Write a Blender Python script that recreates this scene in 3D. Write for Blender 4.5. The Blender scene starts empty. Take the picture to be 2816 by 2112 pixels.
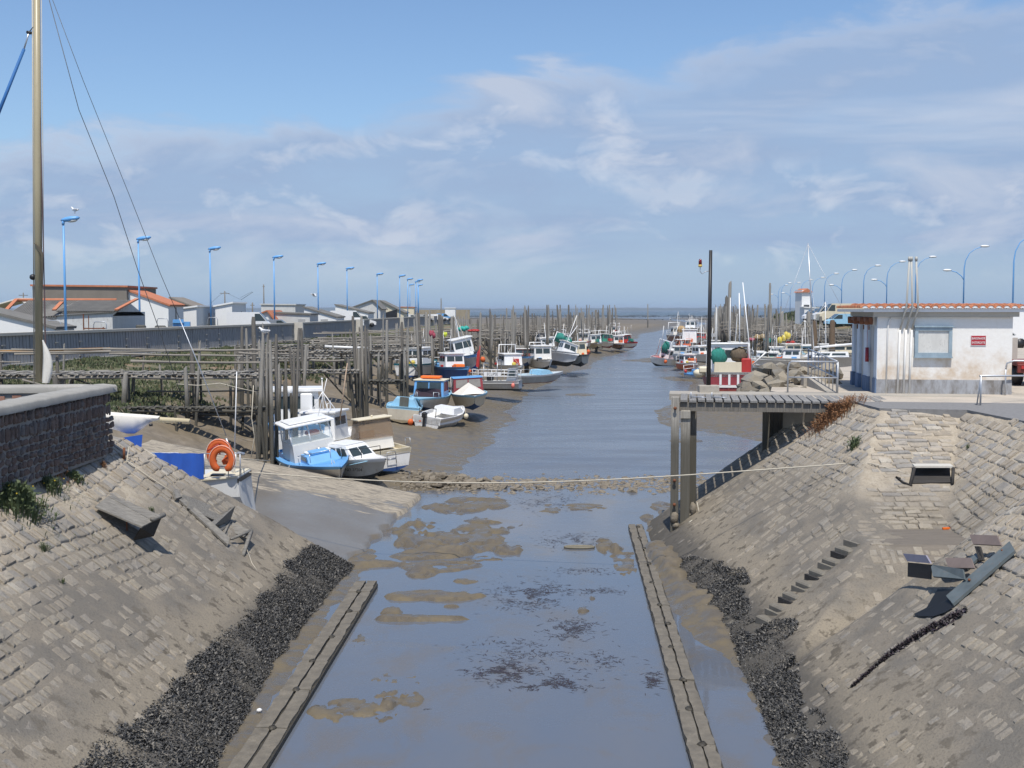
import bpy, bmesh, math, random
import numpy as np
from mathutils import Vector, Matrix, Euler
random.seed(7); RS = np.random.RandomState(5)
C = bpy.context.scene.collection
# ---------------- camera, sky, sun, exposure ----------------
F, CU, CV, PITCH, EYE = 3310.0, 1408.0, 1056.0, math.radians(3.54), 2.6
cam_d = bpy.data.cameras.new('camera'); cam = bpy.data.objects.new('camera', cam_d); C.objects.link(cam)
cam.location = (0, 0, EYE); cam.rotation_euler = (math.radians(90) - PITCH, 0, 0)
cam_d.sensor_width = 36.0; cam_d.lens = 36.0 * F / 2816.0; cam_d.clip_start = 0.5; cam_d.clip_end = 30000
bpy.context.scene.camera = cam
SUN_AZ, SUN_EL = math.radians(181), math.radians(64)
world = bpy.data.worlds.new("World"); bpy.context.scene.world = world; world.use_nodes = True
def build_world():
    nt = world.node_tree; N = nt.nodes; L = nt.links; N.clear()
    out = N.new('ShaderNodeOutputWorld'); bg = N.new('ShaderNodeBackground'); bg.inputs[1].default_value = 0.10
    sky = N.new('ShaderNodeTexSky'); sky.sky_type = 'NISHITA'; sky.sun_disc = False
    sky.sun_elevation = SUN_EL; sky.sun_rotation = SUN_AZ; sky.air_density = 1.0; sky.dust_density = 0.6; sky.ozone_density = 1.6
    tc = N.new('ShaderNodeTexCoord'); sep = N.new('ShaderNodeSeparateXYZ'); L.new(tc.outputs['Generated'], sep.inputs[0])
    def M(op, a, b=None, c=None, clamp=False):
        n = N.new('ShaderNodeMath'); n.operation = op; n.use_clamp = clamp
        for i, v in enumerate((a, b, c)):
            if v is None: continue
            if isinstance(v, (int, float)): n.inputs[i].default_value = v
            else: L.new(v, n.inputs[i])
        return n.outputs[0]
    X, Y, Z = sep.outputs
    zc = M('MAXIMUM', Z, 0.0)
    den = M('ADD', zc, 0.07)
    px = M('DIVIDE', X, den); py = M('DIVIDE', Y, den)
    comb = N.new('ShaderNodeCombineXYZ'); L.new(px, comb.inputs[0]); L.new(py, comb.inputs[1])
    def noise(vec, scale, detail, rough, dist=0.0):
        n = N.new('ShaderNodeTexNoise'); n.inputs['Scale'].default_value = scale; n.inputs['Detail'].default_value = detail
        n.inputs['Roughness'].default_value = rough; n.inputs['Distortion'].default_value = dist; L.new(vec, n.inputs['Vector']); return n.outputs[0]
    n1 = noise(comb.outputs[0], 0.55, 7, 0.55, 0.25)
    n2 = noise(comb.outputs[0], 1.7, 6, 0.6, 0.3)
    # cauliflower puffs, vertical structure kept by mapping on direction itself
    mp = N.new('ShaderNodeMapping'); mp.inputs['Scale'].default_value = (1.0, 1.0, 2.6); L.new(tc.outputs['Generated'], mp.inputs[0])
    n3 = noise(mp.outputs[0], 6.5, 8, 0.58, 0.4)
    n4 = noise(mp.outputs[0], 2.2, 3, 0.5, 0.2)
    mpb = N.new('ShaderNodeMapping'); mpb.inputs['Scale'].default_value = (.8, .8, 7.0); mpb.inputs['Location'].default_value = (.2, .1, .01); L.new(tc.outputs['Generated'], mpb.inputs[0])
    # cloud bank: below a slanting soft edge it covers, above it clears
    edge = M('ADD', M('MULTIPLY', X, 0.16), 0.185)
    edge = M('ADD', edge, M('MULTIPLY', M('SUBTRACT', n3, 0.5), 0.11))
    edge = M('ADD', edge, M('MULTIPLY', M('SUBTRACT', n4, 0.5), 0.10))
    bank = M('MULTIPLY', M('SUBTRACT', edge, Z), 46.0, clamp=True)
    low = M('MULTIPLY', M('SUBTRACT', Z, 0.006), 20.0, clamp=True)
    body = M('MULTIPLY_ADD', n1, 1.1, M('MULTIPLY', n3, 0.9))
    body = M('MULTIPLY', M('SUBTRACT', body, 0.62), 1.9, clamp=True)
    dens = M('MULTIPLY', M('MULTIPLY', bank, low), M('MULTIPLY_ADD', body, 0.40, 0.56), clamp=True)
    wisps = M('MULTIPLY', M('SUBTRACT', n2, 0.60), 1.2, clamp=True)
    dens = M('MAXIMUM', dens, M('MULTIPLY', wisps, 0.5))
    band = noise(mpb.outputs[0], 3.0, 6, 0.55, 0.3)
    br = M('MULTIPLY', M('SUBTRACT', M('MAXIMUM', n3, M('ADD', band, -0.02)), 0.53), 6.0, clamp=True)
    rim = M('SUBTRACT', 1.0, M('MULTIPLY', M('ABSOLUTE', M('SUBTRACT', M('SUBTRACT', edge, Z), 0.014)), 55.0), clamp=True)
    rim = M('MULTIPLY', rim, M('MULTIPLY', M('SUBTRACT', n4, 0.36), 5.0, clamp=True))
    mpp = N.new('ShaderNodeMapping'); mpp.inputs['Scale'].default_value = (1.0, 1.0, 2.0); mpp.inputs['Location'].default_value = (1.3, 0.1, .2); L.new(tc.outputs['Generated'], mpp.inputs[0])
    pf = noise(mpp.outputs[0], 15.0, 7, 0.55, 0.35); gate = M('MULTIPLY', M('SUBTRACT', noise(mpp.outputs[0], 3.2, 3, 0.5, 0.3), 0.45), 7.0, clamp=True)
    pf = M('MULTIPLY', M('MULTIPLY', M('SUBTRACT', pf, 0.52), 8.0, clamp=True), gate)
    br = M('MAXIMUM', br, M('MULTIPLY', pf, 1.25))
    br = M('MAXIMUM', M('MULTIPLY', br, 0.75), M('MULTIPLY', rim, M('MULTIPLY', n3, 1.5)), clamp=True)
    cc = N.new('ShaderNodeMix'); cc.data_type = 'RGBA'; L.new(br, cc.inputs[0])
    cc.inputs[6].default_value = (2.6, 3.45, 5.0, 1); cc.inputs[7].default_value = (4.4, 4.85, 5.8, 1)
    tint = N.new('ShaderNodeMix'); tint.data_type = 'RGBA'; tint.blend_type = 'MULTIPLY'; tint.inputs[0].default_value = 1.0
    L.new(sky.outputs[0], tint.inputs[6]); tint.inputs[7].default_value = (0.84, 0.95, 1.08, 1)
    hz = N.new('ShaderNodeMix'); hz.data_type = 'RGBA'; hf = M('MULTIPLY', M('POWER', 2.718, M('MULTIPLY', zc, -13.0)), 0.92); L.new(hf, hz.inputs[0])
    L.new(tint.outputs[2], hz.inputs[6]); hz.inputs[7].default_value = (2.5, 3.6, 5.25, 1)
    mx = N.new('ShaderNodeMix'); mx.data_type = 'RGBA'; L.new(dens, mx.inputs[0]); L.new(hz.outputs[2], mx.inputs[6]); L.new(cc.outputs[2], mx.inputs[7])
    L.new(mx.outputs[2], bg.inputs[0]); L.new(bg.outputs[0], out.inputs[0])
build_world()
sun_d = bpy.data.lights.new('sun', 'SUN'); sun_d.energy = 3.6; sun_d.angle = math.radians(0.53); sun_d.color = (1.0, 0.95, 0.87)
sun = bpy.data.objects.new('sun', sun_d); C.objects.link(sun)
to_sun = Vector((math.sin(SUN_AZ) * math.cos(SUN_EL), math.cos(SUN_AZ) * math.cos(SUN_EL), math.sin(SUN_EL)))
sun.rotation_euler = to_sun.to_track_quat('Z', 'Y').to_euler(); sun.location = (0, -20, 60)
vs = bpy.context.scene.view_settings
vs.view_transform = 'Standard'; vs.look = 'None'; vs.exposure = 0.38; vs.gamma = 1.0; vs.use_curve_mapping = False
# ---------------- projection helpers (photo pixel -> place) ----------------
cp, sp = math.cos(PITCH), math.sin(PITCH)
def ray(u, v):
    r, t = (u - CU) / F, -(v - CV) / F
    return Vector((r, cp + t * sp, -sp + t * cp))
def aty(u, v, Y):
    d = ray(u, v); return Vector((0, 0, EYE)) + d * (Y / d.y)
def atz(u, v, z):
    d = ray(u, v); return Vector((0, 0, EYE)) + d * ((z - EYE) / d.z)
def hit(u, v, hf, y0=10.0, y1=120.0):
    d = ray(u, v); Y = y0
    while Y < y1:
        p = aty(u, v, Y)
        if p.z <= float(hf(np.array([p.x]), np.array([Y]))[0]): return p
        Y += 0.03
    return aty(u, v, y1)
# ---------------- numpy noise ----------------
_tab = np.random.RandomState(11).rand(256, 256)
def vnoise(x, y):
    xi = np.floor(x).astype(int); yi = np.floor(y).astype(int); fx = x - xi; fy = y - yi
    fx = fx * fx * (3 - 2 * fx); fy = fy * fy * (3 - 2 * fy)
    g = lambda a, b: _tab[a & 255, b & 255]
    return (g(xi, yi) * (1 - fx) + g(xi + 1, yi) * fx) * (1 - fy) + (g(xi, yi + 1) * (1 - fx) + g(xi + 1, yi + 1) * fx) * fy
def fbm(x, y, s=1.0, o=4, r=0.5):
    a, t, tot = 1.0, 0.0, 0.0
    for k in range(o):
        t = t + a * vnoise(x * s + 17.3 * k, y * s + 9.1 * k); tot += a; a *= r; s *= 2.03
    return t / tot
def sstep(a, b, x):
    t = np.clip((x - a) / (b - a), 0, 1); return t * t * (3 - 2 * t)
# ---------------- materials ----------------
class NG:
    def __init__(s, name):
        s.m = bpy.data.materials.new(name); s.m.use_nodes = True; s.nt = s.m.node_tree; s.N = s.nt.nodes; s.L = s.nt.links
        s.b = s.N['Principled BSDF']
    def set(s, k, v):
        if isinstance(v, bpy.types.NodeSocket): s.L.new(v, s.b.inputs[k])
        else: s.b.inputs[k].default_value = v
    def math(s, op, a, b=None, clamp=False):
        n = s.N.new('ShaderNodeMath'); n.operation = op; n.use_clamp = clamp
        for i, v in enumerate((a, b)):
            if v is None: continue
            if isinstance(v, (int, float)): n.inputs[i].default_value = v
            else: s.L.new(v, n.inputs[i])
        return n.outputs[0]
    def coord(s, kind='Object', scale=(1, 1, 1)):
        if kind == 'World': o = s.N.new('ShaderNodeNewGeometry').outputs['Position']
        else: o = s.N.new('ShaderNodeTexCoord').outputs[kind]
        m = s.N.new('ShaderNodeMapping'); m.inputs['Scale'].default_value = scale; s.L.new(o, m.inputs[0]); return m.outputs[0]
    def noise(s, vec, scale, detail=5, rough=0.55, dist=0.0):
        n = s.N.new('ShaderNodeTexNoise'); n.inputs['Scale'].default_value = scale; n.inputs['Detail'].default_value = detail
        n.inputs['Roughness'].default_value = rough; n.inputs['Distortion'].default_value = dist; s.L.new(vec, n.inputs['Vector']); return n.outputs[0]
    def ramp(s, fac, a, b):
        return s.math('DIVIDE', s.math('SUBTRACT', fac, a), b - a, clamp=True)
    def mix(s, fac, a, b, mode='MIX'):
        n = s.N.new('ShaderNodeMix'); n.data_type = 'RGBA'; n.blend_type = mode
        for i, v in ((0, fac), (6, a), (7, b)):
            if isinstance(v, bpy.types.NodeSocket): s.L.new(v, n.inputs[i])
            elif i == 0: n.inputs[0].default_value = v
            else: n.inputs[i].default_value = (*v[:3], 1)
        return n.outputs[2]
    def bump(s, h, strength=0.3, dist=0.02):
        n = s.N.new('ShaderNodeBump'); n.inputs['Strength'].default_value = strength; n.inputs['Distance'].default_value = dist
        s.L.new(h, n.inputs['Height']); s.L.new(n.outputs[0], s.b.inputs['Normal'])
    def rnd(s): return s.N.new('ShaderNodeObjectInfo').outputs['Random']
    def attr(s, nm):
        n = s.N.new('ShaderNodeAttribute'); n.attribute_name = nm; return n.outputs['Fac']
_mc = {}; _cols = {}
def paint(name, col, rough=0.45, var=0.18, scale=2.5, metal=0.0, bump=0.0, dirt=(0.16, 0.12, 0.08), dirt_amt=0.35, kind='Object', stretch=(1, 1, .35)):
    """ordinary painted / plastic / metal surface with wear and streaky grime"""
    _cols[name] = col
    if name in _mc: return _mc[name]
    g = NG(name); co = g.coord(kind, stretch)
    n = g.noise(co, scale, 6, 0.6); n2 = g.noise(co, scale * 7, 5, 0.65)
    c = g.mix(g.ramp(n, 0.3, 0.7), tuple(x * (1 - var) for x in col), col)
    d = g.math('MULTIPLY', g.ramp(n2, 0.52, 0.72), dirt_amt)
    d = g.math('MULTIPLY', d, g.ramp(n, 0.40, 0.62))
    c = g.mix(d, c, dirt)
    g.set('Base Color', c); g.set('Roughness', rough); g.set('Metallic', metal)
    if bump: g.bump(n2, bump, 0.01)
    _mc[name] = g.m; return g.m
def wood(name, col, dark, grain=(30, 30, 1.2), rough=0.85, tide=True, rnd=True):
    if name in _mc: return _mc[name]
    g = NG(name); co = g.coord('Object', grain); cw = g.coord('World', (1, 1, 1))
    n = g.noise(co, 1.0, 6, 0.65); n2 = g.noise(cw, 1.6, 4, 0.6)
    c = g.mix(g.ramp(n, 0.35, 0.68), dark, col)
    if rnd: c = g.mix(g.math('MULTIPLY', g.rnd(), 0.32), c, tuple(x * 0.45 for x in col))
    c = g.mix(g.math('MULTIPLY', g.ramp(n2, 0.5, 0.75), 0.5), c, tuple(0.5 * (a + b) for a, b in zip(col, dark)))
    # tide line: wood below the high-water mark is dark and weedy
    z = g.N.new('ShaderNodeSeparateXYZ'); g.L.new(cw, z.inputs[0])
    wet = g.math('MULTIPLY', g.ramp(g.math('ADD', z.outputs[2], g.math('MULTIPLY', n2, -0.9)), -1.0, -1.7), 0.80)
    c = g.mix(wet, c, (0.05, 0.046, 0.032)) if tide else c
    g.set('Base Color', c); g.set('Roughness', rough); g.bump(n, 0.6, 0.015)
    _mc[name] = g.m; return g.m
def glass(name, col=(0.05, 0.07, 0.075), rough=0.08):
    if name in _mc: return _mc[name]
    g = NG(name); n = g.noise(g.coord('Object'), 3, 3)
    g.set('Base Color', g.mix(n, tuple(x * .6 for x in col), col)); g.set('Roughness', rough); _mc[name] = g.m; return g.m
def clear_glass(name, col=(0.75, 0.85, 0.85), a=0.3):
    if name in _mc: return _mc[name]
    g = NG(name); n = g.noise(g.coord('Object'), 4, 4)
    g.set('Base Color', g.mix(n, tuple(x * .9 for x in col), col)); g.set('Roughness', 0.1); g.set('Alpha', a); _mc[name] = g.m; return g.m
# ---------------- mesh building helpers ----------------
class MB:
    """collects shapes, links them as ONE mesh object"""
    def __init__(s): s.v = []; s.f = []; s.mi = []; s.mat = 0; s.sm = []; s.smooth = False
    def add(s, vs, fs):
        o = len(s.v); s.v += [tuple(v) for v in vs]
        for f in fs: s.f.append([i + o for i in f]); s.mi.append(s.mat); s.sm.append(s.smooth)
        return s
    def box(s, c, d, rz=0.0, M=None, taper=(1, 1), bev=0.0):
        hx, hy, hz = d[0] / 2, d[1] / 2, d[2] / 2
        R = Matrix.Rotation(rz, 3, 'Z') if M is None else M
        c = Vector(c)
        if bev <= 0:
            P = []
            for z in (-1, 1):
                for x, y in ((-1, -1), (1, -1), (1, 1), (-1, 1)):
                    tx, ty = (taper if z > 0 else (1, 1)); P.append(c + R @ Vector((x * hx * tx, y * hy * ty, z * hz)))
            return s.add(P, [(3, 2, 1, 0), (4, 5, 6, 7), (0, 1, 5, 4), (1, 2, 6, 5), (2, 3, 7, 6), (3, 0, 4, 7)])
        P = []; b = min(bev, hx * .49, hy * .49, hz * .49)
        for zi, (z, k) in enumerate(((-hz, b), (-hz + b, 0), (hz - b, 0), (hz, b))):
            tx, ty = (1 + (taper[0] - 1) * (z + hz) / (2 * hz), 1 + (taper[1] - 1) * (z + hz) / (2 * hz))
            ax, ay = hx * tx - k, hy * ty - k; q = b * .6
            for x, y in ((-ax + q, -ay), (ax - q, -ay), (ax, -ay + q), (ax, ay - q), (ax - q, ay), (-ax + q, ay), (-ax, ay - q), (-ax, -ay + q)):
                P.append(c + R @ Vector((x, y, z)))
        fs = [tuple(range(7, -1, -1)), tuple(range(24, 32))]
        for l in range(3):
            for i in range(8): fs.append((l * 8 + i, l * 8 + (i + 1) % 8, l * 8 + 8 + (i + 1) % 8, l * 8 + 8 + i))
        return s.add(P, fs)
    def tube(s, p0, p1, r0, r1=None, n=8, cap=True):
        return s.path([p0, p1], [r0, r0 if r1 is None else r1], n, cap)
    def path(s, pts, r, n=6, cap=True):
        pts = [Vector(p) for p in pts]; r = r if isinstance(r, (list, tuple)) else [r] * len(pts)
        vs = []; fs = []; prev = None
        for i, p in enumerate(pts):
            d = (pts[min(i + 1, len(pts) - 1)] - pts[max(i - 1, 0)])
            d = d.normalized() if d.length > 1e-9 else Vector((0, 0, 1))
            if prev is None: a = d.orthogonal().normalized()
            else:
                a = prev - d * prev.dot(d); a = a.normalized() if a.length > 1e-6 else d.orthogonal().normalized()
            prev = a; b = d.cross(a)
            for k in range(n):
                t = 2 * math.pi * k / n; vs.append(p + (a * math.cos(t) + b * math.sin(t)) * r[i])
        for i in range(len(pts) - 1):
            for k in range(n): fs.append((i * n + k, i * n + (k + 1) % n, (i + 1) * n + (k + 1) % n, (i + 1) * n + k))
        if cap: fs.append(tuple(range(n - 1, -1, -1))); fs.append(tuple((len(pts) - 1) * n + k for k in range(n)))
        sm = s.smooth; s.smooth = True; s.add(vs, fs); s.smooth = sm
        return s
    def prism(s, poly, axis_vec):
        a = Vector(axis_vec); n = len(poly); P = [Vector(p) for p in poly]
        return s.add(P + [p + a for p in P], [tuple(range(n - 1, -1, -1)), tuple(range(n, 2 * n))] + [(i, (i + 1) % n, n + (i + 1) % n, n + i) for i in range(n)])
    def quad(s, a, b, c, d): return s.add([a, b, c, d], [(0, 1, 2, 3)])
    def slab(s, a, b, c, d, t):
        """quad with thickness t along its normal"""
        a, b, c, d = map(Vector, (a, b, c, d)); n = (b - a).cross(d - a).normalized() * t
        return s.prism([a, b, c, d], n)
    def blob(s, c, r, n=8, m=6, jit=0.0, seed=0):
        rr = random.Random(seed); vs = []; fs = []
        r = (r, r, r) if isinstance(r, (int, float)) else r
        for i in range(m + 1):
            ph = math.pi * i / m
            for k in range(n):
                t = 2 * math.pi * k / n; j = 1 + rr.uniform(-jit, jit)
                vs.append((c[0] + r[0] * j * math.sin(ph) * math.cos(t), c[1] + r[1] * j * math.sin(ph) * math.sin(t), c[2] + r[2] * j * math.cos(ph)))
        for i in range(m):
            for k in range(n): fs.append((i * n + k, (i + 1) * n + k, (i + 1) * n + (k + 1) % n, i * n + (k + 1) % n))
        sm = s.smooth; s.smooth = True; s.add(vs, fs); s.smooth = sm
        return s
    def mesh(s, name, mats):
        me = bpy.data.meshes.new(name); me.from_pydata(s.v, [], s.f)
        for m in (mats if isinstance(mats, (list, tuple)) else [mats]): me.materials.append(m)
        me.polygons.foreach_set('material_index', s.mi); me.polygons.foreach_set('use_smooth', s.sm); me.update(); return me
    def build(s, name, mats, parent=None, loc=None, world=False):
        me = s.mesh(name, mats); o = bpy.data.objects.new(name, me); C.objects.link(o)
        if parent is not None:
            if world: me.transform(Matrix.Translation(-parent.location))
            o.parent = parent
        elif loc is None and s.v:     # top level: origin at the middle of its base
            a = np.array(s.v); c = Vector(((a[:, 0].min() + a[:, 0].max()) / 2, (a[:, 1].min() + a[:, 1].max()) / 2, a[:, 2].min()))
            me.transform(Matrix.Translation(-c)); o.location = c
        if loc is not None: o.location = loc
        return o
def tag(o, label=None, cat=None, group=None, kind=None):
    if label: o['label'] = label
    if cat: o['category'] = cat
    if group: o['group'] = group
    if kind: o['kind'] = kind
    return o
def empty(name, loc, label=None, cat=None, group=None, rot=(0, 0, 0)):
    o = bpy.data.objects.new(name, None); C.objects.link(o); o.location = loc; o.rotation_euler = rot; o.empty_display_size = .3
    return tag(o, label, cat, group)
def inst(name, me, parent, loc, rot=(0, 0, 0), sc=(1, 1, 1)):
    o = bpy.data.objects.new(name, me); C.objects.link(o)
    if parent is not None: o.parent = parent
    o.location = loc; o.rotation_euler = rot; o.scale = sc; return o
def kids(o): return list(o.children)
def copy_tree(o, parent=None):
    c = o.copy(); C.objects.link(c); c.parent = parent
    for ch in kids(o): copy_tree(ch, c)
    return c
def np_mesh(name, V, Fq, mat, attr=None, smooth=True):
    """numpy verts (n,3), quads (m,4) -> object"""
    me = bpy.data.meshes.new(name); me.vertices.add(len(V)); me.vertices.foreach_set('co', V.astype(np.float32).ravel())
    k = Fq.shape[1]
    me.loops.add(len(Fq) * k); me.loops.foreach_set('vertex_index', Fq.astype(np.int32).ravel())
    me.polygons.add(len(Fq)); me.polygons.foreach_set('loop_start', np.arange(0, len(Fq) * k, k, dtype=np.int32))
    me.polygons.foreach_set('loop_total', np.full(len(Fq), k, dtype=np.int32))
    me.polygons.foreach_set('use_smooth', np.full(len(Fq), smooth))
    for an, av in (attr or {}).items():
        a = me.attributes.new(an, 'FLOAT', 'POINT'); a.data.foreach_set('value', av.astype(np.float32))
    me.materials.append(mat); me.update(calc_edges=True); me.validate()
    o = bpy.data.objects.new(name, me); C.objects.link(o); return o
def grid_faces(nr, nc):
    i = np.arange(nr - 1)[:, None] * nc + np.arange(nc - 1)[None, :]; i = i.ravel()
    return np.stack([i, i + 1, i + nc + 1, i + nc], 1)
# ---------------- terrain functions ----------------
WL = -4.2                                    # low-water level
XLt = np.array([[0, -9], [31, -8], [37, -4.4], [44, -3.4], [48, -2.6], [63, -1.3], [76, -.2], [100, 1.4], [112, 4], [129, 5.4], [139, 8.6], [165, 12.3], [210, 21], [264, 26.8], [340, 37], [450, 62], [600, 92], [800, 104], [3000, 104]])
XRt = np.array([[0, 20], [37, 14], [60, 14.2], [66, 11.3], [70, 9.8], [81, 9.3], [88, 12], [110, 16.5], [134, 19], [173, 20.5], [230, 33], [290, 41], [340, 47], [450, 68], [600, 97], [800, 110], [3000, 110]])
XWt = np.array([[0, -31], [60, -30.3], [69, -29.3], [102, -24.9], [122, -22.3], [157, -20.8], [232, -18.5], [283, -14.7], [300, -14.5], [700, -60], [3000, -2000]])
XL = lambda Y: np.interp(Y, XLt[:, 0], XLt[:, 1]); XR = lambda Y: np.interp(Y, XRt[:, 0], XRt[:, 1]); XW = lambda Y: np.interp(Y, XWt[:, 0], XWt[:, 1])
# shallow mud patches in the lock: (u, v, du, dv, height) measured in a 1000x750 window of the photo
_pt = [(800, 490, 420, 100, .095, .75), (1050, 560, 180, 40, .08, .5), (700, 680, 260, 40, .07, .8), (460, 1480, 160, 60, .06, .9), (1700, 560, 80, 60, .09, .8), (600, 605, 230, 34, .10, .2), (560, 725, 100, 26, .08, .35), (850, 770, 80, 14, .06, .4), (640, 862, 330, 30, .10, .15), (640, 1003, 300, 16, .10, .15), (390, 965, 60, 22, .10, .2),
       (760, 925, 90, 12, .07, .2), (860, 300, 260, 55, .09, .5), (1100, 590, 90, 22, .09, .2), (150, 1560, 300, 110, .06, 1.0), (90, 1130, 150, 60, .05, 1.1), (1610, 880, 36, 24, .08, .2), (1555, 955, 34, 14, .08, .2), (1800, 640, 80, 90, .06, .9),
       (2030, 430, 110, 80, .10, .5), (2040, 640, 90, 130, .09, .5), (340, 670, 200, 22, .10, .3), (450, 1370, 200, 60, .03, 1.2), (1500, 320, 300, 30, .06, .8), (1850, 1330, 160, 16, .03, 1.1), (2080, 330, 100, 60, .08, .6), (500, 480, 60, 100, .06, .8), (900, 640, 200, 30, .05, 1.0)]
PATCH = []
for u, v, du, dv, h, mot in _pt:
    c = atz(900 + u / 2.212, 1250 + v / 2.212, WL); a = atz(900 + (u + du) / 2.212, 1250 + v / 2.212, WL); b = atz(900 + u / 2.212, 1250 + max(v - dv, 5) / 2.212, WL)
    PATCH.append((c.x, c.y, a.x - c.x, b.y - c.y, h, mot))
# shoal beyond the rubble on the right, shoals in the far channel
FAR = [(12.8, 75, 3.6, 9, .16), (18.5, 118, 4, 5, .1), (9, 62, .9, .7, .05), (22, 160, 7, 10, .12), (5.5, 96, 1.5, 2, .05)]
def toeL(Y): return -4.25 + .25 * np.sin(Y * .21)
def xtR(Y): return 4.05 + .016 * np.clip(Y - 17, 0, 30) + .25 * np.sin(Y * .3 + 1)
def T(X, Y):
    n1 = fbm(X, Y, .35, 4); n2 = fbm(X + 40, Y, 2.2, 4)
    wav = (fbm(Y, Y * 0 + 3, .11, 3) - .5) * np.clip((Y - 44) / 20, 0, 1) * 2.5
    el = XL(Y) - X + wav; er = X - XR(Y) + wav
    wd = np.clip((Y - 250) / 300, 0, 1)
    er = er - 8.5 * sstep(80, 96, Y) * sstep(165, 138, Y) * sstep(1, 10, er)
    prof = lambda e: np.interp(e, [-6, -1.5, 0, 5.5, 8, 13, 17, 26], [-.55, -.22, 0, .48, 1.0, 2.75, 3.05, 3.45])
    profr = lambda e: np.interp(e, [-6, -1.5, 0, 6, 9, 14, 20, 30], [-.55, -.22, 0, .42, 1.2, 2.7, 3.3, 4.2])
    zl = prof(el) * (1 - wd) + wd * np.interp(el, [-6, 0, 14, 40], [-.5, 0, .35, .6]); zr = profr(er) * (1 - wd) + wd * np.interp(er, [-6, 0, 14, 40], [-.5, 0, .35, .6])
    z = WL + np.where(X < (XL(Y) + XR(Y)) / 2, zl, zr)
    # mud relief: gullies on the slopes, ripples on the flats
    slope = sstep(-0.5, 7, np.maximum(el, er))
    z = z + (n1 - .5) * (.10 + .55 * slope * (1 - wd)) + (n2 - .5) * (.05 + .16 * slope)
    # far mudflat and the open sea
    z = z + sstep(700, 1400, Y) * -1.2
    # lock floor
    fl = WL - .058 + (fbm(X, Y, 1.1, 4) - .5) * .05
    for cx, cy, rx, ry, h, mot in PATCH:
        q = ((X - cx) / rx) ** 2 + ((Y - cy) / ry) ** 2 + (fbm(X + cx, Y, .9, 4) - .5) * 2.0
        fl = fl + h * 1.5 * (1 - sstep(.55, 1.15, q)) * (1 - mot * 1.3 * sstep(.47, .63, fbm(X, Y * .8 + cy, 4.2 if mot > .85 else 2.1, 4, .6)))
    fl = fl + (.10 * sstep(.75, .05, X - toeL(Y) ) + .20 * sstep(1.0, .0, xtR(Y) - X) * sstep(22, 26, Y) + .06 * sstep(.5, .0, xtR(Y) - X)) * (.45 + 1.1 * fbm(X, Y, 2.2, 3)) * sstep(35, 33, Y)
    lock = sstep(47, 45, Y) * sstep(-9, -7.5, X + np.clip(Y - 33, 0, 9) * -.32 + 3) * (1 - sstep(9, 12, X))
    z = z * (1 - lock) + fl * lock
    # under the rubble weir and shoals
    z = z + .22 * np.exp(-((Y - 47 - .08 * X) / 1.6) ** 2) * sstep(-7, -4, X) * sstep(13, 9, X)
    for cx, cy, rx, ry, h in FAR:
        q = ((X - cx) / rx) ** 2 + ((Y - cy) / ry) ** 2 + (n1 - .5) * 1.2
        z = np.maximum(z, WL - .1 + (h + .1) * (1 - sstep(.5, 1.2, q)) + (n2 - .5) * .05)
    # grassed dike on the right
    dk = np.exp(-((er - 33) / 11) ** 2) * sstep(95, 120, Y) * sstep(420, 300, Y)
    z = z + dk * (1.7 + 1.0 * fbm(X, Y, .05, 2) + .5 * n1)
    z = np.where((er > 33) & (Y < 600), np.maximum(z, .75), z)
    # hinterland behind the left quay wall
    z = np.where((X < XW(Y) - .2) & (Y > 50) & (Y < 650), .15, z)
    z = np.where((X < -9.6) & (Y < 29.5), -.6, z)
    return z
NY, NX = 1150, 430
yy = 13.0 * (2600 / 13.0) ** (np.arange(NY) / (NY - 1.0))
yy = np.concatenate([yy, np.geomspace(2700, 14000, 12)]); NY = len(yy)
ss = np.linspace(-1, 1, NX); ss = np.sign(ss) * (np.abs(ss) * .8 + .2 * np.abs(ss) ** 3)
GX = ss[None, :] * (0.60 * yy[:, None] + 2.0); GY = np.repeat(yy[:, None], NX, 1)
GZ = T(GX, GY)
# ---------------- ground material ----------------
def ground_mat():
    g = NG('tidal_mud'); w = g.coord('World'); sep = g.N.new('ShaderNodeSeparateXYZ'); g.L.new(w, sep.inputs[0]); z = sep.outputs[2]
    n1 = g.noise(w, .30, 6, .6); n2 = g.noise(w, 2.3, 6, .62, .3); n3 = g.noise(w, 14, 5, .6)
    wet = g.ramp(g.math('ADD', z, g.math('MULTIPLY', n2, -.55)), -3.55, -4.48)
    mud = g.mix(g.ramp(n2, .3, .7), (.130, .108, .080), (.215, .180, .135))
    mud = g.mix(g.ramp(n1, .45, .7), mud, (.155, .120, .070))
    wetc = g.mix(g.ramp(n2, .35, .65), (.105, .090, .068), (.150, .118, .068))
    c = g.mix(wet, mud, wetc)
    # plants grow only on the high marsh and the dike
    hi = g.ramp(g.math('ADD', z, g.math('MULTIPLY', n1, .9)), -1.15, -.75)
    gr = g.mix(g.ramp(n2, .35, .65), (.075, .085, .035), (.135, .125, .065))
    gr = g.mix(g.ramp(n1, .52, .66), gr, (.26, .17, .11))
    c = g.mix(g.math('MULTIPLY', hi, g.ramp(n2, .36, .46)), c, gr)
    c = g.mix(g.math('MULTIPLY', g.ramp(n3, .5, .75), .3), c, (.07, .06, .045))
    g.set('Base Color', c)
    pud = g.math('MULTIPLY', wet, g.ramp(n2, .52, .44))
    g.set('Roughness', g.math('SUBTRACT', .85, g.math('ADD', g.math('MULTIPLY', wet, .33), g.math('MULTIPLY', pud, .34))))
    g.bump(g.math('ADD', n2, g.math('MULTIPLY', n3, .5)), .35, .05); return g.m
MUD = ground_mat()
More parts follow.
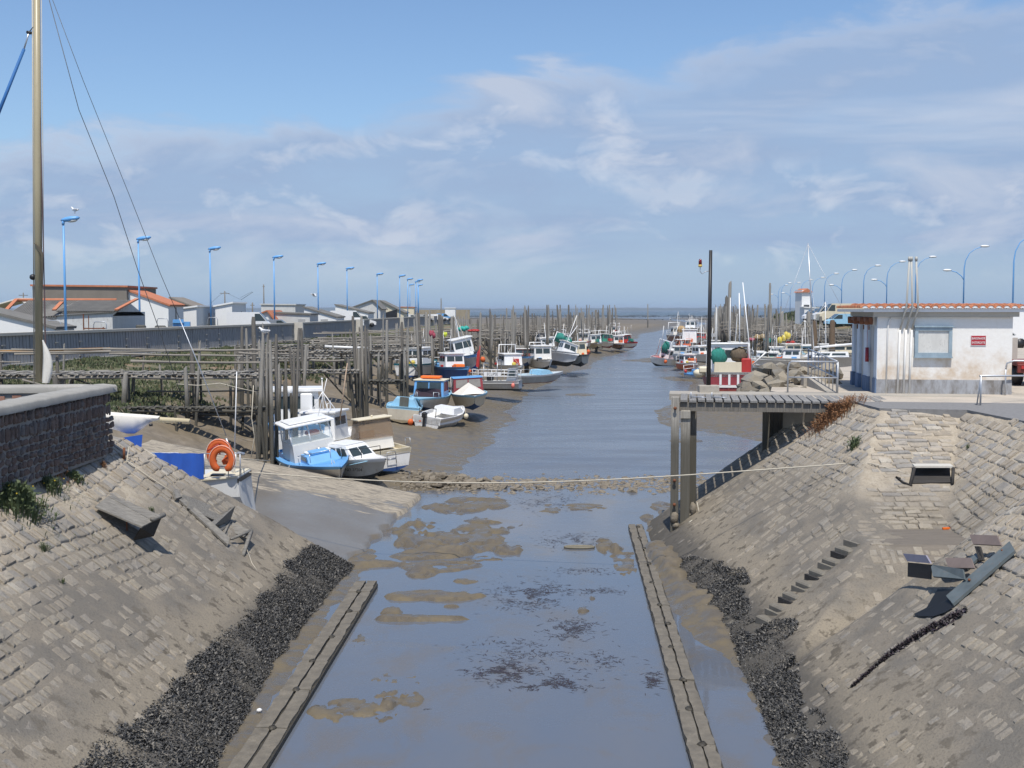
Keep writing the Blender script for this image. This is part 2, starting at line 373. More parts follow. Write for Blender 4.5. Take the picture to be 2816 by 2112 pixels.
gnd = np_mesh('ground', np.stack([GX.ravel(), GY.ravel(), GZ.ravel()], 1), grid_faces(NY, NX), MUD); tag(gnd, kind='structure')
# ---------------- water ----------------
def water_mat():
    g = NG('harbour_water'); w = g.coord('World', (1, .55, 1)); n = g.noise(w, 3.2, 4, .55, .3); n2 = g.noise(w, .45, 4, .6)
    sep = g.N.new('ShaderNodeSeparateXYZ'); g.L.new(g.coord('World'), sep.inputs[0]); y = sep.outputs[1]
    n4 = g.noise(g.coord('World', (.12, .5, 1)), 1.0, 5, .6)
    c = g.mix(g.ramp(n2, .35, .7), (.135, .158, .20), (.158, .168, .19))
    c = g.mix(g.ramp(y, 46, 80), c, (.175, .20, .235)); c = g.mix(g.ramp(y, 900, 1500), c, (.035, .075, .095))  # lighter outside the lock: sky reflected by ruffled water put into the colour
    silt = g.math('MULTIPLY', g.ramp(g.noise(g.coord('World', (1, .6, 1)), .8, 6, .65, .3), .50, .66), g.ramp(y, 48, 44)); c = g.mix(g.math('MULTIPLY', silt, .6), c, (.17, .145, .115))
    g.set('Base Color', c); g.set('IOR', 1.33); g.set('Specular IOR Level', .75)
    calm = g.ramp(y, 40, 52)                         # sheltered in the lock, ruffled by wind outside
    g.set('Roughness', g.math('ADD', .05, g.math('MULTIPLY', calm, g.math('ADD', .14, g.math('MULTIPLY', g.ramp(n4, .4, .6), .16)))))
    b = g.N.new('ShaderNodeBump'); b.inputs['Distance'].default_value = .06
    st = g.math('ADD', .035, g.math('MULTIPLY', calm, g.math('ADD', .18, g.math('MULTIPLY', g.ramp(n4, .42, .58), .25))))
    g.L.new(st, b.inputs['Strength']); g.L.new(n, b.inputs['Height']); g.L.new(b.outputs[0], g.b.inputs['Normal'])
    # silty water: clear at the very edge, opaque with a little depth
    g.set('Alpha', .80)
    return g.m
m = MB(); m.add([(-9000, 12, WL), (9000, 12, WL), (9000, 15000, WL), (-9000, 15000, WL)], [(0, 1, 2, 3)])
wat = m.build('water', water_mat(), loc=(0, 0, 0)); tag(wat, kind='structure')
m = MB()                                             # far coast across the bay
rr = random.Random(3); pts = []; x = -5200
while x < 5200:
    pts.append((x, rr.uniform(2, 6) + 14 * max(0, fbm(np.array([x * .0011]), np.array([1.]))[0] - .35))); x += rr.uniform(40, 120)
vs_ = [(x, 8200, WL - 1) for x, h in pts] + [(x, 8230, h) for x, h in pts] + [(x, 8900, h * 1.3 + 4) for x, h in pts] + [(x, 9600, WL - 1) for x, h in pts]; n = len(pts)
m.add(vs_, [(r * n + i, r * n + i + 1, (r + 1) * n + i + 1, (r + 1) * n + i) for r in range(3) for i in range(n - 1)])
far = m.build('distant_hills', paint('far_land', (.045, .075, .06), .9, .3, .01, dirt_amt=.2), loc=(0, 0, 0)); tag(far, kind='structure')
m = MB()                                             # oyster tables: long low dark racks at the edge of the sea
for k, (y, a, b_) in enumerate([(1010, -160, 420), (1090, -300, 420), (1180, -200, 500), (1300, -420, 520), (820, -60, 10), (760, 60, 330)]):
    x = a
    while x < b_:
        L_ = rr.uniform(14, 60); m.box((x + L_ / 2, y + rr.uniform(-8, 8), WL + .75), (L_, 3.0, .28)); 
        for q in range(int(L_ / 5)): m.box((x + q * 5, y, WL + .2), (.25, 2.6, 1.0))
        x += L_ + rr.uniform(2, 14)
rk = m.build('oyster_racks', paint('rack_dark', (.05, .05, .045), .9), loc=(0, 0, 0)); tag(rk, 'long low dark oyster racks standing in rows far out on the mudflat', 'racks', kind='stuff')

# ---------------- stone banks of the lock ----------------
SL = .75
def hL(X, Y):
    z = WL + SL * (toeL(Y) - X)
    z = np.minimum(z, -.42 + .07 * (Y - 24) * 0)
    edge = 28.6 + np.clip(X + 9.5, 0, 9) * .55       # the bank turns away here
    z = z - np.clip(Y - edge, 0, 99) * 1.1
    return z
def hR_parts(X, Y):
    A = WL + SL * (X - xtR(Y)); sh = 2.1 * sstep(20.6, 24.3, Y)
    Cc = WL + SL * (X - xtR(Y) - sh)
    Lz = np.where(Y > 25.4, -2.1 + (Y - 25.4) * .345, np.where(Y > 23.8, -2.1, -2.1 - (23.8 - Y) * .62))
    return A, Cc, Lz
def hR(X, Y):
    A, Cc, Lz = hR_parts(X, Y)
    z = np.minimum(np.minimum(A, np.maximum(Cc, Lz)), 0.0)
    return z - np.clip(Y - (38.05 - .1 * (X - 5)), 0, 99) * 1.4
def bank_mat(name, dk=1.0, part=False):
    g = NG(name); w = g.coord('World'); sep = g.N.new('ShaderNodeSeparateXYZ'); g.L.new(w, sep.inputs[0]); z = sep.outputs[2]
    n1 = g.noise(w, .45, 5, .6); n2 = g.noise(w, 3.0, 6, .65); n3 = g.noise(w, 22, 5, .7); n5 = g.noise(w, 1.1, 4, .6)
    r = g.rnd() if part else g.attr('tone')
    st = g.mix(g.ramp(r, 0, .55), (.31, .26, .195), (.43, .375, .30)); st = g.mix(g.ramp(r, .55, .8), st, (.27, .255, .235)); st = g.mix(g.ramp(r, .93, .97), st, (.50, .45, .37))
    st = g.mix(g.math('MULTIPLY', g.ramp(n2, .45, .7), .6), st, (.17, .155, .135))
    # tidal mud film: pale when dry, brown-grey when damp, follows the tide height
    zz = g.math('ADD', z, g.math('MULTIPLY', g.math('SUBTRACT', n1, .5), 1.5))
    film = g.math('MULTIPLY', g.ramp(zz, -1.0, -1.9), g.ramp(n2, .74, .46), clamp=True)
    mudc = g.mix(g.ramp(n5, .42, .58), (.205, .18, .145), (.275, .24, .185)); mudc = g.mix(g.ramp(zz, -2.75, -3.15), mudc, (.29, .245, .18))
    mudc = g.mix(g.math('MULTIPLY', g.ramp(n2, .55, .62), g.ramp(zz, -2.5, -3.2)), mudc, (.125, .105, .078))
    mudc = g.mix(g.ramp(z, -3.7, -4.1), mudc, (.10, .088, .062)); mudc = g.mix(g.math('MULTIPLY', g.ramp(g.math('ADD', z, g.math('MULTIPLY', n2, .5)), -3.15, -3.45), .6), mudc, (.06, .056, .05))
    c = g.mix(g.math('MULTIPLY', film, .88 if not part else .8), st, mudc)
    c = g.mix(g.math('MULTIPLY', g.ramp(n3, .52, .7), .45), c, (.09, .08, .068))
    c = g.mix(g.math('MULTIPLY', g.ramp(n3, .36, .25), .5), c, (.44, .39, .31))
    n7 = g.noise(w, .9, 5, .7, .4); c = g.mix(g.math('MULTIPLY', g.ramp(n7, .60, .74), .20), c, (.12, .12, .07)); c = g.mix(g.math('MULTIPLY', g.ramp(n7, .42, .28), .25), c, (.12, .10, .085))
    g.set('Base Color', c); g.set('Roughness', .92); g.bump(g.math('ADD', n3, n2), .7, .03); return g.m
BANKS, BANKP = bank_mat('bank_stone'), bank_mat('bank_stone_single', part=True)
def joint_mat():
    g = NG('bank_mortar'); w = g.coord('World'); sep = g.N.new('ShaderNodeSeparateXYZ'); g.L.new(w, sep.inputs[0]); z = sep.outputs[2]
    n1 = g.noise(w, .45, 5, .6); n2 = g.noise(w, 3.5, 6, .65); n3 = g.noise(w, 25, 4, .7); n5 = g.noise(w, 1.1, 4, .6)
    zz = g.math('ADD', z, g.math('MULTIPLY', g.math('SUBTRACT', n1, .5), 1.5))
    top = g.mix(g.ramp(n2, .35, .65), (.34, .285, .21), (.45, .39, .30))
    mid = g.mix(g.ramp(n5, .42, .58), (.165, .148, .122), (.22, .19, .148)); mid = g.mix(g.ramp(zz, -2.75, -3.15), mid, (.25, .213, .158)); mid = g.mix(g.math('MULTIPLY', g.ramp(n2, .54, .60), g.ramp(zz, -2.4, -3.1)), mid, (.115, .096, .070))
    c = g.mix(g.ramp(zz, -1.0, -1.9), top, mid); c = g.mix(g.ramp(z, -3.75, -4.1), c, (.12, .10, .062)); c = g.mix(g.math('MULTIPLY', g.ramp(g.math('ADD', z, g.math('MULTIPLY', n2, .5)), -3.1, -3.4), .75), c, (.06, .056, .05))
    c = g.mix(g.math('MULTIPLY', g.ramp(n3, .5, .7), .5), c, (.07, .06, .05))
    g.set('Base Color', c); g.set('Roughness', .93); g.bump(g.math('ADD', n3, n2), .6, .03); return g.m
JOINT = joint_mat()
def bank_sheet(name, hf, x0, x1, y0, y1, side):
    nx, ny = int((x1 - x0) / .075), int((y1 - y0) / .085)
    xs = np.linspace(x0, x1, nx); ys = np.linspace(y0, y1, ny); X, Y = np.meshgrid(xs, ys); Z = hf(X, Y)
    Z = Z + mudthick(X, Y, Z) + (fbm(X, Y, 1.3, 4) - .5) * .06
    o = np_mesh(name, np.stack([X.ravel(), Y.ravel(), Z.ravel()], 1), grid_faces(ny, nx), JOINT); tag(o, kind='structure'); return o
def mudthick(X, Y, Z):
    """how deep the dried silt lies over the joints"""
    n = fbm(X + 7, Y, .55, 4); n2 = fbm(X, Y, 2.6, 3)
    t = -.030 + sstep(-1.3, -2.2, Z + (n - .5) * 2.0) * .036 + sstep(-2.4, -3.1, Z + (n - .5)) * .022
    return t + (n2 - .5) * .045
bank_left = bank_sheet('stone_bank', hL, -10.2, -3.6, 12.5, 36, -1)
bank_right = bank_sheet('stone_bank', hR, 3.4, 15.0, 11.5, 40, 1)
def gen_stones(hf, rows, yr, horiz=False, keep=None, cw=.27, sl=(.14, .30), seed=1):
    """courses of setts laid on the slope; returns centres, sizes, tones and corner offsets"""
    rs = np.random.RandomState(seed); out = []
    pos = rows[0] * cw
    while pos < rows[1] * cw:
        t = yr[0] + rs.rand() * .2; rw = cw * rs.choice((.72, .9, 1.0, 1.15, 1.3))
        while t < yr[1]:
            l = rs.uniform(*sl) * (1.9 if rs.rand() < .10 else 1.0); w = rw * rs.uniform(.80, 1.0)
            if horiz: out.append((t + l / 2, pos + rw / 2, l, w))
            else: out.append((pos + rw / 2, t + l / 2, w, l))
            t += l + rs.uniform(.012, .03)
        pos += rw
    S = np.array(out); cx, cy, sx, sy = S.T
    wob = (fbm(cx * .3, cy * .25, 1, 2) - .5) * .9
    if horiz: cy = cy + wob * .35
    else: cx = cx + wob * .55
    k = np.ones(len(cx), bool) if keep is None else keep(cx, cy)
    return cx[k], cy[k], sx[k], sy[k]
def stones_to_scene(parent, hf, cx, cy, sx, sy, seed, nsingle=300):
    rs = np.random.RandomState(seed); n = len(cx)
    gap = .016; tone = rs.rand(n); prot = rs.uniform(-.014, .027, n) + np.where(tone > .93, .01, 0)
    prot = np.where(rs.rand(n) < .05, -.05, prot)
    z0 = hf(cx, cy); tl = rs.uniform(-.05, .05, (n, 2))
    # which show largest in the picture: nearest ones inside the frame
    u = CU + F * cx / cy; dep = cy; vis = (u > -60) & (u < 2880); drop = (EYE - z0) / cy; vis &= drop < .395
    vis &= z0 > WL + .3
    curv = np.abs(hf(cx - .18, cy) + hf(cx + .18, cy) - 2 * z0) + np.abs(hf(cx, cy - .18) + hf(cx, cy + .18) - 2 * z0); score = np.where(vis & (curv < .012), sx * sy / dep ** 2 * drop, 0); order = np.argsort(-score); single = np.zeros(n, bool); single[order[:nsingle]] = True
    V = []; Fq = []; TO = []
    m_ = ~single; c = np.stack([cx, cy], 1)[m_]; hx = (sx[m_] / 2 - gap / 2); hy = (sy[m_] / 2 - gap / 2); nn = len(hx); pr = prot[m_]; t2 = tl[m_]
    ring = []
    for lv, (k, dz) in enumerate(((1.0, -.07), (.97, -.012), (.80, 0.0))):
        for a, b in ((-1, -1), (1, -1), (1, 1), (-1, 1)):
            jx = rs.uniform(-.02, .02, nn) if lv == 0 else jx_[(a, b)][0]; jy = rs.uniform(-.02, .02, nn) if lv == 0 else jx_[(a, b)][1]
            if lv == 0: 
                if (a, b) == (-1, -1): jx_ = {}
                jx_[(a, b)] = (jx, jy)
            x = c[:, 0] + a * hx * k + jx; y = c[:, 1] + b * hy * k + jy
            z = hf(x, y) + pr + dz + (a * hx * t2[:, 0] + b * hy * t2[:, 1])
            ring.append(np.stack([x, y, z], 1))
    V = np.stack(ring, 1).reshape(-1, 3)
    base = np.arange(nn)[:, None] * 12
    fq = []
    for l in range(2):
        for i in range(4): fq.append(np.concatenate([base + l * 4 + i, base + l * 4 + (i + 1) % 4, base + l * 4 + 4 + (i + 1) % 4, base + l * 4 + 4 + i], 1))
    fq.append(np.concatenate([base + 8, base + 9, base + 10, base + 11], 1))
    Fq = np.concatenate(fq, 0); at = np.repeat(tone[m_], 12)
    o = np_mesh('stones', V, Fq, BANKS, {'tone': at}, smooth=False); tag(o, kind='stuff'); o.parent = parent
    # single stones: shared meshes, one object each
    protos = []
    for q in range(8):
        r = random.Random(q); mb = MB(); P = []
        jit = [(r.uniform(-.06, .06), r.uniform(-.06, .06)) for _ in range(8)]
        an = [(-.5, -.44), (-.40, -.5), (.42, -.5), (.5, -.40), (.5, .42), (.40, .5), (-.42, .5), (-.5, .40)]
        for k, dz in ((1.0, -1.0), (.98, -.25), (.84, .05)):
            for (a, b), (ja, jb) in zip(an, jit): P.append(((a + ja * .5) * k, (b + jb * .5) * k, dz + (r.uniform(-.15, .15) if k < .9 else 0)))
        P.append((r.uniform(-.1, .1), r.uniform(-.1, .1), .22))
        fs = [(l * 8 + i, l * 8 + (i + 1) % 8, l * 8 + 8 + (i + 1) % 8, l * 8 + 8 + i) for l in range(2) for i in range(8)] + [(16 + i, 16 + (i + 1) % 8, 24) for i in range(8)]
        mb.add(P, fs); protos.append(mb.mesh('stone', BANKP))
    idx = np.where(single)[0]
    for q, i in enumerate(idx):
        x, y = float(cx[i]), float(cy[i]); e = .05
        zx = (hf(np.array([x + e]), np.array([y]))[0] - hf(np.array([x - e]), np.array([y]))[0]) / (2 * e); zy = (hf(np.array([x]), np.array([y + e]))[0] - hf(np.array([x]), np.array([y - e]))[0]) / (2 * e)
        nrm = Vector((-zx, -zy, 1)).normalized(); ax = Vector((1, 0, zx)).normalized(); ay = nrm.cross(ax)
        R = Matrix((ax, ay, nrm)).transposed()
        ob = inst('stone', protos[q % 8], parent, (x, y, float(z0[i]) + float(prot[i])), R.to_euler(), (sx[i] * math.sqrt(1 + zx * zx) - gap, sy[i] - gap, .06))
cx, cy, sx, sy = gen_stones(hL, (-50, -17), (13, 36), cw=.205, sl=(.10, .24), seed=2, keep=lambda x, y: (x > -9.7) & (x < toeL(y) + .1) & (y < 30.5 + np.clip(x + 9.5, 0, 9) * .55))
stones_to_scene(bank_left, hL, cx, cy, sx, sy, 3)
def isB(x, y):
    A, Cc, Lz = hR_parts(x, y); return (Lz < A) & (Lz > Cc) & (y > 23.8)
a = gen_stones(hR, (17, 80), (12.5, 40), cw=.195, sl=(.09, .22), seed=4, keep=lambda x, y: (x > xtR(y) - .1) & (hR(x, y) < -.03) & ~isB(x, y) & (y < 38.4))
b = gen_stones(hR, (145, 200), (6, 13), horiz=True, cw=.16, sl=(.18, .48), seed=5, keep=lambda x, y: isB(x, y) & (hR(x, y) < -.03) & ~((y < 25.5) & (x > 7.6)))
cx, cy, sx, sy = [np.concatenate([p, q]) for p, q in zip(a, b)]
# no setts where the steps are cut in
stA, stB = hit(2345, 1500, hR), hit(2090, 1725, hR)
d_ = (stB - stA); tt = ((cx - stA.x) * d_.x + (cy - stA.y) * d_.y) / (d_.x ** 2 + d_.y ** 2); dist = np.hypot(cx - stA.x - d_.x * tt, cy - stA.y - d_.y * tt)
k = ~((tt > -.02) & (tt < 1.02) & (dist < .30)); cx, cy, sx, sy = cx[k], cy[k], sx[k], sy[k]
k = np.abs(hR(cx - sx / 2, cy) + hR(cx + sx / 2, cy) - 2 * hR(cx, cy)) + np.abs(hR(cx, cy - sy / 2) + hR(cx, cy + sy / 2) - 2 * hR(cx, cy)) < .035; cx, cy, sx, sy = cx[k], cy[k], sx[k], sy[k]
stones_to_scene(bank_right, hR, cx, cy, sx, sy, 6)
# mussels and wrack at the foot of both banks
def flakes(name, n, px, py, hf, label, cat, mats, size=(.022, .06), seed=1, parent=None, flat=False, lift=.02):
    rs = np.random.RandomState(seed); z = hf(px, py) + rs.uniform(0, lift, n)
    th = rs.uniform(0, 2 * np.pi, n); L_ = rs.uniform(*size, n); W_ = L_ * rs.uniform(.3, .6, n) if not flat else L_ * .12
    tilt = rs.uniform(-.9, .9, n) if not flat else rs.uniform(-.05, .05, n); t2 = rs.uniform(-.8, .8, n) if not flat else rs.uniform(-.05, .05, n)
    ax = np.stack([np.cos(th), np.sin(th), tilt], 1) * L_[:, None] / 1; ay = np.stack([-np.sin(th), np.cos(th), t2], 1) * W_[:, None]
    c = np.stack([px, py, z], 1)
    V = np.stack([c - ax, c + ay * .9, c + ax, c - ay * .9], 1).reshape(-1, 3); Fq = np.arange(n * 4).reshape(-1, 4)
    o = np_mesh(name, V, Fq, mats, {'tone': np.repeat(rs.rand(n), 4)}, smooth=False)
    if parent: o.parent = parent
    return tag(o, label, cat, kind='stuff')
def mussel_mat():
    g = NG('mussel_black'); r = g.attr('tone'); c = g.mix(g.ramp(r, 0, .8), (.020, .021, .023), (.075, .073, .07)); c = g.mix(g.ramp(r, .80, .92), c, (.19, .175, .15))
    g.set('Base Color', c); g.set('Roughness', .62); return g.m
MUSS = mussel_mat(); rs = np.random.RandomState(21)
n = 190000; py = rs.uniform(14, 33, n) ** 1.0; q = rs.rand(n) ** 1.15
wdt = (.95 + .30 * sstep(24, 16, py)) * (.75 + .5 * fbm(py, py * 0, .5, 3)) * sstep(33, 30.5, py) * sstep(12, 15, py)
px = toeL(py) + .12 - q * wdt - .10 * rs.rand(n)
k = (fbm(px, py, 1.8, 3) > .02 + .40 * q ** 4); px, py = px[k], py[k]
flakes('mussel_bed', len(px), px, py, hL, 'black mussel bed along the foot of the left stone bank', 'mussels', MUSS, seed=5)
n = 150000; py = rs.uniform(14, 33.5, n); q = rs.rand(n)
wdt = 1.15 * (.4 + .9 * fbm(py, py * 0 + 5, .4, 3)) * sstep(34, 29, py)
px = xtR(py) - .15 + q * wdt
k = (fbm(px * .9, py * .35 + px * .5, 3.6, 3) > .16 + .33 * q ** 1.5); px, py = px[k], py[k]
flakes('mussel_bed', len(px), px, py, hR, 'black mussel clumps in slanting tongues at the foot of the right bank', 'mussels', MUSS, seed=6)
# floating weed in the shallow lock water
def weed_mat():
    g = NG('drift_weed'); r = g.attr('tone'); g.set('Base Color', g.mix(r, (.035, .020, .030), (.055, .050, .045))); g.set('Roughness', .5); return g.m
WEED = weed_mat(); wx, wy = [], []
for u, v, du, dv, nn in [(1330, 285, 190, 65, 2000), (1500, 525, 190, 45, 1400), (1250, 850, 260, 90, 2600), (1480, 1060, 180, 60, 1000), (1080, 1320, 230, 70, 1500), (1330, 1395, 300, 45, 1300), (1980, 1370, 60, 70, 400), (1560, 710, 200, 28, 350), (1200, 1180, 420, 70, 900), (1650, 1250, 200, 70, 450), (620, 1540, 40, 14, 160), (1650, 830, 160, 26, 400)]:
    a_ = rs.randn(nn) * .5; b_ = rs.randn(nn) * .5
    for aa, bb in zip(a_, b_):
        p = atz(900 + (u + aa * du) / 2.212, 1250 + (v + bb * dv) / 2.212, WL); wx.append(p.x); wy.append(p.y)
wx, wy = np.array(wx), np.array(wy); k = (fbm(wx * 1.2, wy, 2.6, 4, .7) > .47) & (rs.rand(len(wx)) < .55); wx, wy = wx[k], wy[k]
wd = flakes('drift_weed', len(wx), wx, wy, lambda a, b: a * 0 + WL + .003, 'dark purple drift weed floating in patches on the shallow lock water', 'seaweed', WEED, size=(.03, .10), seed=9, flat=True, lift=.004)
# ---------------- common materials ----------------
WOODG = wood('weathered_wood', (.45, .42, .365), (.22, .20, .17))
WOODD = wood('dark_wood', (.25, .225, .19), (.11, .10, .085))
WOODP = wood('silvered_planks', (.36, .335, .295), (.19, .17, .15), (1.2, 30, 30))
WOODX = wood('silvered_rail', (.36, .33, .28), (.17, .15, .125), (1.2, 30, 30))
WHITE = paint('white_paint', (.78, .77, .74), .4, .10, dirt=(.35, .27, .18), dirt_amt=.35)
CLEANW = paint('clean_white', (.80, .80, .79), .3, .06, dirt=(.4, .34, .26), dirt_amt=.18)
CREAM = paint('cream_paint', (.72, .64, .47), .5, .12)
BLUEP = paint('light_blue_paint', (.13, .36, .68), .42, .15, dirt=(.2, .2, .2), dirt_amt=.3)
PALEB = paint('pale_blue_paint', (.33, .58, .74), .45, .12, dirt_amt=.3)
DEEPB = paint('deep_blue_cloth', (.012, .085, .42), .75, .25, 3, dirt=(.01, .05, .25))
RED = paint('red_paint', (.48, .035, .03), .45, .2)
MAROON = paint('maroon_paint', (.30, .045, .055), .5, .25, dirt=(.2, .15, .12))
GREYP = paint('grey_paint', (.42, .42, .41), .45, .15)
ALU = paint('aluminium', (.55, .56, .57), .38, .15, metal=.75)
STEEL = paint('galvanised_steel', (.50, .52, .55), .45, .18, metal=.55)
BLACK = paint('black_paint', (.018, .018, .02), .45, .3, dirt=(.06, .05, .04))
RUST = paint('rusty_iron', (.22, .08, .035), .85, .4, 6)
CONC = paint('concrete', (.40, .365, .31), .9, .22, 1.1, bump=.3, dirt=(.17, .15, .12), dirt_amt=.5, stretch=(1, 1, 1))
CONCL = paint('pale_concrete', (.50, .47, .41), .9, .15, 1.3, bump=.25, dirt=(.25, .22, .18), dirt_amt=.45, stretch=(1, 1, 1))
TEAL = paint('teal_net', (.03, .25, .20), .9, .45, 9, bump=.8, dirt=(.02, .1, .09), dirt_amt=.7)
BRNET = paint('brown_net', (.16, .12, .08), .9, .45, 9, bump=.8)
ORANGE = paint('orange_cloth', (.68, .13, .025), .65, .2, 4, dirt=(.3, .06, .02))
ORNG2 = paint('bright_orange', (.85, .17, .015), .5, .1)
SAIL = paint('sail_cloth', (.76, .72, .64), .8, .1, 3, bump=.3)
GLASSD = glass('dark_glass'); GLASSC = clear_glass('screen_glass'); ROPE = paint('pale_rope', (.55, .50, .40), .9, .2, 12)
AF_RED, AF_BLUE, AF_BLK = paint('antifoul_red', (.25, .05, .035), .8, .3), paint('antifoul_blue', (.02, .07, .22), .8, .3), paint('antifoul_dark', (.03, .032, .03), .8, .3)
# ---------------- parapet wall, front left ----------------
wall = empty('parapet_wall', (-9.2, 22, -.6), 'dark rubble stone parapet wall with pale rounded coping at the left edge', 'wall')
m = MB(); m.box((-9.27, 19.4, .05), (.46, 14.6, 1.45)); m.box((-14.2, 26.95, .05), (9.4, .44, 1.45)); m.build('wall_core', paint('wall_mortar', (.27, .255, .235), .95, .3, 3, bump=.5), wall, world=True)
m = MB(); m.smooth = True
def coping(pts, hw):
    P = []
    for (x, y, nx, ny) in pts:
        for a, z in ((-hw, .755), (-hw, .86), (-hw * .9, .905), (0, .925), (hw * .9, .90), (hw, .86), (hw, .745)):
            j = (fbm(np.array([x * 3.]), np.array([y * 3.]))[0] - .5) * .03; P.append((x + nx * a, y + ny * a, z + j))
    n = len(pts); m.add(P, [(i * 7 + k, i * 7 + k + 1, i * 7 + k + 8, i * 7 + k + 7) for i in range(n - 1) for k in range(6)] + [tuple(range(7))] + [tuple((n - 1) * 7 + k for k in range(6, -1, -1))])
coping([(-9.25, y, 1, 0) for y in np.arange(12.5, 27.31, .3)], .31); coping([(x, 26.95, 0, -1) for x in np.arange(-9.4, -19, -.3)], .27)
m.build('coping', paint('coping_mortar', (.36, .345, .31), .9, .25, 2, bump=.4, dirt=(.18, .165, .14), dirt_amt=.6, stretch=(1, 1, 1)), wall, world=True)
g = NG('wall_rubble'); w_ = g.coord('World'); n1 = g.noise(w_, 6, 6, .65); n2 = g.noise(w_, 30, 4, .6)
c_ = g.mix(g.ramp(g.rnd(), 0, .6), (.085, .066, .060), (.15, .10, .078)); c_ = g.mix(g.ramp(g.rnd(), .7, .9), c_, (.15, .13, .12)); c_ = g.mix(g.ramp(n1, .55, .75), c_, (.24, .22, .20)); c_ = g.mix(g.math('MULTIPLY', g.ramp(n2, .55, .7), .5), c_, (.03, .028, .028))
g.set('Base Color', c_); g.set('Roughness', .9); g.bump(g.math('ADD', n1, n2), .8, .03); RUB = g.m
def rock_mesh(name, mat, seed, npt=14, flat=.7, smooth=False):
    r = random.Random(seed); bm = bmesh.new()
    for _ in range(npt):
        v = Vector((r.gauss(0, 1), r.gauss(0, 1), r.gauss(0, 1))).normalized(); bm.verts.new((v.x * .5, v.y * .5, v.z * .5 * flat))
    bmesh.ops.convex_hull(bm, input=bm.verts); me = bpy.data.meshes.new(name); bmesh.ops.recalc_face_normals(bm, faces=bm.faces)
    dead = [v for v in bm.verts if not v.link_faces]; bmesh.ops.delete(bm, geom=dead, context='VERTS')
    bm.to_mesh(me); bm.free(); me.materials.append(mat); return me
wst = []
for q in range(7):
    r = random.Random(40 + q); mb = MB(); an = [(-.5, -.3), (-.3, -.5), (.32, -.5), (.5, -.28), (.5, .3), (.28, .5), (-.3, .5), (-.5, .3)]
    jt = [(r.uniform(-.1, .1), r.uniform(-.1, .1)) for _ in an]; P = []
    for k, dx in ((1, -.5), (.97, .2), (.72, .75)): P += [(dx + (r.uniform(-.25, .25) if k < .9 else 0), (a + ja) * k, (b + jb) * k) for (a, b), (ja, jb) in zip(an, jt)]
    P.append((.95, 0, 0)); mb.add(P, [(l * 8 + i, l * 8 + (i + 1) % 8, l * 8 + 8 + (i + 1) % 8, l * 8 + 8 + i) for l in range(2) for i in range(8)] + [(16 + i, 16 + (i + 1) % 8, 24) for i in range(8)]); wst.append(mb.mesh('stone', RUB))
z = -.62; cnt = 0; r = random.Random(8)
while z < .66:
    h = r.uniform(.11, .17) if z < .1 else r.uniform(.22, .30); y = 19.2 + r.uniform(0, .2)
    if z + h > .80: h = .8 - z
    while y < 26.95 and cnt < 299:
        w = r.uniform(.15, .30) if z < .1 else r.uniform(.12, .21)
        inst('stone', wst[r.randrange(7)], wall, Vector((-9.03, y + w / 2, z + h / 2)) - wall.location, (r.uniform(-.3, .3), 0, 0), (.05 * r.uniform(.3, 1.3), w * r.uniform(.72, .98), h * r.uniform(.75, .97))); cnt += 1
        y += w + .006
    z += h + .008
r = random.Random(9)
mb = MB()
for i in range(26):
    x = -19 + i * .38; mb.box((x, 26.73, .55 + r.uniform(-.04, .04)), (r.uniform(.2, .34), .05, r.uniform(.16, .28)), bev=.03)
mb.build('far_leg_stones', paint('reddish_rubble', (.33, .17, .12), .9, .4, 5), wall, world=True)['kind'] = 'stuff'
tp = MB(); tp.blob((-11.1, 24.7, .35), (.75, .9, .42), 12, 8, .05, 3); tag(tp.build('boat_cover', DEEPB), 'dark blue cover bulging behind the stone parapet at the left edge', 'cover')
# ---------------- slipway ----------------
g = NG('slipway_concrete'); w_ = g.coord('World', (.7, 1.5, 1)); n1 = g.noise(w_, 1.3, 7, .7, .4); n2 = g.noise(g.coord('World'), .35, 4, .5); n3 = g.noise(g.coord('World'), 12, 4)
sep = g.N.new('ShaderNodeSeparateXYZ'); g.L.new(g.coord('World'), sep.inputs[0])
dry = g.ramp(g.math('ADD', g.math('ADD', g.math('MULTIPLY', sep.outputs[1], .17), g.math('MULTIPLY', n1, 1.9)), g.math('MULTIPLY', n2, 1.6)), 8.42, 8.60)
ctr = g.mix(g.ramp(n3, .4, .7), (.165, .148, .12), (.195, .175, .145)); ctr = g.mix(g.math('MULTIPLY', g.ramp(n2, .45, .6), .6), ctr, (.15, .12, .08)); pale = g.mix(g.ramp(n3, .4, .7), (.36, .31, .235), (.29, .25, .19))
pale = g.mix(g.ramp(g.noise(g.coord('World', (.9, 3.2, 1)), 2.2, 6, .65), .50, .58), pale, (.19, .165, .13))
g.set('Base Color', g.mix(dry, ctr, pale)); g.set('Roughness', g.math('ADD', .28, g.math('MULTIPLY', dry, .6))); g.bump(g.math('ADD', n1, n3), .3, .02); SLIP = g.m
hS = lambda X, Y: -4.12 + .205 * (-3.75 + (Y - 36.5) * .1 - X)
ys = np.linspace(30, 43.4, 90); tt = np.linspace(0, 1, 70); X = (-13 + tt[None, :] * (9.2 + (ys[:, None] - 36.5) * .1 + .25 * (fbm(ys, ys * 0, 1.2, 3)[:, None] - .5) * 2)); Y = np.repeat(ys[:, None], 70, 1); Y = Y + (-.02 * (X + 4)) * 0
Z = hS(X, Y) + (fbm(X, Y, 1.4, 4) - .5) * .03; Z[:, -1] -= .3; Z[-1, :] -= .6
slip = np_mesh('slipway', np.stack([X.ravel(), Y.ravel(), Z.ravel()], 1), grid_faces(90, 70), SLIP); tag(slip, kind='structure')
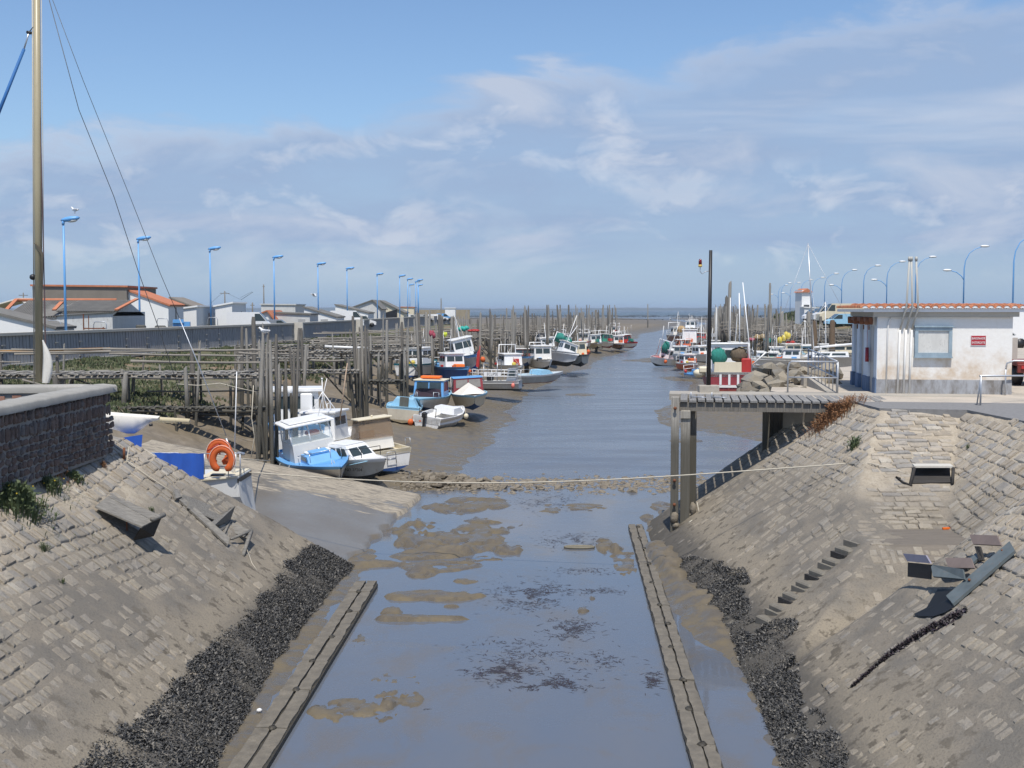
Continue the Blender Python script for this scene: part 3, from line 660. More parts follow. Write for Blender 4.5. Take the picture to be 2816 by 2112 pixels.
# ---------------- timber sills along the lock floor ----------------
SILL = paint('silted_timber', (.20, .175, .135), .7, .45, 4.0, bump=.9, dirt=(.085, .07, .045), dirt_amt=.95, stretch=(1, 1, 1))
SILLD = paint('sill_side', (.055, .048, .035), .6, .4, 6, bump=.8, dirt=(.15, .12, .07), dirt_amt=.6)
def sill(label, p0, p1, w):
    a, b = Vector(p0), Vector(p1); e = empty('timber_sill', a, label, 'sill'); d = (b - a); L_ = d.length; d.normalize(); n = Vector((d.y, -d.x, 0)); an = math.atan2(d.y, d.x); r = random.Random(int(L_ * 10)); t = 0
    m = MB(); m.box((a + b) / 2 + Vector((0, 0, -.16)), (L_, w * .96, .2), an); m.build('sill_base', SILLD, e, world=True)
    while t < L_:
        l = min(r.uniform(1.5, 2.3), L_ - t); lz = r.uniform(-.012, .008)
        for s, ww in ((-1, .46), (1, .42)):
            m = MB(); nn = 7; P = []
            for i in range(nn + 1):
                c = a + d * (t + .004 + (l - .008) * i / nn) + Vector((0, 0, lz)); i0 = s * .04 * w + r.uniform(-.012, .012); o0 = s * (ww * w + r.uniform(-.02, .02))
                for o_, zz in ((i0, -.12), (i0, -.005), (o0, -.012 + r.uniform(-.01, .01)), (o0 * 1.02, -.16)): P.append(c + n * o_ + Vector((0, 0, zz)))
            fs = [(i * 4 + k, i * 4 + k + 1, i * 4 + k + 5, i * 4 + k + 4) for i in range(nn) for k in range(3)] + [(0, 1, 2, 3), (nn * 4 + 3, nn * 4 + 2, nn * 4 + 1, nn * 4)]
            m.add(P, fs); m.build('beam', SILL, e, world=True)
        m = MB(); m.blob(a + d * t + n * r.uniform(-.05, .05) + Vector((0, 0, -.01)), (.07, .12, .035), 8, 4, .25, int(t * 10)); m.build('iron_strap', SILLD, e, world=True)
        t += l
pL0, pL1 = atz(650, 2150, -4.07), atz(1008, 1596, -4.03); pR0, pR1 = atz(1962, 2150, -4.07), atz(1748, 1440, -4.07)
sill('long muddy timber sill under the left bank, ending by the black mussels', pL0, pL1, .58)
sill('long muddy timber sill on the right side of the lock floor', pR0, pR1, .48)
m = MB(); sl_ = atz(1593, 1507, WL); m.path([sl_ + Vector((math.cos(t) * .42, math.sin(t) * .16, .03)) for t in np.linspace(0, 6.28, 18)], .035, 6); m.prism([sl_ + Vector((math.cos(t) * .44, math.sin(t) * .18, -.1)) for t in np.linspace(0, 6.1, 16)], (0, 0, .13)); tag(m.build('sunken_lid', paint('wet_slab', (.20, .18, .13), .7, .3, 6, bump=.5, dirt_amt=.7)), 'flat oval stone slab lying in the shallow water', 'slab')
# ---------------- rubble weir ----------------
g = NG('muddy_rock'); w_ = g.coord('World'); n1 = g.noise(w_, 3, 6, .65); n2 = g.noise(w_, 18, 4, .6)
c_ = g.mix(g.rnd(), (.13, .105, .075), (.235, .20, .15)); c_ = g.mix(g.ramp(n1, .45, .65), c_, (.20, .17, .125)); g.set('Base Color', c_); g.set('Roughness', .85); g.bump(g.math('ADD', n1, n2), .7, .04); MROCK = g.m
rocks = [rock_mesh('stone', MROCK, 60 + i, 15, .75) for i in range(7)]
weir = empty('rubble_weir', (1, 46.5, WL), 'low weir of muddy rubble stones across the channel', 'weir'); r = random.Random(5)
for i in range(285):
    x = r.uniform(-4.2, 8.4); y = 46.6 + .05 * x + r.gauss(0, 1.0) * (.9 if x > 0 else .6); s = r.choice((.16, .2, .24, .3, .38)) * r.uniform(.8, 1.1)
    z0 = float(T(np.array([x]), np.array([y]))[0]); inst('stone', rocks[i % 7], weir, Vector((x, y, max(z0, WL - .12) + s * .12)) - weir.location, (r.uniform(-.4, .4), r.uniform(-.4, .4), r.uniform(0, 6)), (s * 1.5, s * 1.2, s))
r = random.Random(77); mb = MB()
for i in range(1500):
    x = r.uniform(-4.5, 8.6); y = 46.6 + .05 * x + r.gauss(0, 1.15); s = r.uniform(.05, .13); mb.blob((x, y, max(float(T(np.array([x]), np.array([y]))[0]), WL - .04) + s * .1), (s, s * .8, s * .6), 5, 3, .25, i)
mb.smooth = False; mb.sm = [False] * len(mb.sm); o = mb.build('cobbles', MROCK, weir, world=True); o['kind'] = 'stuff'
# ---------------- right quay: pavement, pier, hut ----------------
g = NG('quay_paving'); w_ = g.coord('World'); n1 = g.noise(w_, .8, 6, .6); n2 = g.noise(w_, 9, 5, .6); sep = g.N.new('ShaderNodeSeparateXYZ'); g.L.new(w_, sep.inputs[0])
yy_ = g.math('ADD', sep.outputs[1], g.math('ADD', g.math('MULTIPLY', sep.outputs[0], .15), g.math('MULTIPLY', g.noise(w_, 2, 2), .12)))
asph = g.mix(g.ramp(n2, .4, .7), (.21, .205, .20), (.165, .16, .155)); cc_ = g.mix(g.ramp(n1, .4, .65), (.47, .41, .335), (.385, .34, .28)); cc_ = g.mix(g.math('MULTIPLY', g.ramp(n2, .55, .7), .35), cc_, (.2, .18, .15))
g.set('Base Color', g.mix(g.ramp(yy_, 35.35, 35.42), asph, cc_)); g.set('Roughness', .9); g.bump(n2, .25, .02); PAVE = g.m
def xtop(Y):
    A0 = xtR(Y) - WL / SL; Lz = -2.1 + (Y - 25.4) * .345
    s = A0 + 2.1 * sstep(20.6, 24.3, Y); return float(np.where(Y > 31.45, A0, s))
edge = [(xtop(y) - .02, y, 0) for y in np.linspace(12, 34.0, 45)]
edge += [(8.9, 34.9, 0), (8.25, 38.3, 0), (9.6, 44, 0), (12, 50, 0), (19, 60, 0), (28, 75, 0), (36, 100, 0), (60, 130, 0), (120, 130, 0), (60, 12, 0)]
m = MB(); n = len(edge)
m.add([(x, y, .012) for x, y, z in edge] + [(x, y, -5) for x, y, z in edge], [tuple(range(n - 1, -1, -1))] + [((i + 1) % n, i, n + i, n + (i + 1) % n) for i in range(n)])
q = m.build('quay_pavement', PAVE, loc=(0, 0, 0)); tag(q, kind='structure')
bm = bmesh.new(); bm.from_mesh(q.data); bmesh.ops.recalc_face_normals(bm, faces=bm.faces); bmesh.ops.triangulate(bm, faces=bm.faces); bm.to_mesh(q.data); bm.free()
# pier
PA = math.radians(-8.2); ca, sa = math.cos(PA), math.sin(PA)
def pr(a, b, z): return Vector((4.80 + a * ca - b * sa, 34.55 + a * sa + b * ca, z))   # pier frame: a along, b away from the camera
pier = empty('timber_pier', pr(0, 0, -4.2), 'timber pier with thick grey deck planks and tall post above the sloping bank', 'pier', rot=(0, 0, PA))
def plocal(v): return v   # children in pier frame
def pchild(mb, name, mat, dz=4.2): mb.v = [(x, y, z + dz) for x, y, z in mb.v]; o = bpy.data.objects.new(name, mb.mesh(name, mat)); C.objects.link(o); o.parent = pier; return o
plk = []
for q_ in range(4):
    r = random.Random(q_); mb = MB(); mb.box((0, 0, 0), (.205, 2.25, .075), bev=.008); plk.append(mb.mesh('plank', WOODP))
PLK2 = wood('pier_plank', (.30, .29, .275), (.17, .165, .155), (25, 1.5, 25))
for me in plk: me.materials[0] = PLK2
r = random.Random(2)
for i in range(24):
    inst('plank', plk[i % 4], pier, (.15 + i * .247, 1.12, 4.2 - .02 + r.uniform(-.008, .008)), (r.uniform(-.01, .01), 0, math.radians(0) + r.uniform(-.006, .006)))
pchild(MB().box((2.8, .13, -.20), (5.8, .12, .245)), 'front_beam', WOODD); pchild(MB().box((2.8, 2.1, -.20), (5.8, .12, .245)), 'rear_beam', WOODD)
m = MB(); m.box((4.35, 2.95, -.075), (9.3, 1.35, .19)); pchild(m, 'concrete_walkway', CONC)
for x, y, w, d, zt, zb, mt in ((-.10, -.04, .23, .24, .10, -4.25, WOODG), (.20, .10, .27, .24, -.30, -4.3, WOODG), (.42, .55, .2, .24, -.30, -4.3, WOODD), (.20, 1.9, .25, .25, -.05, -4.3, WOODD), (2.6, 2.0, .2, .2, -.1, -3.6, WOODD), (4.2, 2.0, .2, .2, -.1, -2.4, WOODD)):
    pchild(MB().box((x, y, (zt + zb) / 2), (w, d, zt - zb), bev=.015), 'post', mt)
m = MB(); m.box((.20, -.045, -.42), (.27, .06, .2)); pchild(m, 'cleat_block', WOODG)
for z_ in (-.22, -2.3, -3.0):
    m = MB(); m.tube((-.1, -.16, z_), (-.1, -.24, z_), .035, .03, 8); m.tube((-.1, -.24, z_), (-.1, -.27, z_), .055, .05, 6); pchild(m, 'bolt', RUST)
m = MB(); m.smooth = True; m.blob((-.1, -.17, -3.38), (.12, .1, .16), 8, 6, .15, 2); m.blob((-.05, -.17, -3.62), (.1, .1, .1), 8, 6, .2, 3); m.blob((.44, -.0, -3.15), (.1, .1, .2), 8, 6, .15, 3); pchild(m, 'barnacle_lump', MROCK)
m = MB(); m.path([pr(.55, -.02, -2.95) + Vector((0, 0, 0)), pr(.62, -.08, -3.3), pr(.52, -.1, -3.55)], .012, 5); cfe = atz(1908, 1447, -3.55)
m.path([cfe + Vector((math.cos(t) * .13, 0.03 * math.sin(t * 2), math.sin(t) * .13)) for t in np.linspace(-2.2, 2.6, 14)], .065, 8); tag(m.build('fender_ring', paint('dirty_white', (.52, .48, .38), .6, .2, 5)), 'dirty white fender ring hanging by a rope at the foot of the pier post', 'fender')
for s in (.35, .95):
    m = MB(); m.tube((s, .5, .02), (s, .5, .2), .018); m.path([(s, .5, .06), (s + .3 * (1 if s < .5 else 1), .42, .06), (s + .42, .38, .05)], .018, 6); pchild(m, 'mooring_ring', STEEL)
# dark sheet piles holding the quay corner behind the pier
spl = empty('sheet_piles', (8.5, 38.3, -3), 'dark vertical timber sheet piles under the quay behind the pier', 'wall'); r = random.Random(4)
for i in range(16):
    p = Vector((7.95 + i * .145, 37.45 - i * .02, 0)); m = MB(); m.box((p.x, p.y, -2.1 + r.uniform(-.05, .05)), (.13, .09, 3.8 + r.uniform(-.2, .1))); m.build('pile', WOODD, spl, world=True)
m = MB(); m.box((8.95, 37.32, -.42), (2.4, .1, .16)); m.build('waling', WOODD, spl, world=True)
# lamp mast with red beacon on the pier
bp_ = aty(1948, 1068, 37.6); bp_.z = 0.02
e = empty('beacon_mast', bp_, 'tall black tapering mast with a red beacon on a side arm, on the pier', 'mast')
m = MB(); m.box((0, 0, .1), (.62, .42, .24), bev=.02); m.build('base_block', CONC, e)
m = MB(); m.tube((0, 0, .2), (0.03, 0, 4.42), .088, .062, 4, True); m.build('mast_pole', BLACK, e)
m = MB(); m.path([(.0, 0, 3.78), (-.13, -.05, 3.76), (-.24, -.05, 3.69), (-.30, -.05, 3.76), (-.30, -.05, 3.90)], .013, 6); m.build('bracket', STEEL, e)
m = MB(); m.tube((-.30, -.05, 3.90), (-.30, -.05, 3.97), .055, .06, 12); bk = m.build('beacon_base', paint('yellow_plastic', (.7, .5, .12), .5), e)
m = MB(); m.path([(-.30, -.05, 3.97), (-.30, -.05, 4.08), (-.30, -.05, 4.13), (-.30, -.05, 4.15)], [.052, .052, .04, .012], 12); m.build('beacon_lens', paint('red_lens', (.16, .008, .012), .15, .1, dirt_amt=0), e)
# handrails left of the hut
def rail_panel(name, label, pts, zt, n, mid=True, roundL=False):
    """pts: two ground points; tubular rail with uprights"""
    a, b = Vector(pts[0]), Vector(pts[1]); e = empty(name, a, label, 'railing'); d = b - a; up = Vector((0, 0, zt))
    m = MB(); m.path([a + (up * .0 if roundL else up), a + up * .8, a + up * .95 + d * .03, a + up + d * .08, b + up] if roundL else [a + up, b + up], .028, 8); m.build('top_rail', STEEL, e, world=True)
    if mid: m = MB(); m.tube(a + up * .5, b + up * .5, .022); m.build('mid_rail', STEEL, e, world=True)
    for i in range(n):
        if roundL and i == 0: continue
        m = MB(); p = a + d * (i / (n - 1)); m.tube(p, p + up, .026 if i in (0, n - 1) else .016); m.build('upright', STEEL, e, world=True)
    return e
A_ = atz(2166, 1081, 0); B_ = atz(2303, 1083, 0)
rail_panel('handrail', 'galvanised handrail with a rounded end facing the pier', (A_, B_), .99, 2, roundL=True)
Cb = Vector((10.1, 41.0, .26)); Bc = B_ + Vector((0, .1, 0))
rail_panel('handrail', 'galvanised sloping handrail with thin bars beside the concrete ramp', (Bc, Cb), 1.0, 9)
m = MB(); a, b = Vector((B_.x - .25, B_.y + .25, 0)), Vector((Cb.x - .1, Cb.y, 0)); m.add([a, b, b + Vector((.35, 0, 0)), a + Vector((.3, 0, 0)), a + Vector((0, 0, .03)), b + Vector((0, 0, .36)), b + Vector((.35, 0, .36)), a + Vector((.3, 0, .03))], [(0, 1, 5, 4), (1, 2, 6, 5), (2, 3, 7, 6), (4, 5, 6, 7), (0, 4, 7, 3)]); m.box(Vector((Cb.x - .05, Cb.y - .1, .15)), (.36, .5, .44))
tag(m.build('ramp_kerb', CONC), 'sloping concrete kerb at the foot of the handrail between rocks and hut', 'kerb')
r0 = atz(2696, 1116, 0); e = empty('handrail', r0, 'bare tubular handrail in front of the right end of the hut', 'railing')
m = MB(); m.tube(r0, r0 + Vector((0, 0, .82)), .026); m.build('upright', STEEL, e, world=True); r1 = atz(2764, 1088, 0); r2 = Vector((13.2, 33.6, 0))
m = MB(); m.tube(r0 + Vector((-.06, .1, 0)), r0 + Vector((0, 0, .8)), .02); m.build('brace', STEEL, e, world=True)
m = MB(); m.tube(r1, r1 + Vector((0, 0, .86)), .026); m.path([r1 + Vector((0, 0, .8)), r1 + Vector((.03, 0, .98)), r1 + Vector((.22, -.05, 1.06)), r1 + Vector((3, -.4, 1.06))], .03, 8); m.build('top_rail', STEEL, e, world=True)
m = MB(); m.tube(r0 + Vector((-.03, 0, .81)), r1 + Vector((2.8, -.2, .62)), .026); m.build('mid_rail', STEEL, e, world=True)
# ---------------- hut ----------------
HA = math.radians(-7.6); hl = atz(2410, 1083, 0); hut = empty('pump_hut', hl, 'small white quayside hut with clay tile roof, blue window box and grey plinth', 'hut', rot=(0, 0, HA))
HW, HD, HH = 3.98, 4.6, 2.42
HWALL = None
g = NG('hut_render'); co = g.coord('Object'); sep = g.N.new('ShaderNodeSeparateXYZ'); g.L.new(co, sep.inputs[0]); n1 = g.noise(co, 1.6, 6, .65); n2 = g.noise(co, 9, 5, .7)
base = g.mix(g.ramp(n2, .3, .7), (.74, .715, .67), (.80, .785, .75))
st = g.math('MULTIPLY', g.ramp(g.math('ADD', sep.outputs[2], g.math('MULTIPLY', n1, -1.5)), .75, -.15), g.ramp(n1, .35, .6))
base = g.mix(g.math('MULTIPLY', st, .75), base, (.50, .36, .22)); base = g.mix(g.math('MULTIPLY', g.ramp(n2, .62, .75), g.math('MULTIPLY', st, .9)), base, (.25, .2, .15))
g.set('Base Color', base); g.set('Roughness', .85); g.bump(n2, .2, .02); HWALL = g.m
def grey_plinth(name, c1, c2):
    g = NG(name); co = g.coord('Object', (1, 1, .4)); n = g.noise(co, 2.5, 6, .7); g.set('Base Color', g.mix(g.ramp(n, .4, .62), c1, c2)); g.set('Roughness', .9); g.bump(n, .2, .02); return g.m
PLF, PLS = grey_plinth('plinth_grey', (.36, .37, .39), (.18, .165, .15)), grey_plinth('plinth_shade_blue', (.13, .19, .30), (.10, .15, .23))  # side plinth darker and bluer: shade of that side put into the colour
BLS = paint('shade_blue_wall', (.60, .67, .74), .8, .08, dirt_amt=.15)  # white wall tinted blue to paint in the shade of the left side
m = MB(); m.box((HW / 2, HD / 2, HH / 2 + .2), (HW, HD, HH - .4)); m.build('wall', HWALL, hut)
m = MB(); m.box((HW / 2 + .002, HD / 2 - .012, .22), (HW + .02, HD, .46)); m.build('plinth', PLF, hut)
# left side: piers and recesses, bluish shade put into the wall colour
for y0, y1, dp in ((.0, .55, .012), (1.15, 2.0, .10), (2.9, 3.5, .10), (4.15, 4.6, .1)):
    m = MB(); m.box((-dp / 2, (y0 + y1) / 2, HH / 2 + .24), (dp, y1 - y0 - .004, HH - .48)); m.build('pilaster', BLS, hut)
    m = MB(); m.box((-dp / 2 - .02, (y0 + y1) / 2, .235), (dp + .04, y1 - y0 + .01, .47)); m.build('pilaster_base', PLS, hut)
for y0, y1 in ((.55, 1.15), (2.0, 2.9), (3.5, 4.15)):
    m = MB(); m.box((-.012, (y0 + y1) / 2, 1.05), (.024, y1 - y0 - .02, 2.05)); m.build('door', GREYP, hut)
m = MB(); m.box((-.22, 2.2, HH - .13), (.08, 4.4, .12)); m.build('winch_beam', RUST, hut)
for y in (.25, 1.3, 2.6, 3.9):
    m = MB(); m.tube((-.34, y, HH - .17), (-.12, y, HH - .17), .12, .12, 10); m.tube((-.22, y, HH - .3), (-.22, y, HH - .45), .02); m.build('pulley', RUST, hut)
m = MB(); m.tube((-.14, 1.05, .95), (-.14, 1.05, 1.4), .06, .055, 10); m.tube((-.14, 1.05, 1.4), (-.14, 1.05, 2.3), .008); m.build('fire_extinguisher', paint('dark_red', (.28, .015, .03), .4), hut)
# roof: slab, fascia and curved tiles each in place
ov, ovL = .24, .45
m = MB(); m.box((HW / 2, HD / 2, HH + .035), (HW + .3, HD + .26, .15)); m.build('cornice', CONCL, hut)
m = MB(); m.box((HW / 2, HD / 2 + .5, HH + .15), (HW + .9, HD + 2 * ov + 1.0, .09)); m.build('roof_slab', CLEANW, hut)
TILE = paint('clay_tile', (.48, .20, .11), .85, .35, 7, bump=.4, dirt=(.16, .11, .08), dirt_amt=.6, stretch=(1, 1, 1))
g = NG('clay_tile_rnd'); co = g.coord('World'); n1 = g.noise(co, 6, 5, .65); c_ = g.mix(g.rnd(), (.42, .145, .07), (.58, .25, .13)); c_ = g.mix(g.ramp(n1, .52, .68), c_, (.20, .14, .10)); g.set('Base Color', c_); g.set('Roughness', .85); g.bump(n1, .3, .02); TILER = g.m
def tile_mesh(L_=.42, r_=.098, r2=.08):
    mb = MB(); P = []; n = 6
    for y, rr_ in ((0, r_), (L_, r2)):
        for k in range(n + 1):
            t = math.pi * k / n; P.append((math.cos(t) * rr_, y, math.sin(t) * rr_ * .9))
        for k in range(n + 1):
            t = math.pi * k / n; P.append((math.cos(t) * (rr_ - .014), y, math.sin(t) * (rr_ - .014) * .9))
    q = n + 1
    for k in range(n): mb.add([], []); mb.f += [[k, k + 1, 2 * q + k + 1, 2 * q + k], [q + k + 1, q + k, 3 * q + k, 3 * q + k + 1], [k + 1, k, q + k, q + k + 1]]; mb.mi += [0] * 3; mb.sm += [True, True, False]
    mb.v = P; return mb.mesh('tile', TILER)
tm = tile_mesh(); xs0, xs1 = -ovL + .02, HW + .43; nT = 22; dx = (xs1 - xs0) / (nT - 1); slope_f = math.radians(9)
mb = MB(); mb.mat = 0     # under-tiles (channels) as one sheet of troughs
for i in range(nT - 1):
    x = xs0 + (i + .5) * dx; P = []
    for k in range(5):
        t = math.pi + math.pi * k / 4; P += [(x + math.cos(t) * .095, -ov - .05, HH + .245 + math.sin(t) * .04), (x + math.cos(t) * .095, HD + .4, HH + .245 + math.sin(t) * .04 + .05)]
    mb.add(P, [(2 * k, 2 * k + 1, 2 * k + 3, 2 * k + 2) for k in range(4)])
mb.build('channel_tiles', TILE, hut)['kind'] = 'stuff'
r = random.Random(6)
for i in range(nT):
    for j in range(7):
        y = -ov - .07 + j * .34; inst('tile', tm, hut, (xs0 + i * dx, y, HH + .225 + j * .012), (math.radians(1.0) + r.uniform(-.01, .01), 0, r.uniform(-.03, .03)))
for j in range(15):   # verge down the left side
    inst('tile', tm, hut, (-ovL - .12, -ov + .1 + j * .37, HH + .225), (math.radians(5), 0, math.radians(-90) + r.uniform(-.03, .03)))
m = MB()
for i in range(nT - 1):
    x = xs0 + (i + .5) * dx; m.add([(x - dx / 2, -ov - .012, HH + .195), (x + dx / 2, -ov - .012, HH + .195), (x + dx * .25, -ov - .014, HH + .25), (x, -ov - .014, HH + .225), (x - dx * .25, -ov - .014, HH + .25)], [(0, 1, 2, 3, 4)])
m.build('eave_mortar', CLEANW, hut)
m = MB()
for i in range(nT):
    x = xs0 + i * dx; P = [(x + math.cos(t) * .082, -ov - .06, HH + .222 + math.sin(t) * .07) for t in np.linspace(0, math.pi, 8)]; m.prism(P, (0, .05, 0))
m.build('tile_end_mortar', CLEANW, hut)
# window box
wx0, wx1, wz0, wz1 = 1.10, 2.20, 1.16, 2.06
FRB = paint('faded_blue', (.30, .39, .45), .6, .25, 5, dirt=(.5, .5, .48), dirt_amt=.6)
e = bpy.data.objects.new('window', MB().box(((wx0 + wx1) / 2, -.035, (wz0 + wz1) / 2 + .01), (wx1 - wx0 - .2, .06, wz1 - wz0 - .2)).mesh('window', paint('shutter_white', (.66, .65, .61), .7, .2, 3, dirt=(.25, .24, .22), dirt_amt=.7))); C.objects.link(e); e.parent = hut
m = MB()
for a, b, w, h in (((wx0 + wx1) / 2, wz1 - .05, wx1 - wx0, .1), ((wx0 + wx1) / 2, wz0 + .06, wx1 - wx0, .12), (wx0 + .05, (wz0 + wz1) / 2, .1, wz1 - wz0 - .225), (wx1 - .05, (wz0 + wz1) / 2, .1, wz1 - wz0 - .225)): m.box((a, -.055, b), (w, .11, h))
m.build('window_frame', FRB, e); MB().box(((wx0 + wx1) / 2, -.075, wz1 + .025), (wx1 - wx0 + .05, .15, .05)).build('window_hood', FRB, e); MB().box(((wx0 + wx1) / 2, -.07, wz0 - .02), (wx1 - wx0 + .03, .14, .045)).build('window_sill', FRB, e)
def text_mesh(txt, size, mat, name='lettering', ext=.004, bold=1.0):
    cu = bpy.data.curves.new('t', 'FONT'); cu.body = txt; cu.size = size; cu.extrude = ext; cu.align_x = 'CENTER'; cu.align_y = 'CENTER'; cu.offset = .0; cu.resolution_u = 3
    o = bpy.data.objects.new('t', cu); C.objects.link(o); dg = bpy.context.evaluated_depsgraph_get(); me = bpy.data.meshes.new_from_object(o.evaluated_get(dg)); bpy.data.objects.remove(o); me.materials.clear(); me.materials.append(mat)
    o = bpy.data.objects.new(name, me); C.objects.link(o); return o
sx_, sz_ = 2.985, 1.66
sg = tag(MB().box((0, 0, 0), (.43, .02, .29), bev=.004).build('warning_sign', paint('sign_red', (.42, .03, .04), .45, .1, dirt_amt=.1), loc=(0, 0, 0)), 'red enamel sign reading BAIGNADE INTERDITE on the white hut wall', 'sign')
sg.location = hl + Matrix.Rotation(HA, 3, 'Z') @ Vector((sx_, -.018, sz_)); sg.rotation_euler = (0, 0, HA)
MB().box((0, -.006, 0), (.45, .012, .31)).build('sign_border', CLEANW, sg).location = (0, .006, 0)
for t_, z_ in (('BAIGNADE', .065), ('INTERDITE', -.065)):
    o = text_mesh(t_, .092, CLEANW); o.parent = sg; o.location = (0, -.014, z_ - .005); o.rotation_euler = (math.radians(90), 0, 0); o.scale = (.88, 1.05, 1)
# pipes up the front wall
for i, (xb, xt) in enumerate(((.62, .86), (.80, .92), (.97, 1.06))):
    m = MB(); m.tube((xb, -.045, .02), (xb + .04, -.045, 1.98), .033, n=8); m.build('lower_pipe', WHITE, hut)
    m = MB(); m.path([(xb + .045, -.045, 1.98), (xb + .1, -.2, 2.35), (xb + .16, -.34, 2.62), (xt - .02, -.35, 4.08 + .02 * i)], .030, 8); m.tube((xt - .02, -.35, 4.08), (xt - .02, -.35, 4.20), .045, .04, 8); m.build('vent_pipe', paint('pipe_grey', (.45, .44, .40), .6, .15), hut)
m = MB(); m.path([(.28, -.03, .02), (.30, -.03, 1.98), (.33, -.03, 2.25), (.40, -.03, 2.36), (HW - .1, -.03, 2.36)], .024, 6); m.build('cable_duct', WHITE, hut)
# concrete screen and red truck at the right edge
m = MB(); p = aty(2770, 1000, 42.5); m.box((p.x, 42.5, .86), (.62, .2, 1.5)); tag(m.build('concrete_screen', CONCL), 'plain concrete slab wall just right of the hut', 'wall')
p0 = aty(2792, 1060, 40.6); e = empty('flatbed_truck', (p0.x + .8, 41.2, 0), 'back of a rust-red flatbed truck with a yellow number plate at the right edge', 'truck')
m = MB(); m.box((.35, .5, .78), (2.3, 2.4, .14), bev=.02); m.box((.35, -.72, .62), (2.3, .1, .30), bev=.02); m.build('flatbed', paint('truck_red', (.20, .035, .025), .6, .3), e)
m = MB(); m.box((.35, -.80, .60), (1.1, .05, .14)); m.build('bumper_panel', BLACK, e); m = MB(); m.box((-.2, -.80, .42), (.52, .03, .11)); m.build('number_plate', paint('plate_yellow', (.72, .50, .03), .5), e)
for s in (-.5, 1.2):
    m = MB(); m.tube((s - .12, .1, .38), (s + .12, .1, .38), .38, .38, 16); m.build('wheel', BLACK, e)
for s in (-.62, .2): m = MB(); m.box((s, -.80, .66), (.16, .05, .1)); m.build('tail_light', RED, e)
# ---------------- timber jetties ----------------
def post_mesh(seed, mat, top):
    r = random.Random(seed); mb = MB(); n = 8; P = []; lv = [0, .35, .7, .96, 1.0]
    for i, z in enumerate(lv):
        rr_ = (1.06 - .18 * z) * (1 if i < 4 else (.75 if top != 'point' else .12)); ox, oy = (math.sin(z * 3 + seed) * .25 - math.sin(seed) * .25, math.cos(z * 2.3 + seed) * .2 - math.cos(seed) * .2)
        for k in range(n):
            t = 2 * math.pi * k / n; j = r.uniform(.88, 1.1); P.append((ox + math.cos(t) * rr_ * j, oy + math.sin(t) * rr_ * j, z + (.02 * math.cos(t) if (top == 'slant' and i > 2) else 0)))
    fs = [(l * n + k, l * n + (k + 1) % n, (l + 1) * n + (k + 1) % n, (l + 1) * n + k) for l in range(4) for k in range(n)] + [tuple(4 * n + k for k in range(n))]
    mb.add(P, fs); mb.sm = [True] * 32 + [False]; return mb.mesh('post', mat)
POSTS = [post_mesh(i, WOODG if i % 3 else WOODD, ('flat', 'slant', 'point', 'flat')[i % 4]) for i in range(8)]
BROWNP = [post_mesh(20 + i, wood('brown_post', (.22, .15, .09), (.10, .07, .045)), 'flat') for i in range(2)]
def mk_plank(seed):
    r = random.Random(seed); mb = MB(); P = []
    for z in (-.5, .5):
        for x, y in ((-.5, -.5), (.5, -.5), (.5, .5), (-.5, .5)): P.append((x + r.uniform(-.05, .05), y + r.uniform(-.04, .04), z + r.uniform(-.25, .25)))
    mb.add(P, [(3, 2, 1, 0), (4, 5, 6, 7), (0, 1, 5, 4), (1, 2, 6, 5), (2, 3, 7, 6), (3, 0, 4, 7)]); return mb.mesh('plank', wood('deck_plank', (.37, .345, .30), (.18, .165, .14), (2, 12, 12)))
PLANKS = [mk_plank(i) for i in range(6)]
def mk_pole(seed):
    r = random.Random(seed); mb = MB(); P = []; n = 6
    for i in range(5):
        x = i / 4; oy, oz = r.uniform(-.35, .35) * (0 < i < 4), (-.5 * math.sin(math.pi * x) + r.uniform(-.3, .3) * (0 < i < 4))
        for k in range(n): t = 2 * math.pi * k / n; P.append((x, oy + math.cos(t) * (1.1 - .3 * x), oz + math.sin(t) * (1.1 - .3 * x)))
    mb.add(P, [(l * n + k, l * n + (k + 1) % n, (l + 1) * n + (k + 1) % n, (l + 1) * n + k) for l in range(4) for k in range(n)] + [tuple(range(n - 1, -1, -1)), tuple(4 * n + k for k in range(n))]); mb.sm = [True] * 24 + [False] * 2
    return mb.mesh('rail', WOODX)
POLES = [mk_pole(i) for i in range(5)]
def gz(x, y): return float(T(np.array([x]), np.array([float(y)]))[0])
def put_post(par, x, y, ztop, r, rad=.085, lean=(0, 0), meshes=POSTS, zb=None):
    zb = gz(x, y) - .35 if zb is None else zb; h = ztop - zb
    o = inst('post', meshes[r.randrange(len(meshes))], par, Vector((x, y, zb)) - par.location, (lean[0], lean[1], r.uniform(0, 6.28) * 0 + r.uniform(-.3, .3)), (rad, rad, h)); return o
def put_pole(par, a, b, rad, r, nm='rail'):
    a, b = Vector(a), Vector(b); d = b - a; q = d.to_track_quat('X', 'Z'); o = inst(nm, POLES[r.randrange(5)], par, a - par.location, q.to_euler(), (d.length, rad, rad)); return o
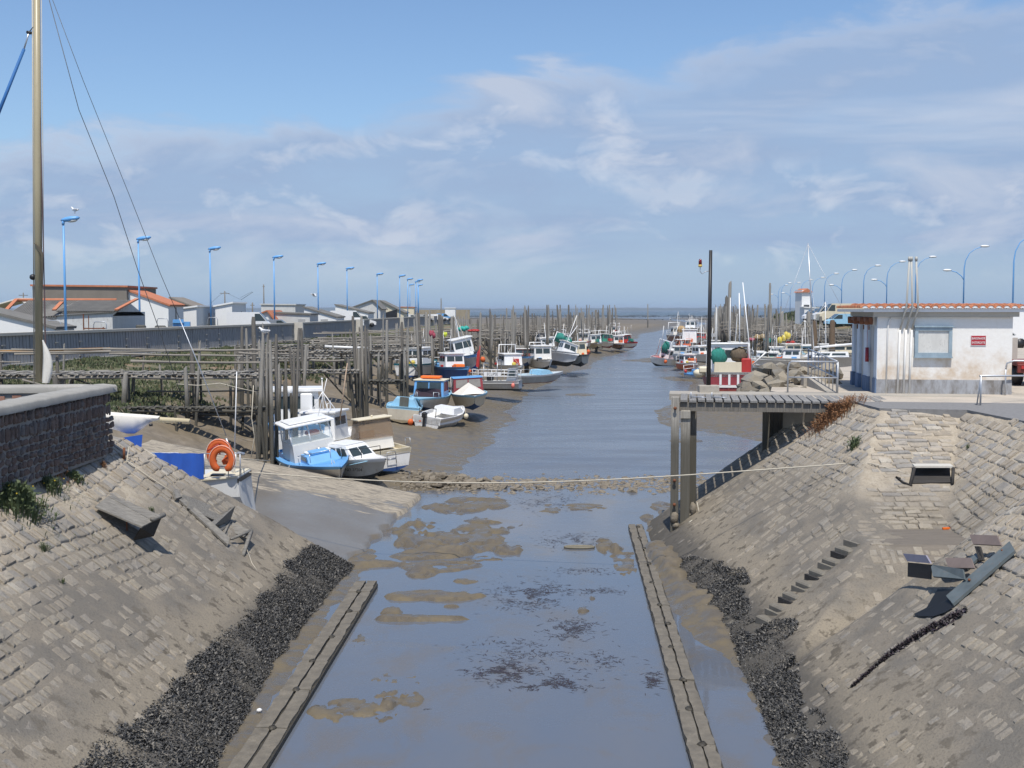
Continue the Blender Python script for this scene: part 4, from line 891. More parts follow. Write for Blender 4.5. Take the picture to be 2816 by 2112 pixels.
def jetty(label, x0, x1, y, z, seed, w=1.1, skew=0.0, up=(.2, 1.3), step=2.0, rails=1, plank=True, tilt=0.0, headup=(1.0, 2.2), group=None, planky=.24, rad=.085, detail=True, zr=.85):
    """walkway from the marsh (x0) out to its head (x1)"""
    r = random.Random(seed); x0 = x0 if (y < 56 or x0 > x1) else max(x0, -.228 * y)
    r = random.Random(seed); e = empty('wooden_jetty', ((x0 + x1) / 2, y, gz((x0 + x1) / 2, y)), label, 'jetty', group)
    L_ = abs(x1 - x0); sg = 1 if x1 > x0 else -1
    Yc = lambda x: y + skew * (x - x0); Zc = lambda x: z + tilt * (x - x0) * sg
    n = max(2, int(L_ / step)); frontp = []
    for i in range(n + 1):
        x = x0 + sg * L_ * i / n; head = i >= n - 1
        for s in (-1, 1):
            xx = x + r.uniform(-.2, .2); yy_ = Yc(x) + s * w / 2 + r.uniform(-.08, .08)
            u_ = r.uniform(*(headup if head else (up if (i > n * .5 or y < 60) else (.05, .45)))) if r.random() < (.9 if head else .62) else r.uniform(-.1, .12)
            put_post(e, xx, yy_, Zc(x) + u_, r, rad * r.uniform(.55, 1.25), (r.uniform(-.05, .05), r.uniform(-.075, .075)))
            if s < 0: frontp.append(xx)
    for s in (-1, 1):
        x = x0
        while (x1 - x) * sg > .1:
            xe = x + sg * min(abs(x1 - x), r.uniform(3.2, 5)); put_pole(e, (x, Yc(x) + s * w * .40, Zc(x) - .10), (xe, Yc(xe) + s * w * .40, Zc(xe) - .10 + r.uniform(-.03, .03)), .075, r, 'bearer'); x = xe
    if plank:
        k = int(L_ / planky); mb = MB() if k > 290 or not detail else None
        for i in range(k):
            x = x0 + sg * (i + .5) * planky
            if r.random() < .035: continue
            c = Vector((x + r.uniform(-.015, .015), Yc(x) + r.uniform(-.06, .06), Zc(x) + r.uniform(-.012, .02)))
            if mb is None: inst('plank', PLANKS[r.randrange(6)], e, c - e.location, (r.uniform(-.02, .02), r.uniform(-.05, .05), r.uniform(-.04, .04)), (planky * r.uniform(.68, .86), w * r.uniform(.95, 1.12), .045))
            else: mb.box(c, (planky * r.uniform(.7, .86), w * r.uniform(.95, 1.1), .05), r.uniform(-.04, .04))
        if mb: o = mb.build('planks', WOODP, e, world=True); o['kind'] = 'stuff'
    for q in range(rails):
        s = -1 if q % 2 == 0 else 1; x = x0; hz_ = zr * (1 if q < 2 else .5)
        while (x1 - x) * sg > .5:
            xe = x + sg * min(abs(x1 - x), r.uniform(3.5, 6.5))
            if r.random() < .85 and (y < 60 or abs(x - x1) < L_ * .62): put_pole(e, (x, Yc(x) + s * (w / 2 + .1), Zc(x) + hz_ + r.uniform(-.08, .08)), (xe, Yc(xe) + s * (w / 2 + .1), Zc(xe) + hz_ + r.uniform(-.1, .1)), .04 * r.uniform(.8, 1.5), r)
            x = xe
    for q in range(int(n * .5)):      # cross braces
        x = x0 + sg * L_ * r.random() * .9; s = r.choice((-1, 1)); put_pole(e, (x, Yc(x) + s * w * .5, Zc(x) - .2), (x + sg * r.uniform(1, 2), Yc(x) + s * w * .5, max(gz(x, y), WL) + .3), .045, r, 'brace')
    return e
def cluster(label, posts, group=None, seed=1):
    r = random.Random(seed); xs = []; e = None
    for (ut, vt, ub, Y, rad) in posts:
        t = aty(ut, vt, Y); xb = aty(ub, 1100, Y).x
        if e is None: e = empty('mooring_piles', (xb, Y, gz(xb, Y)), label, 'piles', group)
        zb = gz(xb, Y) - .4; h = (Vector((t.x, Y, t.z)) - Vector((xb, Y, zb))); ang = math.atan2(h.x, h.z)
        rad *= .72; inst('post', POSTS[r.randrange(8)], e, Vector((xb, Y + r.uniform(-.3, .3), zb)) - e.location, (r.uniform(-.03, .03), ang, 0), (rad, rad, h.length))
    return e
LG, RG = 'wooden jetties along the left bank', 'wooden jetties along the right bank'
jetty('low plank walkway in front of the left jetties, just behind the blue sail cover', -16.6, -9.7, 48.2, -1.32, 1, w=.8, up=(.7, 1.5), step=2.4, rails=0, headup=(1, 1.8), group=LG, rad=.075)
jetty('long grey plank jetty crossing behind the low walkway with two handrails', -25, -10.4, 50.6, -.12, 2, w=1.0, up=(.2, 1.1), step=2.9, rails=3, group=LG, rad=.11, zr=1.05)
jetty('wide silvered jetty with doubled deck just behind the long plank jetty', -26, -11.2, 53.6, -.18, 3, w=1.5, up=(.1, .9), step=2.6, rails=2, group=LG)
jetty('short ladder-like staging under the long plank jetty', -15.6, -10.2, 51.9, -1.75, 31, w=1.0, up=(.1, .5), step=1.8, rails=1, group=LG)
jetty('rickety jetty reaching the white trawler behind the near pile cluster', -28, -10.2, 57.4, -.28, 4, w=1.1, up=(.1, 1.4), step=2.2, rails=2, group=LG)
jetty('plank jetty with a thick round handrail ending at the leaning pile cluster', -22, -7.7, 61.4, -.50, 5, w=1.0, up=(.1, .9), step=2.5, rails=1, group=LG, zr=.76, rad=.09, skew=.05)
jetty('narrow jetty with a dark underside behind the thick round handrail', -29, -8.6, 67.2, -.1, 6, w=.9, up=(.1, 1.2), step=2.4, rails=2, group=LG)
jetty('low dark landing stage above the pale blue boat', -9.6, -6.4, 72.2, -1.65, 7, w=1.3, up=(.8, 2.6), step=1.1, rails=1, group=LG)
jetty('grey jetty ending above the orange topped cabin boat', -27, -6.6, 75.5, .02, 8, w=1.2, up=(.2, 1.5), step=2.0, rails=2, group=LG)
jetty('tall-posted jetty behind the boat with the cream tarpaulin', -27, -5.6, 84, -.6, 9, w=1.3, up=(.4, 2.1), step=2.0, rails=2, group=LG)
jetty('tangled jetty with a line of white pipe beside the grey quay wall', -26, -6, 80, .25, 12, w=1.0, up=(.2, 1.2), step=2.3, rails=2, group=LG)
for k in range(30):
    Yk = 88.0 + k * 5.4 + (k % 3) * .8
    hx = float(XL(Yk)) - 6.2 + (k % 4 - 1.5) * .7; r = random.Random(k + 50)
    lab = {0: 'timber jetty ending above the grey aluminium workboat', 1: 'high railed timber jetty just behind the workboat jetty', 4: 'timber jetty ending at the blunt white cuddy boat', 7: 'timber jetty reaching the boat with the arched grey canopy', 9: 'timber jetty behind the white trawler with green nets', 10: 'timber jetty behind the dark green striped boat', 29: 'outermost timber jetty, last in the left rows before the open mud'}.get(k) or ('timber jetty with a green net bin on its deck' if k == 3 else 'timber jetty carrying red boxes' if k == 5 else 'weathered timber jetty in the crowded far rows of the left bank')
    jetty(lab, max(hx - r.uniform(12, 21), float(XW(Yk)) + 1.5), hx, Yk, r.uniform(-.75, .0), 60 + k, w=1.3, up=(.3, 1.9), step=1.9 if Yk < 150 else 2.4, rails=3, headup=(1.2, 2.8), group=LG, detail=Yk < 100, rad=.095, planky=.3, tilt=r.uniform(-.01, .01))
cluster('dense row of tall weathered piles beside the blue and white boat', [(728, 922, 706, 47.4, .13), (737, 945, 733, 47.6, .075), (744, 935, 747, 46.3, .10), (761, 918, 764, 47.2, .10), (786, 980, 787, 47.8, .09), (806, 970, 803, 48.2, .085), (820, 902, 808, 47.6, .08), (767, 1000, 772, 49.2, .08), (797, 1082, 797, 48.6, .09), (779, 1050, 780, 48.4, .08), (813, 1045, 817, 48.5, .07), (716, 1010, 722, 49, .09)])
cluster('thin group of tall grey piles standing behind the low walkway', [(664, 897, 666, 56, .11), (676, 903, 682, 56.4, .10), (694, 871, 692, 55.2, .15), (703, 922, 706, 55.5, .14), (728, 952, 727, 58, .09)], seed=3)
cluster('tripod of leaning weathered piles rising from the mud near mid picture', [(972, 869, 988, 62.3, .12), (996, 868, 1000, 62.9, .11), (1003, 894, 1008, 62.6, .12), (958, 985, 978, 61.9, .14), (984, 960, 994, 62.1, .12), (1009, 1000, 1010, 63.2, .13)], seed=4)
cluster('pair of slim piles between the leaning tripod and the orange topped boat', [(1062, 880, 1063, 74, .14), (1105, 885, 1102, 76, .14), (1052, 990, 1042, 73, .09), (1124, 900, 1116, 78, .15)], seed=5)
for k, (u, Y, lab) in enumerate([(1172, 92, 'stout double pile behind the orange topped boat'), (1208, 98, 'tall double pile with a thin pole, right of the orange topped boat'), (1243, 100, 'tall pile group above the blue hulled boat'), (1262, 103, 'thick grey pile right above the boat with the maroon cabin')]):
    cluster(lab, [(u, 858 + 6 * k, u + 2, Y, .17), (u + 9, 872, u + 8, Y + .5, .15), (u + 4, 820 if k == 1 else 868, u + 5, Y + 1, .07)], seed=9 + k)
for k in range(22):      # rows of tall mooring piles standing in front of the far jetty heads
    Yk = 106 + k * 5.6; x = float(XL(Yk)) - 4.6 + (k % 3) * .8; u = CU + F * x / Yk; r = random.Random(300 + k)
    cluster('weathered mooring piles at the crowded left jetty heads', [(u + r.uniform(-6, 6), r.choice((846, 852, 858, 838, 866)), u + r.uniform(-5, 5), Yk + q * .5, r.uniform(.08, .14)) for q in range(r.randint(2, 5))], 'mooring piles at the far left jetty heads', seed=k)
# right bank jetties
for k in range(34):
    Yk = 117 + k * 4.1; r = random.Random(500 + k); hx = max(float(XR(Yk)) + 6.5, .160 * Yk + 1) + (k % 3) * .9
    if Yk < 128: hx = max(hx, .215 * Yk)
    L_ = r.uniform(12, 19)
    lab = {2: 'timber jetty hung with yellow floats and heaped nets', 0: 'nearest right bank jetty, behind the boulders and the yacht', 1: 'second right bank jetty, just left of the hut', 3: 'low dark staging in front of the right bank jetties', 33: 'outermost right bank jetty, farthest out beside the last boats'}.get(k, 'weathered timber jetty in the crowded rows of the right bank')
    jetty(lab, hx + L_, hx, Yk, r.uniform(-.75, .15) if Yk > 112 else -.6, 600 + k, w=1.3, up=(.3, 1.5), step=1.9, rails=3, headup=(.8, 2.4), group=RG, detail=False, rad=.10, planky=.3)
for k in range(24):
    Yk = 112 + k * 5.2; x = max(float(XR(Yk)) + 7, .17 * Yk) + (k % 4); u = CU + F * x / Yk; r = random.Random(800 + k)
    cluster('weathered mooring piles at the crowded right jetty heads', [(u + r.uniform(-7, 7), r.choice((836, 842, 850, 856, 862, 870)), u + r.uniform(-6, 6), Yk + q * .5, r.uniform(.08, .13)) for q in range(r.randint(3, 6))], 'mooring piles at the right jetty heads', seed=k)
def lone_post(u, vt, Y, rad, label, meshes=POSTS, seed=1, lean=0.0):
    t = aty(u, vt, Y); zb = gz(t.x, Y) - .3; r = random.Random(seed); o = inst('mooring_post', meshes[seed % len(meshes)], None, (t.x, Y, zb), (0, lean, 0), (rad, rad, t.z - zb)); tag(o, label, 'post'); return o
lone_post(2152, 858, 128, .30, 'thick grey mooring post rising above the yellow floats')
lone_post(2227, 855, 120, .26, 'pale square-topped post between the thick grey post and the hut', seed=2)
lone_post(2258, 870, 118, .17, 'slim grey post left of the brown posts by the hut', seed=3)
lone_post(2244, 882, 113, .30, 'short stout brown post right of the pale post', BROWNP)
lone_post(2293, 880, 112, .30, 'brown post standing nearest the hut', BROWNP, 1)
lone_post(2117, 778, 150, .14, 'very tall thin bare pole among the right jetties', seed=4)
lone_post(2005, 775, 165, .26, 'tall pale mast-like pole above the red boat', seed=5)
lone_post(1997, 812, 160, .26, 'shorter pole just left of the tall pale pole', seed=6)
lone_post(2078, 838, 150, .12, 'slightly leaning thin pole in the middle of the right jetties', seed=7, lean=.04)
lone_post(1782, 836, 420, .2, 'lone marker post far out on the mudflat', seed=1)
lone_post(1183, 850, 108, .09, 'bare thin pole left of the double piles', seed=2)
# stubs in the marsh
r = random.Random(15)
for k in range(26):
    x, y = r.uniform(-24, -9), r.uniform(46, 66); z = gz(x, y)
    o = inst('marsh_stake', POSTS[k % 8], None, (x, y, z - .2), (r.uniform(-.12, .12), r.uniform(-.12, .12), 0), (.06, .06, r.uniform(.6, 1.8))); tag(o, 'old weathered stake standing in the marsh among the left jetties', 'stake', 'old stakes in the marsh')
# ---------------- left quay wall ----------------
QW = paint('quay_panel', (.34, .34, .345), .85, .3, 2.5, bump=.3, dirt=(.08, .08, .085), dirt_amt=.5)
QJ = paint('quay_joint', (.40, .385, .35), .9, .2)
qpts = [(-36, 52), (-30.8, 60)] + [(float(XW(y)), y) for y in (69, 78, 88, 102, 112, 122, 139, 157, 180, 206, 232, 258, 283)]
def off_wall(p, q, d):
    v = Vector((q[0] - p[0], q[1] - p[1], 0)).normalized(); n = Vector((v.y, -v.x, 0)); return n * d
qw = empty('quay_wall', (-29, 69, -.7), 'long dark panelled quay wall with pale coping curving along the left bank', 'quay wall')
zt, zb = 1.08, -.72
for i in range(len(qpts) - 1):
    p, q = Vector((*qpts[i], 0)), Vector((*qpts[i + 1], 0)); n = off_wall(p, q, 1); L_ = (q - p).length; k = max(1, round(L_ / 3.0)); pl = (q - p) / k
    m = MB(); m.prism([p + n * .16 + Vector((0, 0, zt)), p + n * .16 + Vector((0, 0, zt + .17)), p - n * .5 + Vector((0, 0, zt + .17)), p - n * .5 + Vector((0, 0, zt))], q - p); m.build('coping', CONCL, qw, world=True)
    m = MB(); m.prism([p + n * .30 + Vector((0, 0, zb)), p + n * .30 + Vector((0, 0, zb + .16)), p - n * .1 + Vector((0, 0, zb + .16)), p - n * .1 + Vector((0, 0, zb))], q - p); m.build('footing', CONCL, qw, world=True)
    for j in range(k):
        a = p + pl * (j + .01); b = p + pl * (j + .99); zz0, zz1 = zb + .163, zt - .003
        m = MB()      # corrugated concrete panel
        for s_ in range(8):
            c0, c1 = a + (b - a) * (s_ / 8 + .012), a + (b - a) * ((s_ + 1) / 8 - .012); m.prism([c0 + n * .12 + Vector((0, 0, zz0)), c0 + n * .04 + Vector((0, 0, zz1)), c0 - n * .1 + Vector((0, 0, zz1)), c0 - n * .1 + Vector((0, 0, zz0))], c1 - c0)
        m.build('panel', QW, qw, world=True)
        if L_ < 20 and j % 2 == 0:
            for h_ in (-.35, .1, .55): m = MB(); m.box(a + n * .14 + Vector((0, 0, h_)), (.10, .34, .05), math.atan2((b - a).y, (b - a).x) - 1.57); m.build('joint_bar', QJ, qw, world=True)
for u0, u1 in ((803, 841), (976, 996), (1097, 1113), (1181, 1197), (1236, 1248), (1281, 1290)):
    # pale sloping buttresses
    pp = None
    for Y in np.arange(60, 290, .5):
        if CU + F * float(XW(Y)) / Y > u0: pp = Y; break
    if pp is None: pp = 283
    x = float(XW(pp)); w = (u1 - u0) / F * pp * .75; m = MB(); a = Vector((x + .1, pp, 0))
    m.prism([a + Vector((-w * .15, 0, 1.3)), a + Vector((w * .85, 0, 1.3)), a + Vector((w * .45 + .5, -.2, -.85)), a + Vector((-w * .1, -.2, -.85))], (0, .8, 0)); m.build('buttress', CONCL, qw, world=True)
m = MB()
for a, b in ((283, 330), (330, 420)): m.box(((float(XW(a)) + float(XW(b))) / 2 - 8, (a + b) / 2, .9), (.6, b - a, 2.1), .05)
ysw = 292; xa, xb = aty(1147, 860, ysw).x, aty(1292, 860, ysw).x; m.box(((xa + xb) / 2, ysw, 1.4), (xb - xa, .6, 2.3)); tag(m.build('stone_wall', paint('tan_stone', (.34, .29, .21), .9, .25, 1)), 'long low tan stone wall in the distance behind the quay wall', 'wall')
# orange rail and white pipe lying on the jetties
m = MB(); m.tube(aty(-10, 968, 55), aty(303, 959, 55), .06, n=8); tag(m.build('orange_rail', paint('orange_rail_paint', (.55, .27, .05), .6, .2)), 'faded orange rail running level in front of the left quay wall', 'rail')
m = MB(); m.path([aty(893, 953, 79), aty(960, 956, 79.2), aty(1055, 958, 80)], .09, 8); tag(m.build('white_pipe', WHITE), 'long white pipe lying along a left bank jetty', 'pipe')
# ---------------- street lamps ----------------
LB = paint('lamp_blue', (.14, .38, .73), .4, .1, dirt_amt=.1); LW = paint('lamp_head_white', (.8, .8, .78), .4, .08, dirt_amt=.1); LU = paint('lamp_under', (.62, .62, .6), .35, .05)
def lampL(u, vt, zt, first=[]):
    p = atz(u, vt, zt); s = 1
    e = empty('street_lamp', (p.x, p.y, .15), None, 'street lamp', 'blue street lamps behind the left quay'); H_ = zt - .15
    if not first:
        mp_ = MB().tube((0, 0, 0), (0, 0, H_ - .35), .095, .06, 8).mesh('pole', LB); mh = MB(); mh.blob((.42, 0, H_ - .18), (.64, .19, .17), 8, 6); mh.tube((-.1, 0, H_ - .5), (-.02, 0, H_ - .22), .09, .1); M_ = Matrix.Rotation(math.radians(-14), 4, 'Y')
        me = mh.mesh('lamp_head', LB); ml = MB().blob((.55, 0, H_ - .30), (.34, .15, .12), 8, 5).mesh('lamp_glass', LU); first += [mp_, me, ml]
    inst('pole', first[0], e, (0, 0, 0)); h = inst('lamp_head', first[1], e, (0, 0, 0), (0, math.radians(-8), 0)); h.location = (H_ * math.sin(math.radians(8)), 0, H_ * (1 - math.cos(math.radians(8)))); inst('lamp_glass', first[2], h, (0, 0, 0)); return e
ords = ['nearest and tallest', 'second', 'third', 'fourth', 'fifth', 'sixth', 'seventh', 'eighth']
for i, (u, v) in enumerate([(174, 597), (380, 651), (577, 679), (753, 703), (874, 722), (954, 735), (1037, 751), (1099, 756), (1121, 765), (1127, 781), (1143, 772), (1149, 768), (1151, 782)]):
    e = lampL(u, v, 8.5); e['label'] = ['tall blue street lamp with a gull on top, nearest the mast', 'blue street lamp in front of the white house with orange roof', 'blue street lamp in front of the white block with slit window', 'blue street lamp just right of the white parked van', 'blue street lamp by the low sheds and the flying gull', 'blue street lamp in front of the boarded shed', 'blue street lamp above the dark open shed', 'blue street lamp left of the distant lamp cluster'][i] if i < 8 else 'distant blue street lamp in the tight cluster at the end of the left quay'
def lampR(u, vh, zt=9.2, two=False, off=0, first={}):
    p = atz(u, vh + 3, zt); key = two
    e = empty('street_lamp', (p.x - 1.9, p.y, .75), None, 'street lamp', 'blue swan-neck lamps along the right dike'); H_ = zt - .75
    if key not in first:
        a = MB().path([(0, 0, 0), (0, 0, H_ * .72), (.12, 0, H_ * .82), (.5, 0, H_ * .91), (1.1, 0, H_ * .965), (1.75, 0, H_ * .99)], [.085, .06, .045, .04, .035, .03], 6).mesh('pole', LB)
        h = MB().blob((2.1, 0, H_), (.52, .18, .13), 8, 5).mesh('lamp_head', LW)
        b = MB().path([(0, 0, H_ * .58), (-.25, 0, H_ * .63), (-.8, 0, H_ * .68), (-1.4, 0, H_ * .70)], .045, 6).mesh('side_arm', LB); h2 = MB().blob((-1.75, 0, H_ * .705), (.5, .18, .13), 8, 5).mesh('lamp_head', LW); first[key] = (a, h, b, h2)
    a, h, b, h2 = first[key]; inst('pole', a, e, (0, 0, 0)); inst('lamp_head', h, e, (0, 0, 0))
    if two: inst('side_arm', b, e, (0, 0, 0)); inst('lamp_head', h2, e, (0, 0, 0))
    return e
for i, (u, v, two) in enumerate([(2850, 640, 0), (2703, 674, 1), (2561, 703, 0), (2478, 716, 1), (2411, 727, 0), (2347, 739, 1), (2297, 749, 0), (2260, 760, 0), (2227, 766, 0), (2195, 774, 1), (2170, 775, 0), (2160, 781, 1)]):
    e = lampR(u, v, two=bool(two)); e['label'] = ['swan-neck lamp at the right edge of the picture', 'double-armed swan-neck lamp above the right end of the hut roof', 'single swan-neck lamp just right of the roof vent pipes', 'double-armed swan-neck lamp behind the roof vent pipes', 'single swan-neck lamp above the left part of the hut roof', 'double-armed swan-neck lamp above the left eave of the hut', 'single swan-neck lamp between the white tower and the hut', 'single swan-neck lamp just right of the white tower', 'single swan-neck lamp whose head is above the white tower'][i] if i < 9 else 'distant swan-neck lamp left of the white tower'
# ---------------- houses behind the left quay ----------------
HWH = paint('house_white', (.80, .80, .78), .85, .06, 1, dirt_amt=.12); HGR = paint('house_grey_render', (.235, .205, .17), .9, .25, .8, bump=.2); ROOFO = paint('orange_roof', (.55, .20, .10), .85, .25, 3); ROOFG = paint('fibro_roof', (.20, .19, .17), .9, .3, 1.5, bump=.3); OLDW = paint('old_whitewash', (.62, .62, .60), .85, .2, 1.2, dirt=(.3, .28, .26), dirt_amt=.8)
SLIT = glass('slit_window', (.06, .065, .07), .3)
def shed(name, label, Y, u0, u1, vl, vr, depth, wallm, roofm, base=.1, eave=.0, slits=(), cat='house', door=None, verge=True):
    """mono-pitch building, front wall facing the camera; top goes from vl to vr (pixels)"""
    a, b = aty(u0, vl, Y), aty(u1, vr, Y); e = empty(name, ((a.x + b.x) / 2, Y, base), label, cat)
    m = MB(); m.prism([(a.x, Y, base), (b.x, Y, base), (b.x, Y, b.z), (a.x, Y, a.z)], (0, depth, 0)); m.build('wall', wallm, e, world=True)
    m = MB(); m.slab((a.x - .15, Y - .15, a.z + .0), (b.x + .15, Y - .15, b.z), (b.x + .15, Y + depth, b.z), (a.x - .15, Y + depth, a.z), .16); m.build('roof', roofm, e, world=True)
    for (d0, z0, h) in slits:
        m = MB(); m.box((b.x + .01, Y + d0, z0), (.05, .35, h)); m.build('window', SLIT, e, world=True)
    if door: m = MB(); m.box(((a.x + b.x) / 2 + door[0], Y - .02, base + door[2] / 2), (door[1], .06, door[2])); m.build('door', BLACK if len(door) > 3 else GREYP, e, world=True)
    return e
shed('grey_building', 'long brown-grey rendered building with a thin orange tile edge, behind the mast', 109, 89, 348, 787, 790, 9, HGR, ROOFO)
shed('white_house', 'white house with a sloping orange roof and one slit window', 109.5, 349, 463, 798, 842, 5.0, HWH, ROOFO, slits=((2.4, 1.8, 2.0),))
shed('white_block', 'white flat-topped block with a slit window behind the third lamp', 121, 494, 540, 851, 844, 8, HWH, HWH, slits=((5.0, 1.4, 1.7),))
shed('white_block', 'taller white block with two slit windows beside the parked van', 124, 592, 638, 844, 834, 6.5, HWH, HWH, slits=((2, 1.6, 1.5), (4.3, 1.6, 1.6)))
shed('grey_gable', 'small grey gable showing between the orange roof and the white block', 135, 468, 530, 820, 846, 6, HGR, HGR)
# corrugated shed in front
e = empty('corrugated_shed', (-34, 91, .1), 'low shed with grey corrugated roof edged in orange tiles and stained white wall', 'shed')
a, b, c_ = aty(155, 865, 90), aty(309, 858, 90), aty(320, 828, 94); l_ = aty(44, 828, 94); ll = aty(12, 872, 90)
m = MB(); m.prism([(a.x, 90, .1), (b.x, 90, .1), (b.x, 90, b.z), (a.x, 90, a.z)], (0, 8, 0)); m.prism([(b.x - .2, 90.05, b.z - .3), (b.x - .2, 94, c_.z - .1), (b.x - .2, 98, b.z - .3)], (.2, 0, 0)); m.build('wall', OLDW, e, world=True)
m = MB(); n = 46; x0, x1 = ll.x, b.x + .25
for i in range(n):
    xa, xb = x0 + (x1 - x0) * i / n, x0 + (x1 - x0) * (i + .62) / n; za = 2.0 - .35; m.slab((xa, 89.8, (b.z if xa > a.x else b.z - .45)), (xb, 89.8, (b.z if xa > a.x else b.z - .45)), (xb + .3, 94, c_.z), (xa + .3, 94, c_.z), .09)
m.slab((x0, 89.85, b.z - .5), (x1, 89.85, b.z - .04), (x1, 94, c_.z - .06), (x0 + .3, 94, c_.z - .06), .02); m.build('roof', ROOFG, e, world=True)
m = MB(); m.tube((l_.x, 94, c_.z + .08), (c_.x, 94, c_.z + .08), .13); m.slab((x1, 89.7, b.z + .12), (x1 + .3, 89.7, b.z + .12), (x1 + .5, 94, c_.z + .12), (x1 + .2, 94, c_.z + .12), .1); m.slab((a.x - .2, 89.7, b.z + .1), (a.x + .1, 89.7, b.z + .1), (a.x + .2, 91, b.z + .7), (a.x - .1, 91, b.z + .7), .1); m.slab((x0 - .3, 89.7, b.z - .35), (x0, 89.7, b.z - .35), (l_.x + .2, 94, c_.z + .1), (l_.x - .1, 94, c_.z + .1), .1); m.build('tile_edge', ROOFO, e, world=True)
a2 = aty(15, 872, 90.3); m = MB(); m.prism([(ll.x, 90.4, .1), (a.x, 90.4, .1), (a.x, 90.4, a.z - .3), (ll.x, 90.4, a.z - .3)], (0, 6, 0)); m.build('side_wall', OLDW, e, world=True)
shed('lean_to', 'white lean-to wall with a grey roof falling to the right at the far left', 78, -60, 150, 851, 905, 3.5, HWH, ROOFG)
m = MB(); a = aty(18, 822, 100); m.slab((a.x - 4, 100, a.z - 1.4), (a.x + 1, 100, a.z), (a.x + 1, 104, a.z), (a.x - 4, 104, a.z - 1.4), .1); m.slab((a.x + 1, 100, a.z), (a.x + 3, 100, a.z - 1.6), (a.x + 3, 104, a.z - 1.6), (a.x + 1, 104, a.z), .1); tag(m.build('white_awning', SAIL), 'white canvas awning behind the lean-to at the far left', 'awning')
# houses further along
def gable(label, Y, u0, u1, ve, vp, depth, wallm, roofm, base=.1, up=.5, name='shed_building'):
    a, b = aty(u0, ve, Y), aty(u1, ve, Y); pk = aty(u0 + (u1 - u0) * up, vp, Y); e = empty(name, ((a.x + b.x) / 2, Y, base), label, 'shed')
    m = MB(); m.prism([(a.x, Y, base), (b.x, Y, base), (b.x, Y, b.z), (pk.x, Y, pk.z), (a.x, Y, a.z)], (0, depth, 0)); m.build('wall', wallm, e, world=True)
    m = MB(); m.slab((a.x - .3, Y - .3, a.z - .1), (pk.x, Y - .3, pk.z), (pk.x, Y + depth, pk.z), (a.x - .3, Y + depth, a.z - .1), .14); m.slab((pk.x, Y - .3, pk.z), (b.x + .3, Y - .3, b.z - .1), (b.x + .3, Y + depth, b.z - .1), (pk.x, Y + depth, pk.z), .14); m.build('roof', roofm, e, world=True); return e
gable('white house with a bright orange tiled roof behind the parked van', 138, 668, 752, 884, 856, 8, HWH, ROOFO, up=.8)
shed('low_building', 'long pale flat building with a parapet behind the fourth lamp', 170, 718, 812, 838, 839, 8, OLDW, OLDW)
shed('low_shed', 'low shed with grey corrugated roof and white front left of the fifth lamp', 140, 750, 852, 861, 866, 6, OLDW, ROOFG, door=(1.2, .8, 1.4))
shed('low_shed', 'white walled shed with its grey roof falling right, behind the fifth lamp', 150, 836, 925, 846, 874, 7, HWH, ROOFG, door=(.5, .9, 1.3))
shed('white_shed', 'white shed with a brown board front under the sixth lamp', 188, 922, 1012, 839, 862, 8, HWH, ROOFG)
gable('tall pale gabled shed with white boarded side in the middle of the left quay', 205, 958, 1046, 850, 826, 9, OLDW, ROOFG, up=.75)
gable('open-fronted dark shed with a low pale gable beside the seventh lamp', 228, 1016, 1110, 860, 827, 9, CREAM, ROOFG, up=.3)
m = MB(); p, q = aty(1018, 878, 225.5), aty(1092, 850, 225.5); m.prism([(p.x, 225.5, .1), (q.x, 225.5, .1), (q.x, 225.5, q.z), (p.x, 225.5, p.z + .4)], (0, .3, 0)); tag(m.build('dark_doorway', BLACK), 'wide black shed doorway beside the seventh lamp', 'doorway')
shed('small_house', 'small pale house with a red-edged window at the end of the sheds', 252, 1100, 1138, 845, 846, 6, CREAM, ROOFO)
shed('white_lorry', 'white box lorry parked in the distance before the tan stone wall', 278, 1224, 1252, 848, 848, 3, HWH, HWH, base=.6, cat='lorry')
# tower on the right dike
a, b = aty(2196, 803, 190), aty(2231, 803, 190); e = empty('white_tower', ((a.x + b.x) / 2, 190, .8), 'small square white tower with a red tiled roof on the right dike', 'tower'); w = (b.x - a.x); xc = (a.x + b.x) / 2; zr_ = a.z
m = MB(); m.box((xc, 191, zr_ / 2 + .3), (w * .82, 2.2, zr_), .25); m.build('wall', HWH, e, world=True)
m = MB(); pk = aty(2213, 793, 190).z; m.add([Matrix.Rotation(.25, 3, 'Z') @ Vector(v) + Vector((xc, 191, 0)) for v in [(-w * .5, -1.4, zr_ - .05), (w * .5, -1.4, zr_ - .05), (w * .5, 1.4, zr_ - .05), (-w * .5, 1.4, zr_ - .05), (0, -1.4, pk), (0, 1.4, pk)]], [(0, 1, 4), (1, 2, 5, 4), (2, 3, 5), (3, 0, 4, 5), (0, 3, 2, 1)]); m.build('roof', ROOFO, e, world=True)
m = MB(); m.box((xc + .25, 189.8, 3.1), (.9, .1, .45), .25); m.build('window', SLIT, e, world=True)
shed('white_annex', 'low white annex at the foot of the white tower', 188, 2212, 2255, 846, 849, 4, HWH, HWH, base=.7)
